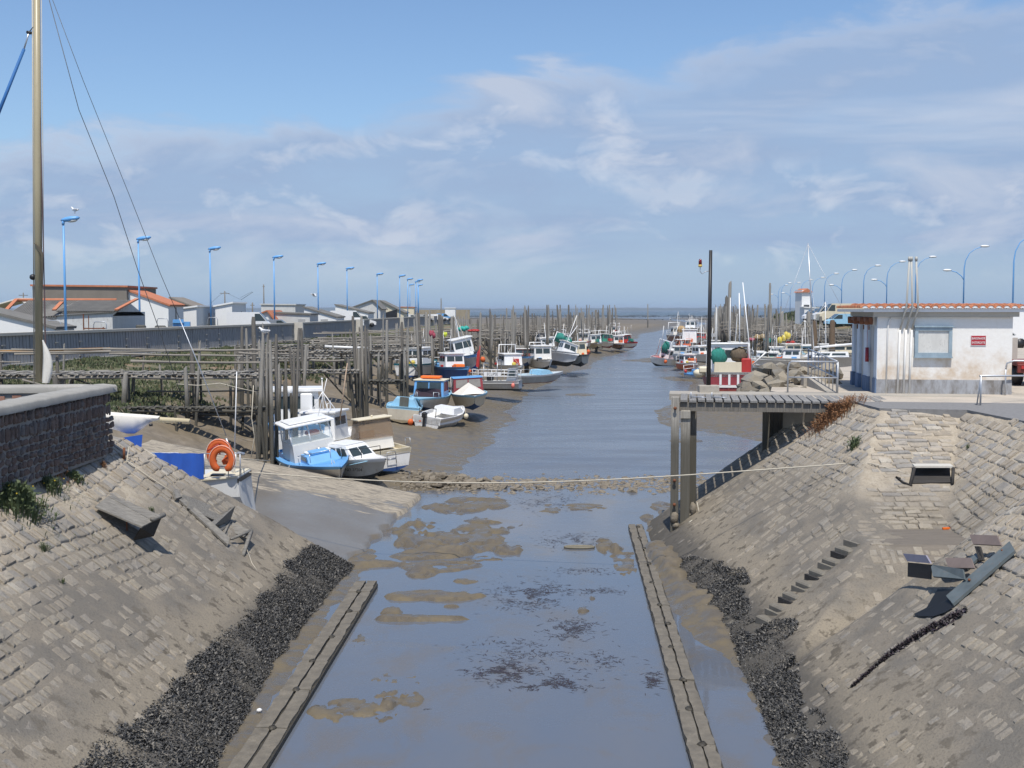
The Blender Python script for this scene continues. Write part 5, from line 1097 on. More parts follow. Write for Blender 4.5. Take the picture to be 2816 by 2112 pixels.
# ---------------- vehicles ----------------
def vehicle(name, label, cat, p, L_, H_, W_, body, rz=0.0, nose=.25, base=.15, front='x'):
    e = empty(name, (p.x, p.y, base), label, cat, rot=(0, 0, rz))
    s = MB(); prof = [(-L_ / 2, .35), (-L_ / 2 + .04, H_ * .93), (-L_ / 2 + .2, H_), (L_ / 2 - nose * L_ - .5, H_), (L_ / 2 - nose * L_ + .25, H_ * .60), (L_ / 2 - .08, H_ * .46), (L_ / 2, .36)]
    s.prism([(x, -W_ / 2, z) for x, z in prof], (0, W_, 0)); s.build('body', body, e)
    g_ = MB(); x0 = L_ / 2 - nose * L_
    g_.prism([(x0 - .42, -W_ / 2 - .012, H_ * .93), (x0 + .15, -W_ / 2 - .012, H_ * .62), (x0 - .9, -W_ / 2 - .012, H_ * .62), (x0 - .9, -W_ / 2 - .012, H_ * .93)], (0, W_ + .024, 0)); g_.build('side_window', GLASSD, e)
    g_ = MB(); a = Vector((x0 - .47, 0, H_ * .985)); b = Vector((x0 + .24, 0, H_ * .62)); n = Vector((.5, 0, .7)).normalized() * .015
    g_.quad(a + n + Vector((0, -W_ * .45, 0)), b + n + Vector((0, -W_ * .47, 0)), b + n + Vector((0, W_ * .47, 0)), a + n + Vector((0, W_ * .45, 0))); g_.build('windscreen', GLASSD, e)
    for sx in (-L_ * .32, L_ * .33):
        for sy in (-1, 1):
            w_ = MB(); w_.tube((sx, sy * (W_ / 2 - .18), .33), (sx, sy * (W_ / 2 + .02), .33), .33, .33, 14); w_.build('wheel', BLACK, e)
    for sy in (-.6, .6): l2 = MB(); l2.box((L_ / 2, sy * W_ / 2 * 1.2, H_ * .40), (.04, .25, .14)); l2.build('headlight', LU, e)
    return e
vehicle('parked_van', 'white panel van parked behind the quay wall left of the fourth lamp', 'van', aty(687, 880, 118), 4.3, 2.25, 1.9, CLEANW, .12, .16, .1)
vehicle('parked_van', 'white high-roofed box van beside the sixth lamp', 'van', aty(954, 880, 163), 4.6, 2.35, 2, CLEANW, .1, .12, .1)
vehicle('pickup_truck', 'white pickup cab in front of the white box van', 'truck', aty(1000, 880, 172), 3.6, 1.7, 1.8, CLEANW, .1, .3, .1)
for i, (u, Y, L_, H_, mt, lab) in enumerate([(1130, 240, 4.2, 1.5, CLEANW, 'white car parked beside the eighth lamp'), (1165, 250, 4.2, 1.5, GREYP, 'grey car parked before the tan stone wall'), (1205, 262, 4.4, 1.5, CLEANW, 'white car right of the grey car before the tan wall'), (765, 127, 4.0, 1.45, ALU, 'low pale car roof just visible over the quay wall'), (1222, 272, 3.6, 1.6, BLUEP, 'blue car at the far end of the left quay')]): vehicle('parked_car', lab, 'car', aty(u, 880, Y), L_, H_, 1.7, mt, .1, .3, .1)
for i, (u, Y, L_, H_, mt, lab, b_, cat) in enumerate([(2262, 170, 4, 1.9, paint('tan_van', (.6, .42, .15), .5), 'tan van parked on the right dike by the tower', .9, 'van'), (2283, 165, 5, 2.2, CLEANW, 'white van with blue stripe parked on the right dike', .9, 'van'), (2310, 160, 6, 2.6, CREAM, 'cream motorhome parked beside the hut on the right dike', .8, 'motorhome'), (2318, 140, 4, 1.5, PALEB, 'pale blue car below the cream motorhome', .6, 'car'), (2240, 178, 3.5, 1.7, CLEANW, 'small white car at the foot of the tower', .9, 'car')]): vehicle('parked_' + cat, lab, cat, aty(u, 880, Y), L_, H_, 1.9, mt, math.pi, .2, b_)
p = aty(2790, 880, 96); vehicle('parked_van', 'large white van with blue stripes right of the hut', 'van', p, 6.0, 2.55, 2.0, CLEANW, 0, .12, .05)
p = aty(2740, 905, 82); vehicle('parked_car', 'white car nose showing behind the concrete screen right of the hut', 'car', p, 4.0, 1.4, 1.7, CLEANW, 0, .3, .0)
# clutter on the left quay
m = MB(); a = aty(500, 895, 104); m.box((a.x, 104, .9), (1.4, 1.2, 1.3), .2); m.box((a.x - .2, 103.6, 1.6), (.9, .8, .3), .3); tag(m.build('blue_bin', LB), 'bright blue skip beside the white house', 'skip')
m = MB(); a = aty(395, 895, 96)
for k in range(5): m.box((a.x - 3 + k * 1.35, 96 + (k % 2), .75), (.9, .8, 1.5 - .12 * k), .1 * k, bev=.1)
tag(m.build('fish_crates', paint('dark_crate', (.10, .10, .09), .8, .4)), 'stack of dark crates and bins in front of the white house', 'crates')
for i, (u, v0, Y) in enumerate([(275, 885, 84), (447, 876, 98), (148, 881, 80), (585, 873, 112)]):
    a = aty(u, v0, Y); m = MB(); w = .45; m.path([(a.x - w, Y, .1), (a.x - w, Y, a.z - .2), (a.x - w * .8, Y, a.z), (a.x + w * .8, Y, a.z), (a.x + w, Y, a.z - .2), (a.x + w, Y, .1)], .035, 6); tag(m.build('ladder_hoop', STEEL), ['steel ladder hoop before the stained white shed', 'steel ladder hoop before the white house', 'steel ladder hoop at the left corner of the corrugated shed', 'steel ladder hoop before the slit-window block'][i], 'ladder hoop')
m = MB(); a = aty(260, 900, 83); m.box((a.x, 83, 1.3), (1.5, .08, .08)); m.box((a.x - .75, 83, 1.2), (.07, .07, 2.2)); m.box((a.x + .6, 83, .8), (.07, .07, 1.2)); m.box((a.x - .4, 83, 1.2), (.05, .05, 2.0)); tag(m.build('rusty_frame', RUST), 'rusty iron frame standing before the stained white shed', 'frame')
# telegraph poles
for i, (u, vt, Y, arm) in enumerate([(618, 800, 200, .8), (64, 805, 190, .7), (1663 / 3.16, 826, 160, 0), (694, 832, 180, .3), (725, 782, 220, .2)]):
    t = aty(u, vt, Y); m = MB(); m.tube((t.x, Y, .1), (t.x, Y, t.z), .13, .09); 
    if arm: m.box((t.x, Y, t.z - .4), (arm * 2, .1, .1))
    tag(m.build('utility_pole', WOODD), ['thin utility pole with wires right of the white block', 'distant utility pole just left of the mast', 'short dark chimney pole above the white block', 'short lamp post behind the orange roofed house', 'thin aerial pole left of the fourth lamp'][i], 'pole')
m = MB(); A_ = aty(618, 803, 200); m.path([A_, A_ + Vector((2.5, 0, -1.2)), aty(662, 818, 200), aty(693, 802, 200) + Vector((0, 0, 0))], .02, 4); m.path([A_, aty(600, 815, 200), aty(582, 832, 200)], .02, 4); m.path([aty(662, 825, 200), aty(696, 803, 200)], .04, 4); tag(m.build('overhead_wires', BLACK), 'thin overhead wires hanging from the utility pole', 'wires')
# ---------------- net heaps, floats on jetties ----------------
def heap(name, u, v, Y, s, mat, label, cat, seed=1, flat=.6):
    p = aty(u, v, Y); m = MB(); r = random.Random(seed)
    for k in range(7): m.blob((p.x + r.uniform(-.4, .4) * s, Y + r.uniform(-.3, .3) * s, p.z + r.uniform(-.2, .2) * s * flat), (s * .26, s * .24, s * .22 * (flat + .4)), 8, 6, .18, seed + k)
    tag(m.build(name, mat), label, cat)
heap('net_heap', 2092, 928, 118, 1.1, paint('straw_net', (.36, .27, .15), .9, .35, 8, bump=.7), 'straw coloured net heap on the right jetty', 'net', 1)
heap('net_heap', 2115, 936, 117, .8, TEAL, 'teal net heap right of the straw coloured heap', 'net', 2)
heap('net_heap', 2068, 934, 118, .6, paint('pink_net', (.40, .10, .14), .8, .3, 6), 'pink net heap left of the straw coloured heap', 'net', 3)
heap('net_heap', 2172, 941, 116, 1.0, RED, 'red floats heaped under the yellow ones', 'floats', 4, .15)
YEL = paint('yellow_float', (.62, .50, .08), .5, .2)
for i, (u, v) in enumerate([(2144, 935), (2156, 929), (2162, 921), (2168, 924)]): p = aty(u, v, 115.5); m = MB(); m.blob(p, (.26, .25, .32), 10, 8, .05, i); tag(m.build('yellow_float', YEL), ['lowest of the yellow floats tied to the thick grey post', 'yellow float second from the left on the thick grey post', 'topmost yellow float on the thick grey post', 'rightmost yellow float on the thick grey post'][i], 'float')
heap('net_bin', 1272, 903, 96, .8, paint('sea_green', (.03, .38, .32), .7, .2), 'sea-green round net bin on a left jetty', 'bin', 8)
heap('red_boxes', 1302, 909, 99, .9, RED, 'red boxes lying on a left jetty', 'boxes', 9, .1)
heap('yellow_jacket', 1223, 921, 92, .32, paint('lime_yellow', (.6, .68, .05), .6), 'lime yellow jacket hung on a left jetty post', 'jacket', 10, 1.6)
heap('red_bags', 1190, 920, 91, .5, paint('dark_pink', (.34, .06, .09), .8), 'dark red bags hung between left jetty piles', 'bags', 11, 1.4)
# ---------------- riprap beside the pier ----------------
g = NG('riprap_rock'); w_ = g.coord('World'); n1 = g.noise(w_, 1.6, 6, .65); n2 = g.noise(w_, 12, 5, .65); c_ = g.mix(g.rnd(), (.15, .13, .10), (.31, .27, .205)); c_ = g.mix(g.ramp(n1, .5, .7), c_, (.19, .185, .17)); c_ = g.mix(g.math('MULTIPLY', g.ramp(n2, .55, .75), .4), c_, (.10, .09, .08)); g.set('Base Color', c_); g.set('Roughness', .9); g.bump(g.math('ADD', n1, n2), .5, .04)
bl = [rock_mesh('boulder', g.m, 200 + i, 13, .8) for i in range(8)]
rp = empty('riprap', (9.5, 42, -1), 'heap of angular grey-brown boulders between the pier and the hut', 'rocks'); r = random.Random(31)
P_ = []
for v, u0, u1, Y, s in ((1078, 2030, 2212, 39.9, .62), (1066, 2040, 2212, 40.6, .66), (1050, 2056, 2206, 41.4, .72), (1034, 2076, 2235, 42.4, .75), (1018, 2096, 2250, 43.6, .75), (1007, 2110, 2190, 44.8, .66), (1022, 2240, 2330, 44.6, .9), (1036, 2230, 2320, 43.2, .8), (1048, 2220, 2300, 42.2, .6), (1092, 2024, 2120, 39.2, .7), (1112, 2020, 2110, 38.9, .7)):
    u = u0 + 8
    while u < u1:
        s_ = s * r.uniform(.6, 1.15); p = aty(u, v + r.uniform(-3, 3), Y + r.uniform(-.3, .3)); inst('boulder', bl[r.randrange(8)], rp, p - rp.location, (r.uniform(-.6, .6), r.uniform(-.6, .6), r.uniform(0, 6.28)), (s_ * 1.3, s_ * .9, s_ * .85)); u += s_ * .80 * F / Y
m = MB(); m.add([(8.9, 39.6, -1.6), (10.6, 39.6, -.5), (12.2, 46, -.2), (10, 46, -1.2), (10.6, 42.5, -.15)], [(0, 1, 4), (1, 2, 4), (2, 3, 4), (3, 0, 4)]); m.build('rubble_core', paint('rubble_core', (.09, .08, .065), .95, .3), rp, world=True)
# ---------------- boats ----------------
def weathered(mt):
    nm = mt.name + '_hull'
    if nm in _mc: return _mc[nm]
    col = _cols.get(mt.name, (.5, .5, .5)); g = NG(nm); co = g.coord('Object'); sep = g.N.new('ShaderNodeSeparateXYZ'); g.L.new(co, sep.inputs[0]); z = sep.outputs[2]
    n1 = g.noise(g.coord('Object', (1.5, 1.5, .5)), 2.2, 6, .65); n2 = g.noise(g.coord('Object', (9, 9, .9)), 1.2, 5, .6); n3 = g.noise(co, 14, 4)
    c = g.mix(g.ramp(n1, .35, .65), tuple(x * .86 for x in col), col)
    low = g.math('MULTIPLY', g.ramp(g.math('ADD', z, g.math('MULTIPLY', n1, .5)), .78, .25), g.ramp(n3, .3, .6)); c = g.mix(g.math('MULTIPLY', low, .65), c, (.22, .19, .13))
    c = g.mix(g.math('MULTIPLY', g.ramp(n2, .60, .72), .55), c, (.30, .17, .09)); g.set('Base Color', c); g.set('Roughness', .5); _mc[nm] = g.m; return g.m
def hull(root, L_, B, D, top, bot, band, deckm, stern=.85, full=.5, sheer=.35, rake=.12, keel=.12, deck_drop=.12, inside=None, cap=None, band_h=.14):
    n = 15; rows = []; gun = []; top = weathered(top)
    for i in range(n):
        t = i / (n - 1); w = B / 2 * (stern + (1 - stern) * min(1, t / .35)) if t < .35 else B / 2
        if t > full: q = (t - full) / (1 - full); w *= max(0.0, 1 - q ** 2.2)
        w = max(w, .015); zg = D * (1 + sheer * max(0, (t - .3)) ** 1.6 + .06 * (1 - t)); x = (t - .45) * L_
        zk = keel + (D * .55) * max(0, (t - .8) / .2) ** 2; rk = rake * L_ * max(0, (t - .75) / .25)
        wl = max(.012, w * (.80 if t < full else .80 - .45 * ((t - full) / (1 - full))))
        zc = D * .30 + (D * .3) * max(0, (t - .7) / .3) ** 2; zb = zg - band_h
        rows.append([(x + rk * .1, 0, zk), (x + rk * .3, wl * .62, zk + (zc - zk) * .45), (x + rk * .4, wl, zc), (x + rk * .8, w * .97, zb), (x + rk * .8, w * .97 + .018, zb), (x + rk, w + .02, zg)])
        gun.append((x + rk, w, zg))
    m = MB(); m.smooth = True; V = []; mats = [bot, bot, top, band, band]
    for s in (1, -1):
        o = len(V) if s == 1 else 0; m2 = []
        P = [(p[0], p[1] * s, p[2]) for r_ in rows for p in r_]
        for k in range(5):
            fs = []
            for i in range(n - 1):
                a, b, c, d = i * 6 + k, (i + 1) * 6 + k, (i + 1) * 6 + k + 1, i * 6 + k + 1
                fs.append((a, b, c, d) if s == -1 else (d, c, b, a))
            m.mat = (0, 0, 1, 2, 2)[k]
            if k == 0: base = len(m.v); m.v += P
            for f in fs: m.f.append([base + j for j in f]); m.mi.append(m.mat); m.sm.append(True)
    r0 = rows[0]; m.smooth = False
    for k in range(5):
        m.mat = (0, 0, 1, 2, 2)[k]; a, b = r0[k], r0[k + 1]
        if k == 0: m.add([(a[0], a[1], a[2]), (b[0], b[1], b[2]), (b[0], -b[1], b[2])], [(0, 1, 2)])
        else: m.add([(a[0], -a[1], a[2]), (a[0], a[1], a[2]), (b[0], b[1], b[2]), (b[0], -b[1], b[2])], [(0, 1, 2, 3)])
    h = m.build('hull', [bot, top, band], root)
    # deck sheet, bulwark lining and gunwale cap
    m = MB(); P = []
    for (x, y, z) in gun: P += [(x - .02, -max(y - .05, .005), z - deck_drop), (x - .02, max(y - .05, .005), z - deck_drop)]
    m.add(P, [(2 * i, 2 * i + 2, 2 * i + 3, 2 * i + 1) for i in range(n - 1)]); m.build('deck', deckm, root)
    m = MB()
    for s in (1, -1):
        P = []
        for (x, y, z) in gun: P += [(x, s * y, z), (x, s * max(y - .06, .004), z), (x, s * max(y - .06, .004), z - deck_drop)]
        m.add(P, [(3 * i + k, 3 * i + 3 + k, 3 * i + 4 + k, 3 * i + 1 + k) for i in range(n - 1) for k in range(2)])
    m.box((gun[0][0] + .03, 0, gun[0][2] - deck_drop / 2), (.06, gun[0][1] * 2 - .04, deck_drop + .04)); m.build('gunwale', cap or band, root)
    return h
def cabin(root, x0, x1, w, z0, h, mat, sf=.25, sb=.05, win='fsb', roof=None, rh=.05, over=.08, nside=2, name='cabin', side=.05, glassm=None, wz=(.38, .86), y0=0.0):
    """superstructure with sloping front (sf) and back (sb), windows as its parts"""
    gm = glassm or GLASSD; P = []
    for z, a, b, ww in ((z0, x0, x1, w / 2), (z0 + h, x0 + sb, x1 - sf, w / 2 - side)): P += [(a, y0 - ww, z), (b, y0 - ww, z), (b, y0 + ww, z), (a, y0 + ww, z)]
    m = MB(); m.add(P, [(0, 1, 5, 4), (1, 2, 6, 5), (2, 3, 7, 6), (3, 0, 4, 7), (4, 5, 6, 7)]); c = m.build(name, mat, root)
    P = [Vector(p) for p in P]
    def panel(a, b, c_, d, u0, u1, v0, v1, nm='window'):
        f = lambda u, v: (a * (1 - u) + b * u) * (1 - v) + (d * (1 - u) + c_ * u) * v
        nrm = (b - a).cross(d - a).normalized() * .012; q = [f(u0, v0) + nrm, f(u1, v0) + nrm, f(u1, v1) + nrm, f(u0, v1) + nrm]
        mm = MB(); mm.prism([p - nrm * .5 for p in q], nrm * .5); mm.build(nm, gm, c)
    if 'f' in win:
        for k in range(2): panel(P[1], P[2], P[6], P[5], .08 + k * .44, .48 + k * .44, *wz)
    if 'b' in win:
        for k in range(2): panel(P[3], P[0], P[4], P[7], .08 + k * .44, .46 + k * .44, *wz)
    if 's' in win:
        for k in range(nside):
            a0, a1 = .08 + k * .86 / nside, .08 + (k + .86) * .86 / nside; panel(P[0], P[1], P[5], P[4], a0, a1, *wz); panel(P[2], P[3], P[7], P[6], 1 - a1, 1 - a0, *wz)
    if roof:
        m = MB(); m.box(((x0 + sb + x1 - sf) / 2, y0, z0 + h + rh / 2 + .003), (x1 - sf - x0 - sb + 2 * over, w - 2 * side + 2 * over, rh), bev=.02); m.build('roof', roof, c)
    return c
def mast(root, x, y, z0, h, r_=.035, mat=None, lean=(0, 0), name='mast'):
    m = MB(); m.tube((x, y, z0), (x + lean[0], y + lean[1], z0 + h), r_, r_ * .6); return m.build(name, mat or ALU, root)
def lines(root, segs, r_=.008, mat=None, name='rigging'):
    m = MB()
    for a, b in segs: m.tube(a, b, r_, r_, 4)
    return m.build(name, mat or ROPE, root)
def rails(root, pts, h, mat=None, n=1, r_=.014, name='guard_rail', posts=True):
    m = MB()
    for k in range(n): m.path([Vector(p) + Vector((0, 0, h * (1 - k / max(n, 1) * .9))) for p in pts], r_, 5)
    if posts:
        for p in pts: m.tube(p, Vector(p) + Vector((0, 0, h)), r_)
    return m.build(name, mat or ALU, root)
def outboard(root, x, y, z):
    m = MB(); m.box((x - .12, y, z + .25), (.28, .24, .34), bev=.06); m.box((x - .12, y, z - .15), (.12, .09, .5)); m.box((x - .14, y, z - .42), (.24, .05, .1)); m.tube((x + .1, y, z + .25), (x + .45, y + .05, z + .35), .02); return m.build('outboard_motor', BLACK, root)
def fenders(root, pts, mat=None, r_=.09):
    for p in pts:
        m = MB(); m.blob((p[0], p[1], p[2]), (r_, r_, r_ * (1.6 if mat is None else 1.1)), 8, 6); m.tube((p[0], p[1], p[2]), (p[0], p[1] * .9, p[2] + .35), .008); m.build('fender', mat or WHITE, root)
def boat(name, label, p, heading, heel=0, pitch=0, group=None, lift=0.0):
    return empty(name, (p.x, p.y, p.z + lift), label, 'boat', group, rot=(math.radians(heel), math.radians(pitch), math.radians(heading)))
WIN2 = glass('tinted_screen', (.10, .07, .05), .15)
# 1 blue and white boat, bow to the camera
b = boat('fishing_boat', 'grey fishing boat with bright blue foredeck and open white wheelhouse, bow towards the slipway', aty(868, 1318, 46.2), -64, 9, 2); b.scale = (1, 1, .86)
hull(b, 5.6, 2.35, 1.02, paint('hull_pale_grey', (.60, .60, .59), .45), AF_BLUE, BLUEP, BLUEP, full=.5, sheer=.45, deck_drop=.05, cap=BLUEP)
cabin(b, .55, 1.75, 1.25, 1.05, .34, BLUEP, sf=.35, win='s', nside=1); m = MB(); m.box((1.0, 0, 1.46), (.55, .7, .14), bev=.03); m.build('hatch', BLUEP, b)
m = MB(); m.prism([(.55, -.45, 1.42), (.95, -.45, 1.42), (1.0, .5, 1.42), (.6, .5, 1.42)], (0, 0, .05)); m.build('white_panel', CLEANW, b)
w = cabin(b, -1.1, .6, 1.7, .95, .85, paint('cabin_grey', (.60, .60, .58), .5, .12), sf=.15, sb=.0, win='', name='wheelhouse')
m = MB()
for x, y in ((-1.05, -.8), (-1.05, .8), (.38, -.8), (.38, .8), (.38, -.05)): m.tube((x, y, 1.78), (x - (.25 if x > 0 else 0), y * .97, 2.55), .03)
m.build('window_post', CLEANW, w); m = MB(); m.quad((.40, -.8, 1.8), (.40, .8, 1.8), (.15, .78, 2.53), (.15, -.78, 2.53)); m.quad((-1.0, -.82, 1.8), (.35, -.82, 1.8), (.12, -.79, 2.5), (-1.0, -.8, 2.5)); m.build('windscreen', GLASSC, w)
m = MB(); m.box((-.45, 0, 2.62), (1.75, 1.95, .09), bev=.03); m.box((-.45, 0, 2.71), (1.3, 1.5, .05), bev=.02); m.build('roof', CLEANW, w)
m = MB(); m.box((-.35, .25, 2.05), (.4, .5, .22), bev=.05); m.build('life_jacket', ORANGE, b); m = MB(); m.path([(.0, .15 + .2 * math.cos(t), 1.45 + .2 * math.sin(t)) for t in np.linspace(0, 6.1, 14)], .04, 6); m.tube((-.02, .15, 1.45), (.66, .15, 1.45), .1); m.build('net_hauler', ALU, b)
rails(b, [(1.2, -.85, 1.1), (1.9, -.6, 1.25), (2.55, 0, 1.42), (1.9, .6, 1.25), (1.2, .85, 1.1)], .38); mast(b, -.3, .55, 2.7, 1.7, .02, CLEANW, (.3, .5), 'aerial')
fenders(b, [(.9, -1.28, .75), (-.3, -1.3, .7)]); lines(b, [((2.6, 0, 1.35), (2.7, -.1, .2)), ((2.5, .1, 1.3), (2.4, .3, .1))], .012)
# 2 white cabin boat showing its registration
b = boat('cabin_boat', 'white cabin boat with two windows, grey side lettered NO 37204, beside the blue foredeck', aty(966, 1319, 45.9), -40, 4, 0)
hull(b, 3.0, 1.6, .88, paint('cream_grey', (.62, .60, .54), .5, .12), AF_BLK, WHITE, WHITE, full=.45, sheer=.25, deck_drop=.02, stern=.9)
cabin(b, -.85, .85, 1.25, .90, .50, CLEANW, sf=.5, sb=.12, side=.12, win='fsb', nside=2, roof=CLEANW, rh=.05, over=-.04, wz=(.25, .80))
rails(b, [(.4, -.75, .95), (1.2, -.5, 1.02), (1.7, 0, 1.1)], .35, BLACK); lines(b, [((-1.3, -.84, .86), (-.7, -.9, .68)), ((-.7, -.9, .68), (-.1, -.88, .88)), ((-.1, -.88, .88), (.6, -.82, .72)), ((.6, -.82, .72), (1.4, -.4, .9))], .02, PALEB, 'blue_rope')
o = text_mesh('NO 37204', .16, BLACK); o.parent = b; o.location = (.92, -.685, .58); o.rotation_euler = (math.radians(82), 0, math.radians(24))
# 3 white boat with tinted screen behind it
b = boat('pilot_boat', 'white open boat with tall brown tinted windscreen, behind the lettered cabin boat', aty(1034, 1290, 48.6), 118, -5, 1); b.scale = (.86, .9, .9)
hull(b, 5.0, 2.1, 1.0, WHITE, AF_BLUE, CREAM, CREAM, full=.5, sheer=.35, deck_drop=.2)
w = cabin(b, -.5, 1.0, 1.6, .95, .5, WHITE, sf=.3, sb=0, win='', name='shelter')
m = MB(); m.prism([(-.55, -.80, 1.45), (-.55, .80, 1.45), (-.40, .74, 2.3), (-.40, -.74, 2.3)], (.03, 0, 0)); m.prism([(.72, -.80, 1.45), (.72, .80, 1.45), (.30, .74, 2.3), (.30, -.74, 2.3)], (.03, 0, 0)); m.prism([(-.5, -.81, 1.45), (.7, -.81, 1.45), (.3, -.75, 2.3), (-.4, -.75, 2.3)], (0, .02, 0)); m.prism([(-.5, .81, 1.45), (.7, .81, 1.45), (.3, .75, 2.3), (-.4, .75, 2.3)], (0, .02, 0)); m.build('tinted_screen', clear_glass('brown_acrylic', (.36, .26, .17), .42), w)
m = MB(); m.box((-.05, 0, 2.34), (.95, 1.65, .07), bev=.03); m.tube((-.1, 0, 2.37), (-.1, 0, 2.47), .05); m.build('roof', CREAM, w); m = MB(); m.box((.1, .25, 1.62), (.12, .7, .3)); m.build('dashboard', paint('varnished_wood', (.42, .16, .06), .4), w)
m = MB(); m.path([(-2.32, .3, .5), (-2.4, .3, 1.0), (-2.4, -.1, 1.0), (-2.4, -.1, .5)], .02, 5); m.tube((-2.4, .3, .7), (-2.4, -.1, .7), .018); m.build('boarding_ladder', ALU, b); rails(b, [(-2.1, -.95, 1.05), (-1.4, -1.0, 1.02)], .4); fenders(b, [(-1.2, 1.1, .7), (-.2, 1.12, .7)])
# 4 white trawler behind the piles
b = boat('trawler', 'tall white trawler with blue stripe and high wheelhouse, half hidden behind the dense piles', aty(818, 1250, 51.5), 100, 0, 0)
hull(b, 6.5, 2.6, 1.45, CLEANW, AF_BLUE, BLUEP, GREYP, full=.5, sheer=.3, deck_drop=.3, band_h=.2)
cabin(b, -.6, 1.0, 1.9, 1.3, 1.45, CLEANW, sf=.15, sb=.05, win='fsb', roof=CLEANW, rh=.14, over=.18, wz=(.50, .86), name='wheelhouse'); m = MB(); m.tube((-.8, .3, 2.6), (-.8, .3, 3.0), .14, n=10); m.box((-.9, -.4, 2.2), (.5, .5, 1.0), bev=.05); m.build('funnel', CLEANW, b); rails(b, [(-3.6, -1.2, 1.65), (-2.4, -1.35, 1.6), (-1.2, -1.4, 1.6)], .8, CLEANW, 2)
b = boat('fishing_boat', 'small white boat with tripod mast and wooden pole behind the blue decked boat', aty(895, 1268, 49.6), 78, -2, 0); b.scale = (.95, .95, .9)
hull(b, 5.2, 2.2, 1.05, CLEANW, AF_BLUE, WHITE, WHITE, full=.5, deck_drop=.15); cabin(b, -.8, .9, 1.6, 1.0, 1.25, CLEANW, sf=.1, sb=.05, win='fsb', roof=CLEANW, rh=.1, over=.12, wz=(.55, .85), name='wheelhouse')
m = MB(); m.tube((0, 0, 2.4), (0, 0, 3.75), .025, .02); m.blob((0, 0, 3.8), .05, 6, 4); m.tube((0, -.55, 2.4), (0, 0, 3.2), .02); m.tube((0, .5, 2.4), (0, 0, 3.2), .02); m.tube((.5, 0, 2.4), (0, 0, 3.2), .02); m.build('tripod_mast', CLEANW, b); mast(b, -.3, -.85, 1.9, 2.6, .035, paint('bare_pole', (.50, .36, .25), .7), (.0, -.45), 'boat_pole')
# 5 pale blue boat
b = boat('day_boat', 'small pale blue decked boat with a grey cabin door, lying on the mud', aty(1110, 1160, 68), 92, 5, 0)
hull(b, 4.4, 2.0, .95, paint('stained_white', (.55, .50, .40), .6, .2), paint('hull_rust', (.30, .24, .15), .7, .3), PALEB, PALEB, full=.55, sheer=.1, deck_drop=.05, cap=PALEB, stern=.92); cabin(b, -1.3, 1.0, 1.6, .9, .5, PALEB, sf=.6, sb=.0, side=.3, win='', wz=(.3, .8)); m = MB(); m.box((-1.32, 0, 1.2), (.04, .5, .62)); m.build('cabin_door', WOODG, b); fenders(b, [(-2.1, -1.05, .35)], ORANGE, .16)
# 6 orange topped cabin boat
b = boat('cabin_boat', 'white cabin boat with dark canvas screen and an orange box on its roof', aty(1182, 1128, 71.5), -96, -1, 0); b.scale = (.85, .88, .74)
hull(b, 6.2, 2.5, 1.15, CLEANW, AF_BLUE, PALEB, PALEB, full=.5, sheer=.2, deck_drop=.08); cabin(b, -1.7, .7, 2.05, 1.1, 1.30, BLUEP, sf=.25, sb=.1, win='fsb', roof=CREAM, rh=.08, over=.1, wz=(.35, .92)); m = MB(); m.box((-.5, 0, 2.65), (.9, 1.35, .2), bev=.04); m.build('roof_box', ORNG2, b)
m = MB(); m.add([(.98, -.95, 1.15), (.98, .95, 1.15), (.72, .85, 1.75), (.72, -.85, 1.75), (.95, -.5, 1.83), (.95, .5, 1.83)], [(0, 1, 2, 5, 4, 3)]); m.build('dark_canvas', paint('maroon_canvas', (.035, .018, .028), .9), b); rails(b, [(1.2, -.8, 1.2), (1.9, -.55, 1.25)], .35, CLEANW); rails(b, [(1.2, .8, 1.2), (1.9, .55, 1.25)], .35, CLEANW)
# 7 open dinghy with outboard
b = boat('dinghy', 'white open dinghy with black outboard in front of the orange topped boat', aty(1212, 1176, 67.5), 68, 7, -2)
hull(b, 4.3, 1.95, .80, CLEANW, AF_BLK, CLEANW, WHITE, full=.5, sheer=.3, deck_drop=.35, stern=.85); cabin(b, .2, 1.7, 1.3, .78, .35, CLEANW, sf=.6, win=''); outboard(b, -1.95, .1, .7); m = MB(); m.path([(-1.9, -.5, .75), (-1.9, -.5, 1.35), (-1.9, .5, 1.35), (-1.9, .5, .75)], .025, 6); m.build('motor_frame', BLACK, b); fenders(b, [(-1.9, .98, .4)], ORANGE, .17); fenders(b, [(1.0, -1.05, .7)], CREAM, .15)
# 8 boat with tarpaulin
b = boat('cabin_boat', 'cream hulled boat with maroon windowed cabin and a cream tarpaulin over its bow', aty(1292, 1126, 73.5), -82, 3, 0); b.scale = (.85, .88, .85)
hull(b, 6.0, 2.45, 1.2, paint('cream_white', (.72, .68, .58), .5, .12), AF_BLUE, PALEB, WHITE, full=.5, sheer=.1, deck_drop=.08); cabin(b, -2.0, -.1, 2.1, 1.1, 1.15, MAROON, sf=.05, sb=0, win='fs', roof=BLUEP, rh=.06, over=.05, wz=(.42, .92), glassm=glass('pale_window', (.35, .33, .3), .2), nside=1)
m = MB(); m.add([(.0, -1.15, 1.2), (2.3, -.75, 1.25), (2.6, 0, 1.3), (2.3, .75, 1.25), (0, 1.15, 1.2), (0, 0, 1.95), (1.3, 0, 1.8)], [(0, 1, 6, 5), (1, 2, 6), (2, 3, 6), (3, 4, 5, 6)]); m.build('tarpaulin', SAIL, b); m = MB(); m.tube((-1.9, -1.05, 1.2), (-1.9, -1.05, 2.3), .025); m.build('window_post', CLEANW, b)
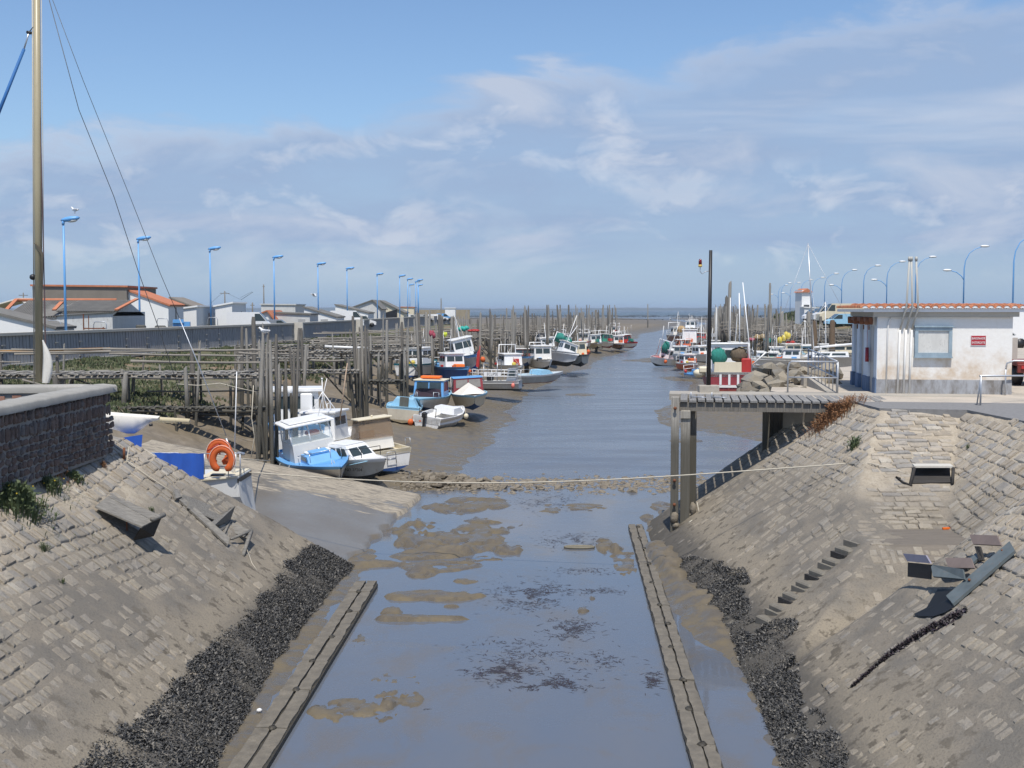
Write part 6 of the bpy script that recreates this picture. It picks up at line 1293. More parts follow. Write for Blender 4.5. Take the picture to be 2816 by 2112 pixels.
# 9 aluminium workboat
b = boat('workboat', 'grey aluminium workboat with open railings and a white name board reading ECLIPSE', aty(1358, 1077, 88), 172, 2, 0); b.scale = (.66, .8, .8)
hull(b, 6.6, 2.8, 1.0, ALU, AF_BLK, WHITE, GREYP, full=.7, sheer=.05, deck_drop=.25, stern=.98, rake=.05); rails(b, [(-2.8, 1.3, 1.05), (-1.4, 1.35, 1.05), (0, 1.35, 1.05), (1.5, 1.3, 1.05), (2.7, .9, 1.1)], .95, CLEANW, 3, .028); rails(b, [(-2.8, -1.3, 1.05), (0, -1.35, 1.05), (2.6, -.9, 1.1)], .95, CLEANW, 3, .028)
m = MB(); m.box((-.1, 1.40, 1.62), (1.9, .04, .42)); nb = m.build('name_board', CLEANW, b); o = text_mesh('ECLIPSE', .36, BLACK); o.parent = nb; o.location = (-.1, 1.425, 1.62); o.rotation_euler = (math.radians(90), 0, math.radians(180)); cabin(b, -2.6, -1.5, 1.7, .9, 1.2, ALU, win='s', nside=1, roof=ALU); m = MB(); m.path([(-.6, -1.2, 1), (-.6, -1.2, 2.9), (-.6, 1.2, 2.9), (-.6, 1.2, 1)], .05, 6); m.path([(.9, -1.2, 1), (.9, -1.2, 2.6), (.9, 1.2, 2.6), (.9, 1.2, 1)], .05, 6); m.build('gantry', ALU, b); m = MB(); m.box((.4, 0, 1.4), (.7, .8, .8), bev=.1); m.build('engine_box', BLACK, b); fenders(b, [(-2.4, 1.5, .6)], paint('coral', (.75, .2, .15), .5), .22)
m = MB(); m.tube((1.9, -.8, 1.2), (1.7, -.6, 4.2), .04); m.prism([(1.75, -.65, 3.9), (1.85, -.62, 2.2), (2.15, -.6, 2.3), (2.0, -.6, 3.6)], (0, .05, 0)); m.build('red_flag', RED, b)
# 10 small white and blue dinghies
b = boat('motor_dinghy', 'small white dinghy with pale blue foredeck and two outboards, in front of the canopy boat', aty(1468, 1058, 100), 42, 2, 0)
hull(b, 5.0, 2.0, .85, GREYP, AF_RED, WHITE, PALEB, full=.5, deck_drop=.2); cabin(b, .1, 1.7, 1.4, .85, .4, PALEB, sf=.6, win=''); outboard(b, -2.3, .35, .8); outboard(b, -2.3, -.35, .8); rails(b, [(-2.2, -.8, .9), (-1.2, -.95, .9)], .5)
# 11 mid distance boats (spec: label, u, v, Y, heading, heel, L, B, D, colours, cabin, extras)
def clutter(b, L_, B, D, seed):
    r = random.Random(seed); cols = (ORANGE, RED, YEL, TEAL, BLUEP, CREAM, BLACK, WHITE)
    for k in range(r.randint(5, 9)):
        x, y = r.uniform(-.42, .3) * L_, r.uniform(-.36, .36) * B; mt = cols[r.randrange(8)]; m = MB()
        if k % 3 == 0: m.blob((x, y, D * .95 + .25), r.uniform(.14, .26), 8, 6, .06, k); nm = 'buoy'
        else: m.box((x, y, D * .9 + .22), (r.uniform(.3, .6), r.uniform(.3, .6), r.uniform(.2, .45)), r.uniform(0, 3), bev=.03); nm = 'crate'
        m.build(nm, mt, b)
    for k in range(r.randint(3, 5)):
        x, y = r.uniform(-.4, .15) * L_, r.uniform(-.35, .35) * B; m = MB(); m.tube((x, y, D), (x + r.uniform(-.3, .3), y + r.uniform(-.2, .2), D + r.uniform(1.6, 3.6)), .022, .014, 5); m.build('pole', CLEANW if seed % 2 else ALU, b)
    x = -.44 * L_; rails(b, [(x, -.4 * B, D), (x, .4 * B, D)], .8, CLEANW, 2, .025)
def midboat(name, label, u, v, Y, head, heel, L_, B, D, top, bot, band, deckm, cab=None, mastm=None, extra=None, group=None):
    b = boat(name, label, aty(u, v, Y), head, heel, 0, group); b.scale = (.82, .82, .82); clutter(b, L_, B, D, int(u)); hull(b, L_, B, D, top, bot, band, deckm, full=.5, sheer=.3, deck_drop=.25)
    if cab: x0, x1, w, h, mt, wn = cab; cabin(b, x0, x1, w, D * .92, h, mt, sf=.2, sb=.05, win=wn, roof=WHITE, rh=.1, over=.15, wz=(.5, .85), name='wheelhouse')
    if mastm:
        x, h, ln = mastm; mast(b, x, 0, D, h, .06, CLEANW, (ln, 0)); lines(b, [((x + ln, 0, D + h), (L_ * .5, 0, D * 1.2)), ((x + ln, 0, D + h), (-L_ * .42, .4, D))], .02)
    for ex in (extra or []):
        k = ex[0]
        if k == 'net': m = MB(); m.blob(ex[1], ex[2], 10, 8, .12, 3); m.build('fishing_net', ex[3], b)
        if k == 'arch': x, w, h = ex[1:]; m = MB(); m.path([(x, -w, D), (x, -w * .9, D + h), (x, w * .9, D + h), (x, w, D)], .07, 6); m.build('gantry', CLEANW, b)
        if k == 'box': m = MB(); m.box(ex[1], ex[2], bev=.04); m.build(ex[4] if len(ex) > 4 else 'fish_box', ex[3], b)
        if k == 'rail': rails(b, ex[1], .8, ex[2], 2, .03)
        if k == 'fend': fenders(b, ex[1], ORANGE, .25)
        if k == 'pole': m = MB(); m.tube(ex[1], ex[2], .05); m.build('outrigger', CLEANW, b)
    return b
midboat('trawler', 'white trawler leaning against the piles with its stern high, right of the blue hull', 1284, 1026, 92, -72, 12, 6.5, 2.3, 1.7, CLEANW, DEEPB, BLUEP, WHITE, (-1.0, .8, 1.9, 1.7, WHITE, 'fsb'), (-.2, 3.6, .2), [('fend', [(1, 1.5, 1.0), (-1.5, 1.45, .9)])])
midboat('fishing_boat', 'deep blue hulled boat under the jetty behind the tarpaulin boat', 1246, 1050, 88, -68, 0, 6, 2.4, 1.3, paint('royal_blue', (.02, .10, .42), .4), AF_BLUE, BLUEP, WHITE, (-1.2, .6, 1.8, 1.3, CLEANW, 'fs'), None, [('fend', [(0, 1.5, .9)]), ('box', (1.6, 0, 1.5), (.8, .8, .3), ORNG2)])
midboat('fishing_boat', 'white and teal boat seen through the jetty posts left of the orange topped boat', 1150, 1040, 88, 70, 0, 6, 2.5, 1.3, CLEANW, AF_BLUE, paint('teal_paint', (.03, .20, .25), .4), WHITE, (-1.2, 1.2, 2.0, 1.5, CLEANW, 'fsb'), (-2, 2.4, 0), [('box', (2, 0, 1.9), (.5, 1.2, .3), RED)])
midboat('cabin_boat', 'white boat with an arched grey canopy over a brown screen', 1436, 1008, 118, -80, 0, 6, 2.6, 1.2, CLEANW, AF_BLUE, BLUEP, WHITE, (-1.5, .6, 2.2, 1.0, paint('brown_screen', (.20, .07, .05), .5), 'f'), None, [('box', (-.6, 0, 2.3), (1.6, 2.3, .35), paint('canopy_grey', (.25, .24, .22), .9), 'canopy')])
midboat('cabin_boat', 'long white boat with a blunt white cuddy left of the canopy boat', 1405, 1038, 106, -74, 0, 6, 2.3, 1.3, CLEANW, AF_BLK, WHITE, WHITE, (-1.5, 1.0, 2.0, 1.3, CLEANW, 's'), (-1, 1.5, 0), [('arch', -1.5, 1.0, 2.2), ('box', (.8, .3, 1.8), (.6, .6, .5), RED)])
midboat('fishing_boat', 'white boat with a brown board on its wheelhouse side, nose on to the channel', 1488, 1018, 117, -76, 0, 6, 2.3, 1.25, CLEANW, AF_BLK, WHITE, CREAM, (-1.5, .9, 2.1, 1.7, WHITE, 'fsb'), None, [('box', (.4, .6, 1.6), (.12, .9, .8), paint('brown_board', (.35, .19, .10), .7), 'board'), ('arch', -1.9, 1.0, 2.0)])
midboat('trawler', 'white trawler heeled over with green nets on its gantry, left of the dark striped boat', 1536, 1008, 123, -68, -20, 7, 2.5, 1.6, CLEANW, AF_BLK, CLEANW, WHITE, (.2, 1.7, 2.0, 1.6, CLEANW, 'fs'), (0, 5.2, .4), [('net', (-1.3, -.5, 3.6), (1.1, .6, .6), TEAL), ('net', (-1.5, .7, 3.5), (.8, .6, .55), TEAL), ('arch', -1.4, 1.2, 2.6), ('pole', (-1, 0, 2.4), (-2.5, 1.8, 6.0))])
midboat('fishing_boat', 'grey-white boat with a dark green stripe and square wheelhouse floating at the channel edge', 1592, 1009, 126, -88, 3, 7, 2.8, 1.5, paint('hull_grey', (.42, .43, .40), .5), AF_BLK, paint('stripe_green', (.02, .045, .045), .4), WHITE, (-1.2, .7, 2.1, 1.8, CREAM, 'fsb'), (.2, 2.8, 0), [('fend', [(-2.5, -1.5, 1.8), (-2, 1.5, 1.8)]), ('box', (-2.4, 0, 2.4), (.4, 1.6, .4), ORANGE)])
midboat('fishing_boat', 'white boat with a broad pale bow behind the green nets', 1506, 985, 136, -75, 5, 6.5, 2.4, 1.4, CLEANW, AF_BLK, WHITE, WHITE, (-1, .8, 1.9, 1.5, CLEANW, 'fs'), (0, 3.5, -.3), [('net', (-2.0, 0, 2.6), (.8, .9, .8), BLACK)])
for i, (u, v, Y, hd, lab, tp, cabm) in enumerate([(1548, 962, 165, -70, 'small white boat at the start of the far left group', CLEANW, CLEANW), (1607, 957, 178, 80, 'white boat with a red trimmed house in the far left group', CLEANW, WHITE), (1640, 961, 182, -90, 'white and cream boat in the middle of the far left group', CREAM, CLEANW), (1666, 958, 190, -75, 'white boat with a green house in the far left group', CLEANW, paint('green_house', (.04, .25, .18), .5)), (1700, 962, 192, -85, 'brown hulled boat near the channel in the far left group', paint('brown_hull', (.28, .16, .10), .6), CLEANW), (1722, 958, 198, -60, 'white boat with a red rail, outermost of the far left group', WHITE, RED), (1690, 930, 225, -90, 'farthest white boat by the last left piles', CLEANW, WHITE)]):
    midboat('fishing_boat', lab, u, v, Y, hd, (i % 3 - 1) * 4, 6.0, 2.4, 1.2, tp, AF_RED if i % 2 else AF_BLK, RED if i in (1, 5) else WHITE, CREAM, (-1.3, .7, 2.0, 1.6, cabm, 'fsb'), (-.5, 3.2, .2), [('box', (1.5, .2, 1.7), (.9, .7, .5), (RED, ORANGE, TEAL)[i % 3]), ('arch', -2.0, 1.1, 2.2)])
# right side boats
midboat('trawler', 'white trawler heeled on the mud in mid channel with a teal net bundle', 1830, 1008, 143, 222, -13, 5.6, 2.5, 1.4, CLEANW, AF_BLK, CLEANW, RED, (-.9, .8, 1.8, 1.3, WHITE, 'fsb'), (-.3, 5.2, -.9), [('net', (.6, -.1, 2.9), (.6, .55, .9), TEAL), ('arch', 1.0, 1.2, 2.5), ('arch', -1.9, 1.0, 1.5), ('box', (-1.9, 0, 2.1), (.8, 1.2, .7), paint('rust_net', (.12, .05, .04), .9), 'rusty_net'), ('pole', (1.6, 0, 2.4), (2.6, .5, 6.2)), ('fend', [(2.0, 1.5, 1.2)])])
b = boat('trawler', 'red and white trawler seen from its panelled stern, right behind the black mast', aty(1994, 1079, 92), 84, 0, 0); b.scale = (1, .94, .88)
hull(b, 10.5, 4.1, 1.9, MAROON, AF_RED, GREYP, GREYP, full=.55, sheer=.35, deck_drop=.35, stern=.9, band_h=.18, keel=.0)
for y in (-.62, .05, .72): m = MB(); m.box((-4.76, y, 1.42), (.05, .17, .86)); m.build('white_stripe', CLEANW, b)
m = MB(); m.box((-4.74, 0, .86), (.10, 3.3, .20)); m.build('rubbing_strake', WHITE, b); m = MB(); m.box((-4.7, .1, .35), (.4, .12, .7)); m.build('rudder', AF_RED, b)
cabin(b, -3.6, -3.1, 2.3, 1.7, 1.1, CREAM, sf=0, sb=0, win='', name='white_panel'); cabin(b, 1.0, 2.8, 2.4, 1.7, 2.3, CLEANW, win='fsb', roof=CLEANW, wz=(.55, .85), name='wheelhouse')
m = MB(); m.path([(-3.2, -1.65, 1.8), (-3.2, -1.5, 4.35), (-3.2, 1.6, 4.35), (-3.2, 1.7, 1.8)], .11, 8); m.box((-2.6, 0, 4.25), (1.2, 3.3, .3)); m.tube((-3.2, -1.5, 4.3), (-2.0, -1.7, 1.9), .1); m.build('gantry', CLEANW, b)
m = MB(); m.blob((-3.1, .75, 3.25), (.55, .62, .72), 12, 9, .12, 5); m.build('teal_net', TEAL, b); m = MB(); m.blob((-2.9, -.8, 3.4), (.5, .7, .62), 12, 9, .14, 6); m.build('brown_net', BRNET, b); m = MB(); m.box((-3.4, -1.35, 2.5), (.5, .75, 1.25), bev=.08); m.build('red_locker', RED, b)
m = MB(); m.tube((-.5, .8, 2), (-.5, .8, 7.4), .15, .07); m.box((-.5, 1.1, 5.0), (.3, .5, .3)); m.build('mast', GREYP, b); m = MB(); m.tube((-1.8, -1.7, 2.2), (-2.2, -3.0, 3.6), .06); m.tube((-1.6, -1.0, 4), (-1.6, -.9, 8.6), .045); m.tube((-2.5, -1.9, 2), (-1.3, -1.2, 9.5), .04); m.tube((-1.8, -.2, 4), (-1.8, -.2, 8.2), .03); m.build('aerials', CLEANW, b)
m = MB(); m.box((-3.9, 1.9, 2.2), (1.6, .9, .5), bev=.1); m.blob((-4.2, 2.3, 1.9), (.4, .5, .35), 8, 6, .1); m.build('rope_coils', CREAM, b)
midboat('fishing_boat', 'grey prowed boat with a white tripod post tucked right of the red trawler', 2058, 1052, 100, -95, 0, 6.5, 2.4, 1.7, GREYP, MAROON, WHITE, WHITE, None, (1.2, 1.7, 0), [('box', (2.6, 0, 2.1), (.1, .6, .4), ORANGE), ('pole', (1.2, 0, 3.2), (2.6, -1.3, 1.2))])
midboat('small_boat', 'small orange and white boat left of the black mast', 1892, 1022, 118, -75, 0, 4.2, 1.9, 1.0, paint('orange_hull', (.62, .16, .08), .5), AF_RED, WHITE, CREAM, (-1, .6, 1.5, 1.1, CLEANW, 'fs'), None, [('box', (1.2, 0, 1.5), (.9, .8, .3), ORANGE)])
midboat('cabin_boat', 'grey boat with a sloping windscreen right of the heeled trawler', 1872, 996, 134, -105, 0, 5, 2.2, 1.1, GREYP, AF_BLK, WHITE, WHITE, (-1.2, 1.0, 1.8, 1.1, GREYP, 'fsb'), (-1, 1.8, 0))
midboat('cabin_boat', 'white boat with a flat white roof behind the grey windscreen boat', 1896, 966, 158, -100, 0, 6, 2.6, 1.3, CLEANW, AF_RED, WHITE, WHITE, (-1.8, 1.0, 2.3, 2.2, CLEANW, 's'), (-.5, 4.2, 0), [('box', (1.8, 0, 1.8), (1, 1.2, .5), ORANGE)])
midboat('fishing_boat', 'cluttered boat with straw coloured nets in the far right group', 1862, 942, 188, -80, 0, 7, 2.8, 1.4, paint('rust_hull', (.30, .15, .09), .6), AF_RED, WHITE, CREAM, (-1, .8, 2, 1.6, WHITE, 'fs'), (-.5, 4.5, 1), [('net', (1.6, .3, 2.6), (.9, .8, .6), paint('straw_heap', (.45, .30, .14), .9)), ('arch', -2, 1.2, 2.4)])
midboat('fishing_boat', 'farthest white boat of the right group', 1900, 920, 225, -110, 0, 8, 3, 1.4, CLEANW, AF_BLK, WHITE, WHITE, (-1, .8, 2.2, 1.8, CLEANW, 'fsb'), (-1, 3, 0), [('arch', -2.5, 1.2, 2.0)])
midboat('dinghy', 'tiny white dinghy in the water left of the red trawler', 1916, 1044, 96, -70, 6, 3.2, 1.4, .6, WHITE, AF_BLUE, BLUEP, WHITE)
midboat('cabin_boat', 'white cabin boat with one dark oval window behind the boulders', 2100, 1012, 113, 172, -3, 6.5, 2.5, 1.15, CLEANW, AF_BLUE, PALEB, CLEANW, (-1.6, .9, 1.8, .75, CLEANW, 's'), None, [('rail', [(1.2, -.8, 1.3), (2.6, 0, 1.5), (1.2, .8, 1.3)], ALU)])
midboat('small_boat', 'white and pale blue boat close under the thick grey post', 2134, 1010, 114, -95, 0, 5.5, 2.3, 1.2, PALEB, AF_BLUE, WHITE, WHITE, (-1, .8, 1.6, 1.2, CLEANW, 'fsb'), (0, 2.5, 0))
midboat('small_boat', 'cream boat between the thick grey post and the sailing yacht', 2176, 1008, 115, -80, 0, 6, 2.5, 1.3, CREAM, AF_RED, WHITE, CREAM, (-1.2, .8, 1.9, 1.4, CREAM, 'fsb'), None, [('box', (1.4, 0, 1.8), (.8, .8, .4), CLEANW)])
b = boat('sailing_yacht', 'long white sailing yacht lying behind the handrail left of the hut', aty(2262, 1024, 111), 184, 3, 0); hull(b, 9.5, 2.7, 1.35, CLEANW, AF_BLK, CLEANW, CLEANW, full=.4, sheer=.15, stern=.75, rake=.16, deck_drop=.05)
cabin(b, -2.2, 1.6, 1.8, 1.4, .5, CLEANW, sf=.6, sb=.1, win='s', nside=2, wz=(.3, .7)); m = MB(); m.tube((-3.9, 0, 2.7), (.8, 0, 2.3), .10); m.build('boom', CLEANW, b); rails(b, [(4.6, 0, 1.75), (3.2, .8, 1.6), (0, 1.3, 1.5), (-3.8, 1.1, 1.5)], .55); mast(b, .8, 0, 1.4, 10.5, .07, ALU, (.55, 0)); lines(b, [((1.35, 0, 11.8), (5.0, 0, 1.8)), ((1.35, 0, 11.8), (-4.3, 0, 1.5)), ((1.2, 0, 9), (.6, 1.3, 1.5)), ((1.2, 0, 9), (.6, -1.3, 1.5))], .02, STEEL)
midboat('cabin_boat', 'white boat with a dark window just left of the hut wall', 2312, 1006, 114, 180, 0, 6.5, 2.6, 1.5, CLEANW, AF_BLK, CREAM, CLEANW, (-1.8, 1.5, 2.0, 1.0, CREAM, 's'), None)
for i, (u, v, Y, hd, lab, tp, sc_, mh) in enumerate([(2020, 985, 140, -95, 'white boat with a cream house behind the red trawler gantry', CLEANW, CREAM, 5), (1960, 978, 150, -80, 'small white boat just right of the black mast', CLEANW, CLEANW, 3), (2165, 1018, 110, 175, 'low white launch in front of the thick grey post', CLEANW, CLEANW, 0), (2205, 1003, 115.5, 185, 'white launch behind the sailing yacht', CLEANW, PALEB, 4), (2262, 1000, 116, 180, 'cream launch with a thin mast left of the hut', CREAM, CLEANW, 6), (1935, 1000, 128, -70, 'white boat half hidden behind the black mast', CLEANW, CLEANW, 4), (1925, 950, 180, -100, 'white boat at the foot of the right jetty piles', CLEANW, RED, 4), (1880, 975, 152, -80, 'small white boat beside the heeled trawler stern', CLEANW, ORANGE, 3)]):
    midboat('fishing_boat' if hd < 0 else 'motor_launch', lab, u, v, Y, hd, (i % 3 - 1) * 3, 6.0, 2.4, 1.25, tp, AF_BLK if i % 2 else AF_RED, WHITE, CREAM, (-1.3, .7, 1.9, 1.1, sc_, 'fs'), (-.4, mh, .2) if mh else None)
# ---------------- sailing yacht behind the left bank ----------------
Yy = 32.4; top_ = aty(100, -230, Yy); ft = aty(108, 1050, Yy)
y = empty('moored_yacht', (-11.0, Yy, -3.6), 'moored yacht behind the left bank with tall tan mast, blue cockpit cloths and furled sail', 'yacht')
W = lambda mb, nm, mt: mb.build(nm, mt, y, world=True)
m = MB(); P = []
for i in range(13):
    t = i / 12; x = -7.25 - t * 8.5; w = 1.25 * (.62 + .38 * min(1, t / .35)) * (1 if t < .5 else max(.02, 1 - ((t - .5) / .5) ** 2)); zg = -1.95 + .12 * (1 - t) ** 2 + .25 * t ** 2
    P += [(x + .35 * (t < .01), Yy, -3.3), (x + .2 * (t < .01), Yy - w * .6, -2.95), (x + .05, Yy - w, -2.35), (x, Yy - w, zg), (x, Yy + w, zg), (x + .05, Yy + w, -2.35), (x + .2 * (t < .01), Yy + w * .6, -2.95)]
fs = [(i * 7 + k, (i + 1) * 7 + k, (i + 1) * 7 + (k + 1) % 7, i * 7 + (k + 1) % 7) for i in range(12) for k in range(7)] + [(0, 1, 2, 3, 4, 5, 6)]
m.add(P, fs); W(m, 'hull', paint('yacht_hull', (.62, .62, .60), .45, .1))
m = MB(); m.prism([(-7.28, Yy - .82, -1.84), (-9.0, Yy - 1.2, -1.93), (-9.0, Yy + 1.2, -1.93), (-7.28, Yy + .82, -1.84)], (0, 0, .04)); W(m, 'aft_deck', CREAM); m = MB(); m.prism([(-7.26, Yy - .80, -1.98), (-7.26, Yy + .80, -1.98), (-7.26, Yy + .80, -1.86), (-7.26, Yy - .80, -1.86)], (.03, 0, 0)); W(m, 'stern_stripe', BLACK)
m = MB(); m.box((-10.6, Yy, -1.62), (3.0, 1.6, .55), bev=.1); W(m, 'coachroof', CLEANW)
m = MB(); m.path([ft, aty(104, 500, Yy), top_], [.10, .10, .085], 12); W(m, 'mast', paint('mast_tan', (.40, .335, .205), .4, .12, dirt_amt=.2))
m = MB(); m.box((ft + top_) / 2 + Vector((.095, -.02, 0)), (.02, .03, (top_ - ft).length * .98)); W(m, 'mast_track', paint('track_brown', (.14, .08, .075), .5))
m = MB()
for dx, dy in ((-.14, 0), (-.17, .03), (.135, .02)): m.tube(ft + Vector((dx, dy, -.6)), top_ + Vector((dx * .8, dy, 0)), .009, n=4)
W(m, 'halyard', ROPE)
bm0, bm1 = aty(100, 1185, Yy), aty(521, 1159, Yy); bm0.z = aty(300, 1148, Yy).z; bm0 = aty(110, 1135, Yy)
m = MB(); m.tube(bm0, bm1, .075, n=10); W(m, 'boom', paint('boom_cream', (.66, .56, .36), .5, .1)); m = MB(); m.tube(bm1 + Vector((-.25, -.05, -.08)), bm1 + Vector((-.25, -.05, -.02)), .06); m.tube(aty(415, 1165, Yy - .08), aty(415, 1172, Yy - .08), .05); W(m, 'boom_fitting', BLACK)
m = MB(); m.smooth = True; P = []
for i in range(15):
    t = i / 14; c = bm0.lerp(aty(440, 1152, Yy), t); sag = .50 * (.8 + .2 * math.sin(t * 9)) * float(1 - sstep(.72, 1.0, t)) + .06; hh = .10 * (1 - t) + .05
    for k in range(8): a = 2 * math.pi * k / 8; P.append((c.x + .02 * math.sin(5 * a + i), c.y + math.cos(a) * (.13 + .10 * (1 - t)) + .02 * math.sin(i * 1.7), c.z + (math.sin(a) * hh if math.sin(a) > 0 else math.sin(a) * sag) + .03))
m.add(P, [(i * 8 + k, (i + 1) * 8 + k, (i + 1) * 8 + (k + 1) % 8, i * 8 + (k + 1) % 8) for i in range(14) for k in range(8)]); W(m, 'furled_sail', SAIL)
m = MB(); m.smooth = True; P = []
for i in range(9):
    t = i / 8; c = aty(118 + 10 * math.sin(t * 3) + 6 * t, 935 + 118 * t, Yy - .1)
    for k in range(6): a = 2 * math.pi * k / 6; P.append((c.x + math.cos(a) * (.01 + .13 * math.sin(t * 2.4)), c.y + math.sin(a) * .05, c.z))
m.add(P, [(i * 6 + k, (i + 1) * 6 + k, (i + 1) * 6 + (k + 1) % 6, i * 6 + (k + 1) % 6) for i in range(8) for k in range(6)]); W(m, 'sail_bundle', SAIL)
m = MB(); m.prism([aty(92, 667, Yy - .15), aty(112, 682, Yy - .15), aty(118, 700, Yy - .15), aty(117, 790, Yy - .15), aty(113, 700, Yy - .15)], (0, .04, 0)); W(m, 'torn_flag', paint('faded_flag', (.12, .10, .07), .9)); m = MB(); m.blob(aty(90, 762, Yy), (.09, .09, .08), 8, 6); W(m, 'radar_reflector', BLACK)
a = aty(95, 70, Yy); b_ = aty(80, 88, Yy); c_ = aty(66, 135, Yy); d_ = aty(-40, 400, Yy - .4)
m = MB(); m.tube(a, b_, .012); m.tube(b_ + Vector((-.06, 0, 0)), b_ + Vector((.06, 0, -.03)), .04); m.build('shackle', BLACK, y, world=True); m = MB(); m.tube(b_, c_, .022); W(m, 'turnbuckle', ALU); m = MB(); m.tube(c_, d_, .042, .05); W(m, 'blue_topping_rope', paint('rope_blue', (.02, .13, .36), .7))
m = MB(); m.path([aty(119, -60, Yy), aty(217, 302, Yy), aty(313, 540, Yy), aty(378, 740, Yy), aty(440, 913, Yy), bm1], .010, 5); W(m, 'topping_lift', paint('wire_dark', (.10, .10, .10), .5, metal=.5)); m = MB(); m.path([aty(122, -60, Yy), aty(230, 225, Yy), aty(357, 540, Yy), aty(440, 750, Yy), aty(493, 875, Yy)], .008, 5); W(m, 'backstay_upper', paint('wire_dark', (.1, .1, .1)))
m = MB(); m.path([aty(493, 875, Yy), aty(546, 1003, Yy), aty(622, 1199, Yy)], .014, 5); m.tube(aty(622, 1205, Yy), aty(640, 1260, Yy), .03); W(m, 'backstay', STEEL)
m = MB(); m.add([aty(315, 1207, Yy - .7), aty(392, 1195, Yy - .7), aty(388, 1245, Yy - .75), aty(315, 1240, Yy - .75), aty(392, 1197, Yy + .6), aty(386, 1234, Yy + .7), aty(325, 1207, Yy + .6)], [(0, 3, 2, 1), (1, 2, 5, 4), (0, 1, 4, 6)]); W(m, 'sprayhood', DEEPB)
m = MB(); P = [aty(425, 1245, Yy - 1.05), aty(560, 1247, Yy - .95), aty(559, 1318, Yy - 1.05), aty(425, 1312, Yy - 1.15)]; N_ = 10
V = []
for i in range(N_ + 1):
    t = i / N_
    for q in (0, .5, 1): p = P[0].lerp(P[1], t).lerp(P[3].lerp(P[2], t), q); p.y += .05 * math.sin(i * 1.9 + q * 2); V.append(p)
m.smooth = True; m.add(V, [(i * 3 + k, i * 3 + k + 1, i * 3 + k + 4, i * 3 + k + 3) for i in range(N_) for k in range(2)]); W(m, 'cockpit_cloth', DEEPB)
m = MB(); m.path([aty(560, 1247, Yy - .9), aty(628, 1250, Yy - .8), aty(664, 1246, Yy - .75), aty(664, 1246, Yy + .7)], .016, 6); m.path([aty(560, 1282, Yy - .9), aty(660, 1284, Yy - .75), aty(662, 1284, Yy + .7)], .013, 6)
for u, v, yy2 in ((562, 1305, Yy - .9), (628, 1318, Yy - .8), (660, 1312, Yy - .75), (661, 1300, Yy + .6)): m.tube(aty(u, v, yy2), aty(u, 1248, yy2), .015)
W(m, 'pushpit', STEEL)
m = MB(); m.tube(aty(641, 1312, Yy), aty(648, 1245, Yy), .045, .03); m.tube(aty(645, 1246, Yy), aty(651, 1022, Yy), .018, .012); W(m, 'aerial', CLEANW); m = MB(); m.tube(aty(662, 1250, Yy - .6), aty(663, 1244, Yy - .6), .11, .10, 12); W(m, 'stern_light', ALU); m = MB(); m.box(aty(640, 1310, Yy), (.5, .5, .06)); m.box(aty(600, 1306, Yy - .4), (.35, .25, .05)); W(m, 'cleats', BLACK)
for k, (cu, cv, yk, lab, s) in enumerate([(611, 1264, Yy - 1.0, 'front orange horseshoe lifebuoy on the yacht stern rail', .27), (603, 1246, Yy - .70, 'rear orange horseshoe lifebuoy partly hidden on the yacht stern rail', .27)]):
    c = aty(cu, cv, yk); m = MB(); aa = np.linspace(-2.55 + math.pi / 2, 2.55 + math.pi / 2, 17); pts = [Vector((math.cos(t) * s * .95, .0, math.sin(t) * s * 1.1)) + c for t in aa]; pts = [pts[0] + Vector((0, 0, -.06))] + pts + [pts[-1] + Vector((0, 0, -.06))]
    m.path(pts, [.05] + [.098] * 17 + [.05], 10); o = m.build('horseshoe_lifebuoy', ORANGE); tag(o, lab, 'lifebuoy', 'horseshoe lifebuoys on the yacht'); o.data.transform(Matrix.Diagonal((1, .62, 1, 1)))
    m = MB(); m.path([p + Vector((0, -.068, 0)) + (p - c) * .30 for p in pts[2:-2]], .007, 4); m.build('piping', SAIL, o, world=True)
m = MB(); m.path([aty(570, 1240, Yy - .9), aty(600, 1222, Yy - .9), aty(605, 1250, Yy - .9)], .02, 5); W(m, 'lifebuoy_strap', RED)
# ---------------- ropes ----------------
hitL = lambda u, v, off=0.0: (hit(u, v, hL) + Vector((.6, 0, .8)).normalized() * off); hitR = lambda u, v, off=0.0: (hit(u, v, hR) + Vector((-.6, 0, .8)).normalized() * off)
def rope(label, pts, r_=.014, mat=None, name='mooring_rope'): m = MB(); m.path(pts, r_, 6); return tag(m.build(name, mat or ROPE), label, 'rope')
a, b_ = aty(648, 1296, 33), hitR(2330, 1280, .06); pts = [a]
for i in range(1, 20):
    t = i / 20; u, v = 648 + (2330 - 648) * t, 1296 + (1280 - 1296) * t + 46 * math.sin(math.pi * min(1, t * 1.05)) * (1 - .35 * t); pts.append(aty(u, v, a.y + (b_.y - a.y) * t))
rope('long pale mooring rope stretched right across the lock from the yacht to the right bank', pts + [b_], .017)
rope('thin rope trailing over the right bank stones to the hanging board', [hitR(2330, 1280, .05), hitR(2400, 1278, .04), hitR(2480, 1300, .03), hitR(2520, 1312, .03)], .010)
rope('rope from the rusty stake down the left bank to the wooden ladder', [hitL(341, 1247, .2), hitL(345, 1272, .05), hitL(400, 1310, .04), hitL(438, 1335, .04), hitL(475, 1360, .05)], .012)
rope('second rope slanting down the left bank towards the plank seat', [hitL(170, 1340, .05), hitL(225, 1368, .05), hitL(268, 1392, .1)], .011)
rope('thin line hanging from the lower end of the wooden ladder', [hitL(672, 1520, .1), hitL(690, 1550, .03), hitL(715, 1585, .02), hitL(728, 1610, .02)], .008)
rope('rope from the stake over the crest of the left bank to the yacht', [hitL(345, 1268, .1), hitL(375, 1264, .08), hitL(425, 1250, .1), aty(500, 1252, 31.5)], .010)
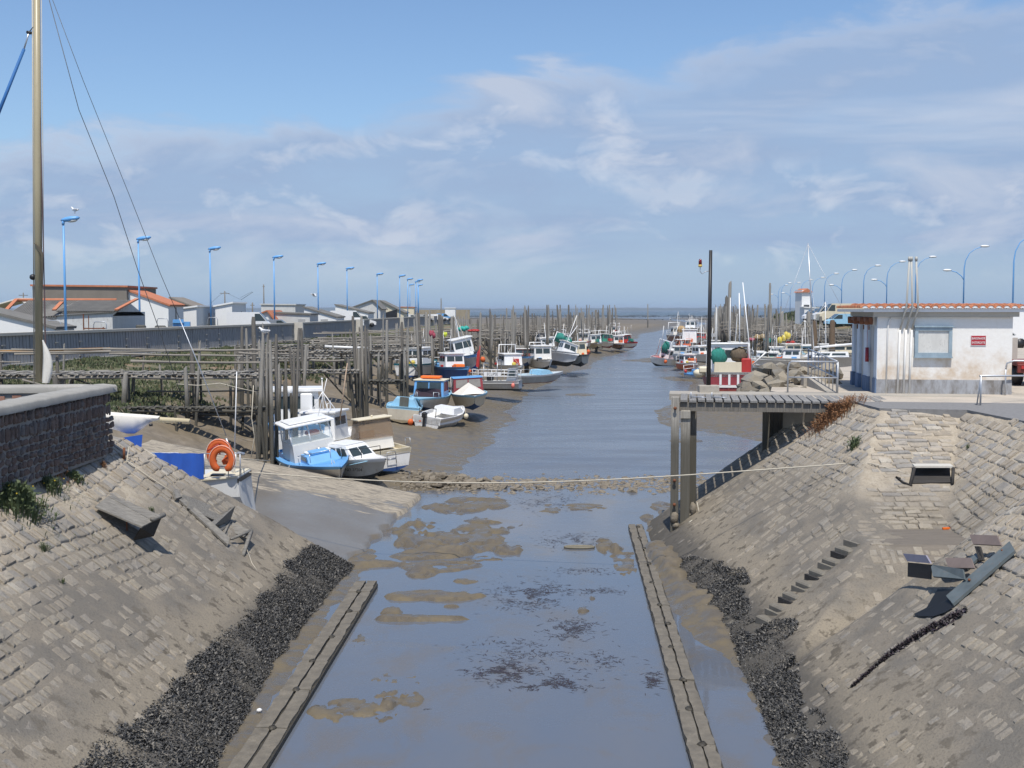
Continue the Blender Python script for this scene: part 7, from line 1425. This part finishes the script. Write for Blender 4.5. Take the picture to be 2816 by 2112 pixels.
rope('bundle of ropes hanging between the low walkway and the piles', [aty(697, 1060, 47.5), aty(692, 1150, 47.3), aty(700, 1200, 47.3), aty(690, 1258, 47)], .02)
rope('light mooring line from the yacht stern to the piles', [aty(668, 1262, 33), aty(705, 1265, 40), aty(745, 1268, 46)], .02)
rope('slack rope hanging beneath the long plank jetty', [aty(485, 1056, 49), aty(545, 1060, 49), aty(605, 1054, 49), aty(660, 1068, 49.2), aty(705, 1078, 49.4)], .018)
for (u, v, lab) in ((341, 1262, 'rusty iron stake on the crest of the left bank below the parapet'), (84, 1315, 'rusty iron stake among the weeds under the parapet')):
    p = hit(u, v, hL); m = MB(); m.tube(p, p + Vector((.01, 0, .26)), .035, .03, 6); tag(m.build('iron_stake', RUST), lab, 'stake')
# ---------------- benches and boards on the banks ----------------
OLDB = wood('old_board', (.27, .255, .225), (.13, .12, .105), (2, 25, 25), tide=False); OLDD = wood('old_board_dark', (.05, .045, .04), (.022, .02, .018), (2, 25, 25), tide=False, rnd=False)  # second wood darkened to paint in the shadow inside the trough
p = hitL(257, 1400); e = empty('plank_seat', p, 'dark weathered plank seat lying across the left bank with its shadow below', 'seat')
A1, B1, D1, E1 = hitL(262, 1382, .16), hitL(301, 1380, .16), hitL(445, 1418, .62), hitL(385, 1450, .52); G1 = hitL(253, 1403, .10)
D1 = aty(445, 1418, B1.y - .75); E1 = aty(390, 1448, B1.y - 1.35)
m = MB(); md = B1.lerp(A1, .45); me_ = D1.lerp(E1, .45); m.slab(md, B1, D1, me_, .035); m.build('seat_board', OLDB, e, world=True); m = MB(); m.slab(G1, md + Vector((0, -.01, -.01)), me_ + Vector((0, -.01, -.01)), E1, .035); m.build('seat_board', OLDB, e, world=True)
lw = hitL(366, 1490, .03); lw2 = aty(442, 1440, D1.y); m = MB(); m.slab(hitL(298, 1436, .03), G1 + Vector((.2, 0, -.05)), E1 + Vector((0, 0, -.05)), lw, .03) if False else m.slab(hitL(298, 1432, .02), hitL(315, 1432, .10), hitL(372, 1480, .16), lw, .03); m.build('side_board', OLDB, e, world=True)
m = MB(); m.slab(lw, E1 + Vector((0, 0, -.03)), D1 + Vector((0, 0, -.03)), lw.lerp(lw2, .55) + Vector((.1, 0, -.1)), .04); m.build('end_board', OLDD, e, world=True); m = MB(); m.tube(D1 + Vector((.05, 0, .02)), D1.lerp(E1, .5) + Vector((0, -.02, .03)), .05, .05, 6); m.build('end_roll', OLDB, e, world=True)
m = MB(); c0 = hitL(345, 1465, .05); m.tube(c0, c0 + Vector((0, 0, .3)), .015); m.build('iron_bracket', RUST, e, world=True)
# second: broken wooden ladder with steps
p = hitL(472, 1368); e = empty('wooden_ladder', p, 'broken grey wooden ladder seat with splayed legs lower down the left bank', 'ladder')
q = lambda zx, zy, off: hitL(240 + zx / 4.608, 1340 + zy / 4.608, off)
m = MB(); m.slab(q(1075, 70, .05), q(1110, 150, .02), q(1760, 770, .04), q(1745, 720, .14), .05); m.build('stringer', OLDB, e, world=True)
m = MB(); m.slab(q(1160, 150, .12), q(1165, 180, .05), q(1500, 320, .05), q(1520, 290, .12), .04); m.build('stringer', OLDB, e, world=True); m = MB(); m.slab(q(1240, 250, .12), q(1240, 290, .04), q(1620, 470, .06), q(1650, 430, .14), .04); m.build('stringer', OLDB, e, world=True)
m = MB(); t0 = q(1060, 80, .1); m.slab(t0, q(1110, 60, .1), q(1160, 170, .12), q(1095, 185, .1), .07); m.build('head_board', OLDB, e, world=True)
S0, S1, S2, S3 = q(1520, 510, .16), q(1770, 380, .34), aty(240 + 1810 / 4.608, 1340 + 430 / 4.608, 0 + q(1770, 380, .34).y - .1), q(1560, 550, .14)
m = MB(); m.slab(S0, S1, S2, S3, .06); m.build('step', OLDB, e, world=True); m = MB(); m.slab(q(1600, 580, .08), aty(240 + 1840 / 4.608, 1340 + 450 / 4.608, S2.y - .05), aty(240 + 1850 / 4.608, 1340 + 480 / 4.608, S2.y - .05), q(1620, 600, .05), .06); m.build('step', OLDB, e, world=True)
R0, R1 = S2, aty(240 + 2080 / 4.608, 1340 + 550 / 4.608, S2.y - .55); m = MB(); m.slab(R0, R1, R1 + Vector((.0, -.35, -.12)), R0 + Vector((-.0, -.35, -.14)), .04); m.build('seat_board', OLDB, e, world=True)
for a, b_, w_ in ((aty(240 + 1790 / 4.608, 1340 + 490 / 4.608, S2.y - .1), q(1720, 700, .05), .05), (R1, q(1965, 880, .02), .055), (R1, q(1790, 700, .10), .04), (S2, q(1700, 640, .08), .035)): m = MB(); m.tube(a, b_, w_, w_ * .9, 4); m.build('leg', OLDB, e, world=True)
# right bank: hanging board box
e = empty('hanging_board', hitR(2610, 1340), 'dark wooden trough with a pale top edge fixed on the stepped right bank', 'board'); qr = lambda zx, zy, off: hit(1750 + zx / 2.074, 1050 + zy / 2.074, hR) + Vector((-.1, -.7, .7)).normalized() * off
ta, tb, tc, td = qr(1575, 535, .30), qr(1795, 535, .30), qr(1800, 590, .05), qr(1560, 595, .05)
ta2, tb2 = qr(1580, 512, .05), qr(1795, 512, .05)
m = MB(); m.slab(ta, tb, tb2 + Vector((0, .1, .1)), ta2 + Vector((0, .1, .1)), .045); m.build('top_board', paint('bleached_board', (.60, .57, .50), .8, .2), e, world=True); m = MB(); m.slab(ta2 + Vector((0, .12, .02)), td + Vector((0, .1, .0)), tc + Vector((0, .1, .0)), tb2 + Vector((0, .12, .02)), .03); m.build('back_board', OLDD, e, world=True)
for a, b_ in ((ta, td), (tb, tc)): m = MB(); m.tube(a, b_, .04, .04, 4); m.build('side_arm', OLDD, e, world=True)
m = MB(); m.path([qr(1570, 600, .06), qr(1520, 580, .05), qr(1480, 550, .05), qr(1500, 565, .1)], .025, 6); m.build('rope_tangle', OLDD, e, world=True); m = MB(); m.box(qr(1765, 840, .03), (.16, .05, .04), .2); tag(m.build('orange_tube', ORNG2), 'small orange plastic tube lying by the muddy landing', 'tube')
p = hitR(2650, 1600); e = empty('iron_ladder', p, 'blue-grey iron ladder with steps jutting out of the right bank over a dark gap', 'ladder'); IRON = paint('iron_bluegrey', (.125, .150, .155), .55, .35, 4, dirt=(.2, .1, .05), dirt_amt=.4, bump=.1); BRS = paint('brown_step', (.22, .17, .15), .8, .3)
qi = lambda zx, zy, off: hit(2400 + zx / 5.317, 1450 + zy / 5.317, hR) + Vector((-.45, -.5, .75)).normalized() * off
m = MB(); m.slab(qi(1115, 1085, .09), qi(1200, 1170, .03), qi(2110, 400, .05), qi(2045, 300, .11), .05); m.build('rail', IRON, e, world=True)
m = MB(); m.slab(qi(960, 780, .40), qi(970, 900, .30), qi(1400, 870, .16), qi(1400, 790, .28), .04); m.build('rail', IRON, e, world=True); m = MB(); m.slab(qi(1340, 600, .05), qi(1400, 640, .03), qi(1600, 480, .05), qi(1540, 440, .07), .04); m.build('rail', IRON, e, world=True)
m = MB(); x0, x1 = qi(640, 760, .50), qi(970, 780, .46); m.slab(x0, x1, x1 + Vector((-.02, .18, .10)), x0 + Vector((-.02, .18, .10)), .03); m.build('step', paint('lilac_step', (.26, .25, .31), .7), e, world=True); m = MB(); m.slab(x0 + Vector((0, 0, -.02)), x0 + Vector((0, 0, -.27)), x1 + Vector((0, 0, -.27)), x1 + Vector((0, 0, -.02)), .02); m.build('riser', BLACK, e, world=True)
for a, b_, of in (((1180, 740), (1540, 700), .24), ((1540, 390), (1930, 370), .24)):
    x0, x1 = qi(*a, of), qi(*b_, of - .08); m = MB(); m.slab(x0, x1, x1 + Vector((.02, .22, .12)), x0 + Vector((.02, .22, .12)), .035); m.build('step', BRS, e, world=True)
m = MB(); m.slab(qi(1560, 400, .2), qi(1590, 520, .04), qi(1650, 510, .04), qi(1630, 400, .2), .04); m.build('bracket', OLDD, e, world=True)
m = MB(); m.blob(qi(1445, 860, .16), .025, 8, 5); m.blob(qi(1920, 425, .15), .018, 8, 5); m.build('bolt', RUST, e, world=True)
# flat black sheet painting the shade of a hollow; wrack runs down from it
m = MB(); P = [qi(a, b_, .05) for a, b_ in ((600, 1300), (800, 1200), (880, 1060), (960, 930), (1240, 940), (1240, 1000), (1120, 1090), (1190, 1200), (1050, 1280), (900, 1330), (700, 1330))]; m.add([sum(P, Vector()) / len(P)] + P, [(0, i + 1, (i + 1) % len(P) + 1) for i in range(len(P))]); tag(m.build('cleft_shade_sheet', paint('cleft_shade_black', (.008, .008, .008), .6, .3, dirt_amt=0)), 'black sheet painting the shade of a broken hollow under the right bank iron ladder', 'hollow')
rs2 = np.random.RandomState(4); tt_ = rs2.rand(5200); cu = np.interp(tt_, [0, .25, .6, 1], [2640, 2540, 2450, 2345]); cv = np.interp(tt_, [0, .25, .6, 1], [1690, 1740, 1800, 1893]); cu = cu + rs2.randn(5200) * 7 * (1.2 - tt_); cv = cv + rs2.randn(5200) * 6
samp = [hit(a, b_, hR) for a, b_ in zip(np.interp(np.linspace(0, 1, 24), [0, .25, .6, 1], [2640, 2540, 2450, 2345]), np.interp(np.linspace(0, 1, 24), [0, .25, .6, 1], [1690, 1740, 1800, 1893]))]
sx2 = np.interp(tt_, np.linspace(0, 1, 24), [s_.x for s_ in samp]) + rs2.randn(5200) * .05 * (1.3 - tt_); sy2 = np.interp(tt_, np.linspace(0, 1, 24), [s_.y for s_ in samp]) + rs2.randn(5200) * .05 * (1.3 - tt_)
flakes('wrack_streak', 5200, sx2, sy2, hR, 'dark streak of seaweed running down the right bank from the hollow', 'seaweed', WEED, size=(.02, .06), seed=8)
# ---------------- stone steps cut in the right bank ----------------
st = empty('bank_steps', stA, 'flight of small muddy stone steps cut diagonally into the right bank', 'steps'); STP = paint('step_stone', (.20, .18, .145), .9, .3, 4, bump=.5, dirt=(.1, .08, .06), dirt_amt=.5, stretch=(1, 1, 1)); dd = (stB - stA) / 7
for i in range(7):
    c = stA + dd * (i + .5); zz = float(hR(np.array([c.x]), np.array([c.y]))[0]); an = math.atan2(dd.y, dd.x)
    m = MB(); m.box((c.x, c.y, zz - .06), (abs(dd.length) * .62, .52, .26), an, bev=.03); m.build('step', STP, st, world=True); m = MB(); m.box((c.x - dd.x * .42, c.y - dd.y * .42, zz + .02), (.07, .50, .34), an); m.build('riser', OLDD if i % 2 else STP, st, world=True)
# muddy landing sheet
ys = np.linspace(23.4, 25.6, 40); xs = np.linspace(6.6, 9.7, 60); X, Y = np.meshgrid(xs, ys); Z = np.minimum(hR(X, Y), -2.1 + .0 * X) + .012 - .20 * (1 - sstep(7.2, 7.9, X + (fbm(X, Y, 1.5, 3) - .5) * 1.6)); ld = np_mesh('landing_silt', np.stack([X.ravel(), Y.ravel(), Z.ravel()], 1), grid_faces(40, 60), paint('landing_mud', (.17, .145, .115), .75, .25, 2, dirt=(.3, .27, .22), dirt_amt=.4, kind='Object', stretch=(1, 5, 1))); tag(ld, kind='structure')
# ---------------- plants ----------------
LEAF = paint('leaf_green', (.075, .105, .038), .7, .45, 9, dirt=(.14, .13, .05), dirt_amt=.4, stretch=(1, 1, 1)); DRYL = paint('dry_stems', (.27, .13, .055), .85, .4, 8, dirt=(.12, .06, .03), dirt_amt=.5, stretch=(1, 1, 1)); YELF = paint('yellow_flower', (.6, .42, .02), .6)
def plant(name, label, p, n, h, spread, mat, broad=.25, seed=1, cat='plant', flowers=0, hf=None):
    r = random.Random(seed); m = MB()
    for k in range(n):
        a = r.uniform(0, 6.283); d = abs(r.gauss(0, .5)) * spread; x, y = p.x + math.cos(a) * d, p.y + math.sin(a) * d; z = float(hf(np.array([x]), np.array([y]))[0]) if hf else p.z
        hh = h * r.uniform(.45, 1.15) * max(.3, 1 - d / spread * .5); ln = r.uniform(.1, .6) * hh; ca_, sa_ = math.cos(a), math.sin(a); w = hh * broad * r.uniform(.12, .3)
        b0 = Vector((x, y, z)); b1 = b0 + Vector((ca_ * ln * .4, sa_ * ln * .4, hh * .6)); b2 = b0 + Vector((ca_ * ln, sa_ * ln, hh)); sd = Vector((-sa_, ca_, 0)) * w
        m.add([b0 - sd * .4, b0 + sd * .4, b1 + sd, b1 - sd, b2], [(0, 1, 2, 3), (3, 2, 4)])
        for q in range(2): t = r.uniform(.3, .9); c = b0.lerp(b2, t); dv = Vector((r.uniform(-1, 1), r.uniform(-1, 1), r.uniform(0, .8))).normalized() * hh * .28; s2 = dv.orthogonal().normalized() * w * .8; m.add([c, c + dv * .5 + s2, c + dv, c + dv * .5 - s2], [(0, 1, 2, 3)])
    o = m.build(name, mat, None); tag(o, label, cat)
    if flowers:
        m = MB()
        for k in range(flowers): c = Vector((p.x + r.gauss(0, .3) * spread, p.y + r.gauss(0, .3) * spread, p.z + h * r.uniform(.5, .9))); m.blob(c, .016, 5, 3)
        m.build('flower', YELF, o, world=True)
    return o
plant('weed_bush', 'tall green weeds with yellow flowers at the foot of the parapet, left edge', hit(40, 1385, hL), 700, .40, .75, LEAF, .35, 1, flowers=14, hf=hL)
plant('weed_bush', 'looser brown-green weeds right of the tall weeds by the parapet', hit(140, 1345, hL), 240, .26, .5, LEAF, .3, 2, flowers=5, hf=hL)
plant('weed_clump', 'leafy green clump on the crest of the left bank', hit(203, 1318, hL), 200, .17, .28, LEAF, .6, 3, hf=hL); plant('dry_clump', 'dry brown stalks beside the leafy clump at the parapet foot', hit(150, 1300, hL), 200, .30, .5, DRYL, .2, 4, hf=hL)
for i, (u, v, hf_, n, h, lab) in enumerate([(122, 1518, hL, 50, .16, 'small green tuft between left bank stones, below the parapet weeds'), (172, 1606, hL, 30, .10, 'tiny green tuft low on the left bank stones'), (418, 1410, hL, 40, .13, 'little grass tuft behind the plank seat'), (2349, 1232, hR, 90, .30, 'lone green tuft on the crest of the right bank'), (2661, 1235, hR, 30, .12, 'tiny green tuft in the upper right bank corner'), (285, 1284, hL, 60, .14, 'reddish dry tuft on the crest of the left bank')]): plant('grass_tuft', lab, hit(u, v, hf_), n, h, h * .7, DRYL if i == 5 else LEAF, .3, 10 + i, hf=hf_)
plant('dry_bush', 'rust-brown dry plants hanging where the pier meets the right bank', hit(2300, 1145, hR), 800, .42, .85, DRYL, .22, 5, hf=lambda x, y: np.maximum(hR(x, y), -1.6)); plant('dry_bush', 'lower tangle of rust-brown stems beneath the pier beam', hit(2268, 1170, hR), 300, .32, .55, DRYL, .2, 6, hf=lambda x, y: np.maximum(hR(x, y), -1.9))
# marsh grass and dike grass as ground cover
rs3 = np.random.RandomState(12)
def cover(name, n, xr, yr, zmin, size, label, col, seed, dens=.5):
    px = rs3.uniform(*xr, n); py = yr[0] + (yr[1] - yr[0]) * rs3.rand(n) ** 1.3; z = T(px, py); k = (z > zmin) & (fbm(px, py, .35, 4) > dens); px, py, z = px[k], py[k], z[k]; n = len(px)
    th = rs3.uniform(0, np.pi, n); L_ = rs3.uniform(*size, n) * (1 + py / 160); ax = np.stack([np.cos(th), np.sin(th), np.zeros(n)], 1) * L_[:, None] * .35; up = np.stack([rs3.uniform(-.4, .4, n) * L_, rs3.uniform(-.4, .4, n) * L_, L_], 1); c = np.stack([px, py, z - .02], 1)
    V = np.stack([c - ax, c + ax, c + ax * .5 + up, c - ax * .3 + up * .8], 1).reshape(-1, 3); o = np_mesh(name, V, np.arange(n * 4).reshape(-1, 4), col, {'tone': np.repeat(rs3.rand(n), 4)}, smooth=False); tag(o, label, 'grass', kind='stuff')
g = NG('marsh_green'); r_ = g.attr('tone'); c_ = g.mix(r_, (.055, .075, .030), (.12, .135, .065)); c_ = g.mix(g.ramp(r_, .94, .98), c_, (.17, .12, .07)); g.set('Base Color', c_); g.set('Roughness', .9)
cover('marsh_grass', 110000, (-34, -11), (46, 150), -1.85, (.06, .15), 'low salt marsh grass under and between the left jetties', g.m, 1, .42)
cover('dike_grass', 60000, (28, 95), (100, 330), .3, (.15, .34), 'rough grass on the right dike behind the jetties', g.m, 2, .35)
# ---------------- gulls, litter ----------------
def gull(label, p, rz=0.0, fly=False, s=1.0):
    e = empty('gull', p, label, 'bird', rot=(0, 0, rz)); m = MB(); m.path([(-.20, 0, .02), (-.12, 0, .0), (0, 0, .0), (.11, 0, .03), (.15, 0, .09), (.20, 0, .10)], [.012, .05, .075, .055, .04, .03], 10); m.blob((.20, 0, .115), (.045, .036, .036), 8, 6); m.build('body', CLEANW, e)
    m = MB(); m.path([(.235, 0, .11), (.285, 0, .10)], [.012, .003], 5); m.build('beak', paint('beak_yellow', (.7, .45, .05), .5), e); GW = paint('wing_grey', (.45, .47, .50), .7)
    if fly:
        for s_ in (1, -1): m = MB(); m.prism([(.08, s_ * .05, .04), (.12, s_ * .28, .16), (-.02, s_ * .62, .10), (-.06, s_ * .30, .12), (-.08, s_ * .05, .03)], (0, 0, .012)); m.build('wing', GW, e)
    else:
        for s_ in (1, -1): m = MB(); m.blob((-.06, s_ * .055, .02), (.15, .025, .045), 8, 5); m.build('wing', GW, e)
        m = MB(); m.tube((0, .02, -.05), (.01, .02, -.15), .006); m.tube((0, -.02, -.05), (.01, -.02, -.15), .006); m.build('legs', paint('leg_pink', (.5, .3, .2), .6), e)
    e.scale = (s, s, s); return e
p = atz(191, 583, 8.92); gull('white gull perched on the head of the nearest blue street lamp', Vector((atz(174, 597, 8.5).x + .75, atz(174, 597, 8.5).y, 8.95)), 2.6, s=1.5); gull('white gull flying left of the fifth blue street lamp', aty(864, 813, 90), 2.9, True, 1.1)
gull('white gull standing on a post top in the dense pile row', aty(728, 911, 50), 2.8, s=1.2)
for i, (u, v, lab) in enumerate([(713, 1958, 'white shell lying by the mussels at the left toe'), (763, 1757, 'small pale shell among the mussels on the left'), (1922, 1062 + 80, 'white pebble on the mud under the pier')]): p = atz(u, v, WL + .02); m = MB(); m.blob((p.x, p.y, p.z + .03), (.05, .04, .035), 8, 5, .1, i); tag(m.build('shell' if i < 2 else 'pebble', CLEANW), lab, 'shell' if i < 2 else 'pebble')
# ---------------- sea air ----------------
g = bpy.data.materials.new('sea_air'); g.use_nodes = True; nt = g.node_tree; nt.nodes.clear(); o_ = nt.nodes.new('ShaderNodeOutputMaterial'); pv = nt.nodes.new('ShaderNodeVolumePrincipled')
pv.inputs['Color'].default_value = (.78, .87, 1.0, 1); pv.inputs['Density'].default_value = .00013; pv.inputs['Anisotropy'].default_value = .2; nt.links.new(pv.outputs[0], o_.inputs['Volume'])
hz = MB().box((0, 7000, 4.0), (21000, 17000, 24)).build('haze', g, loc=(0, 0, 0)); tag(hz, kind='stuff')
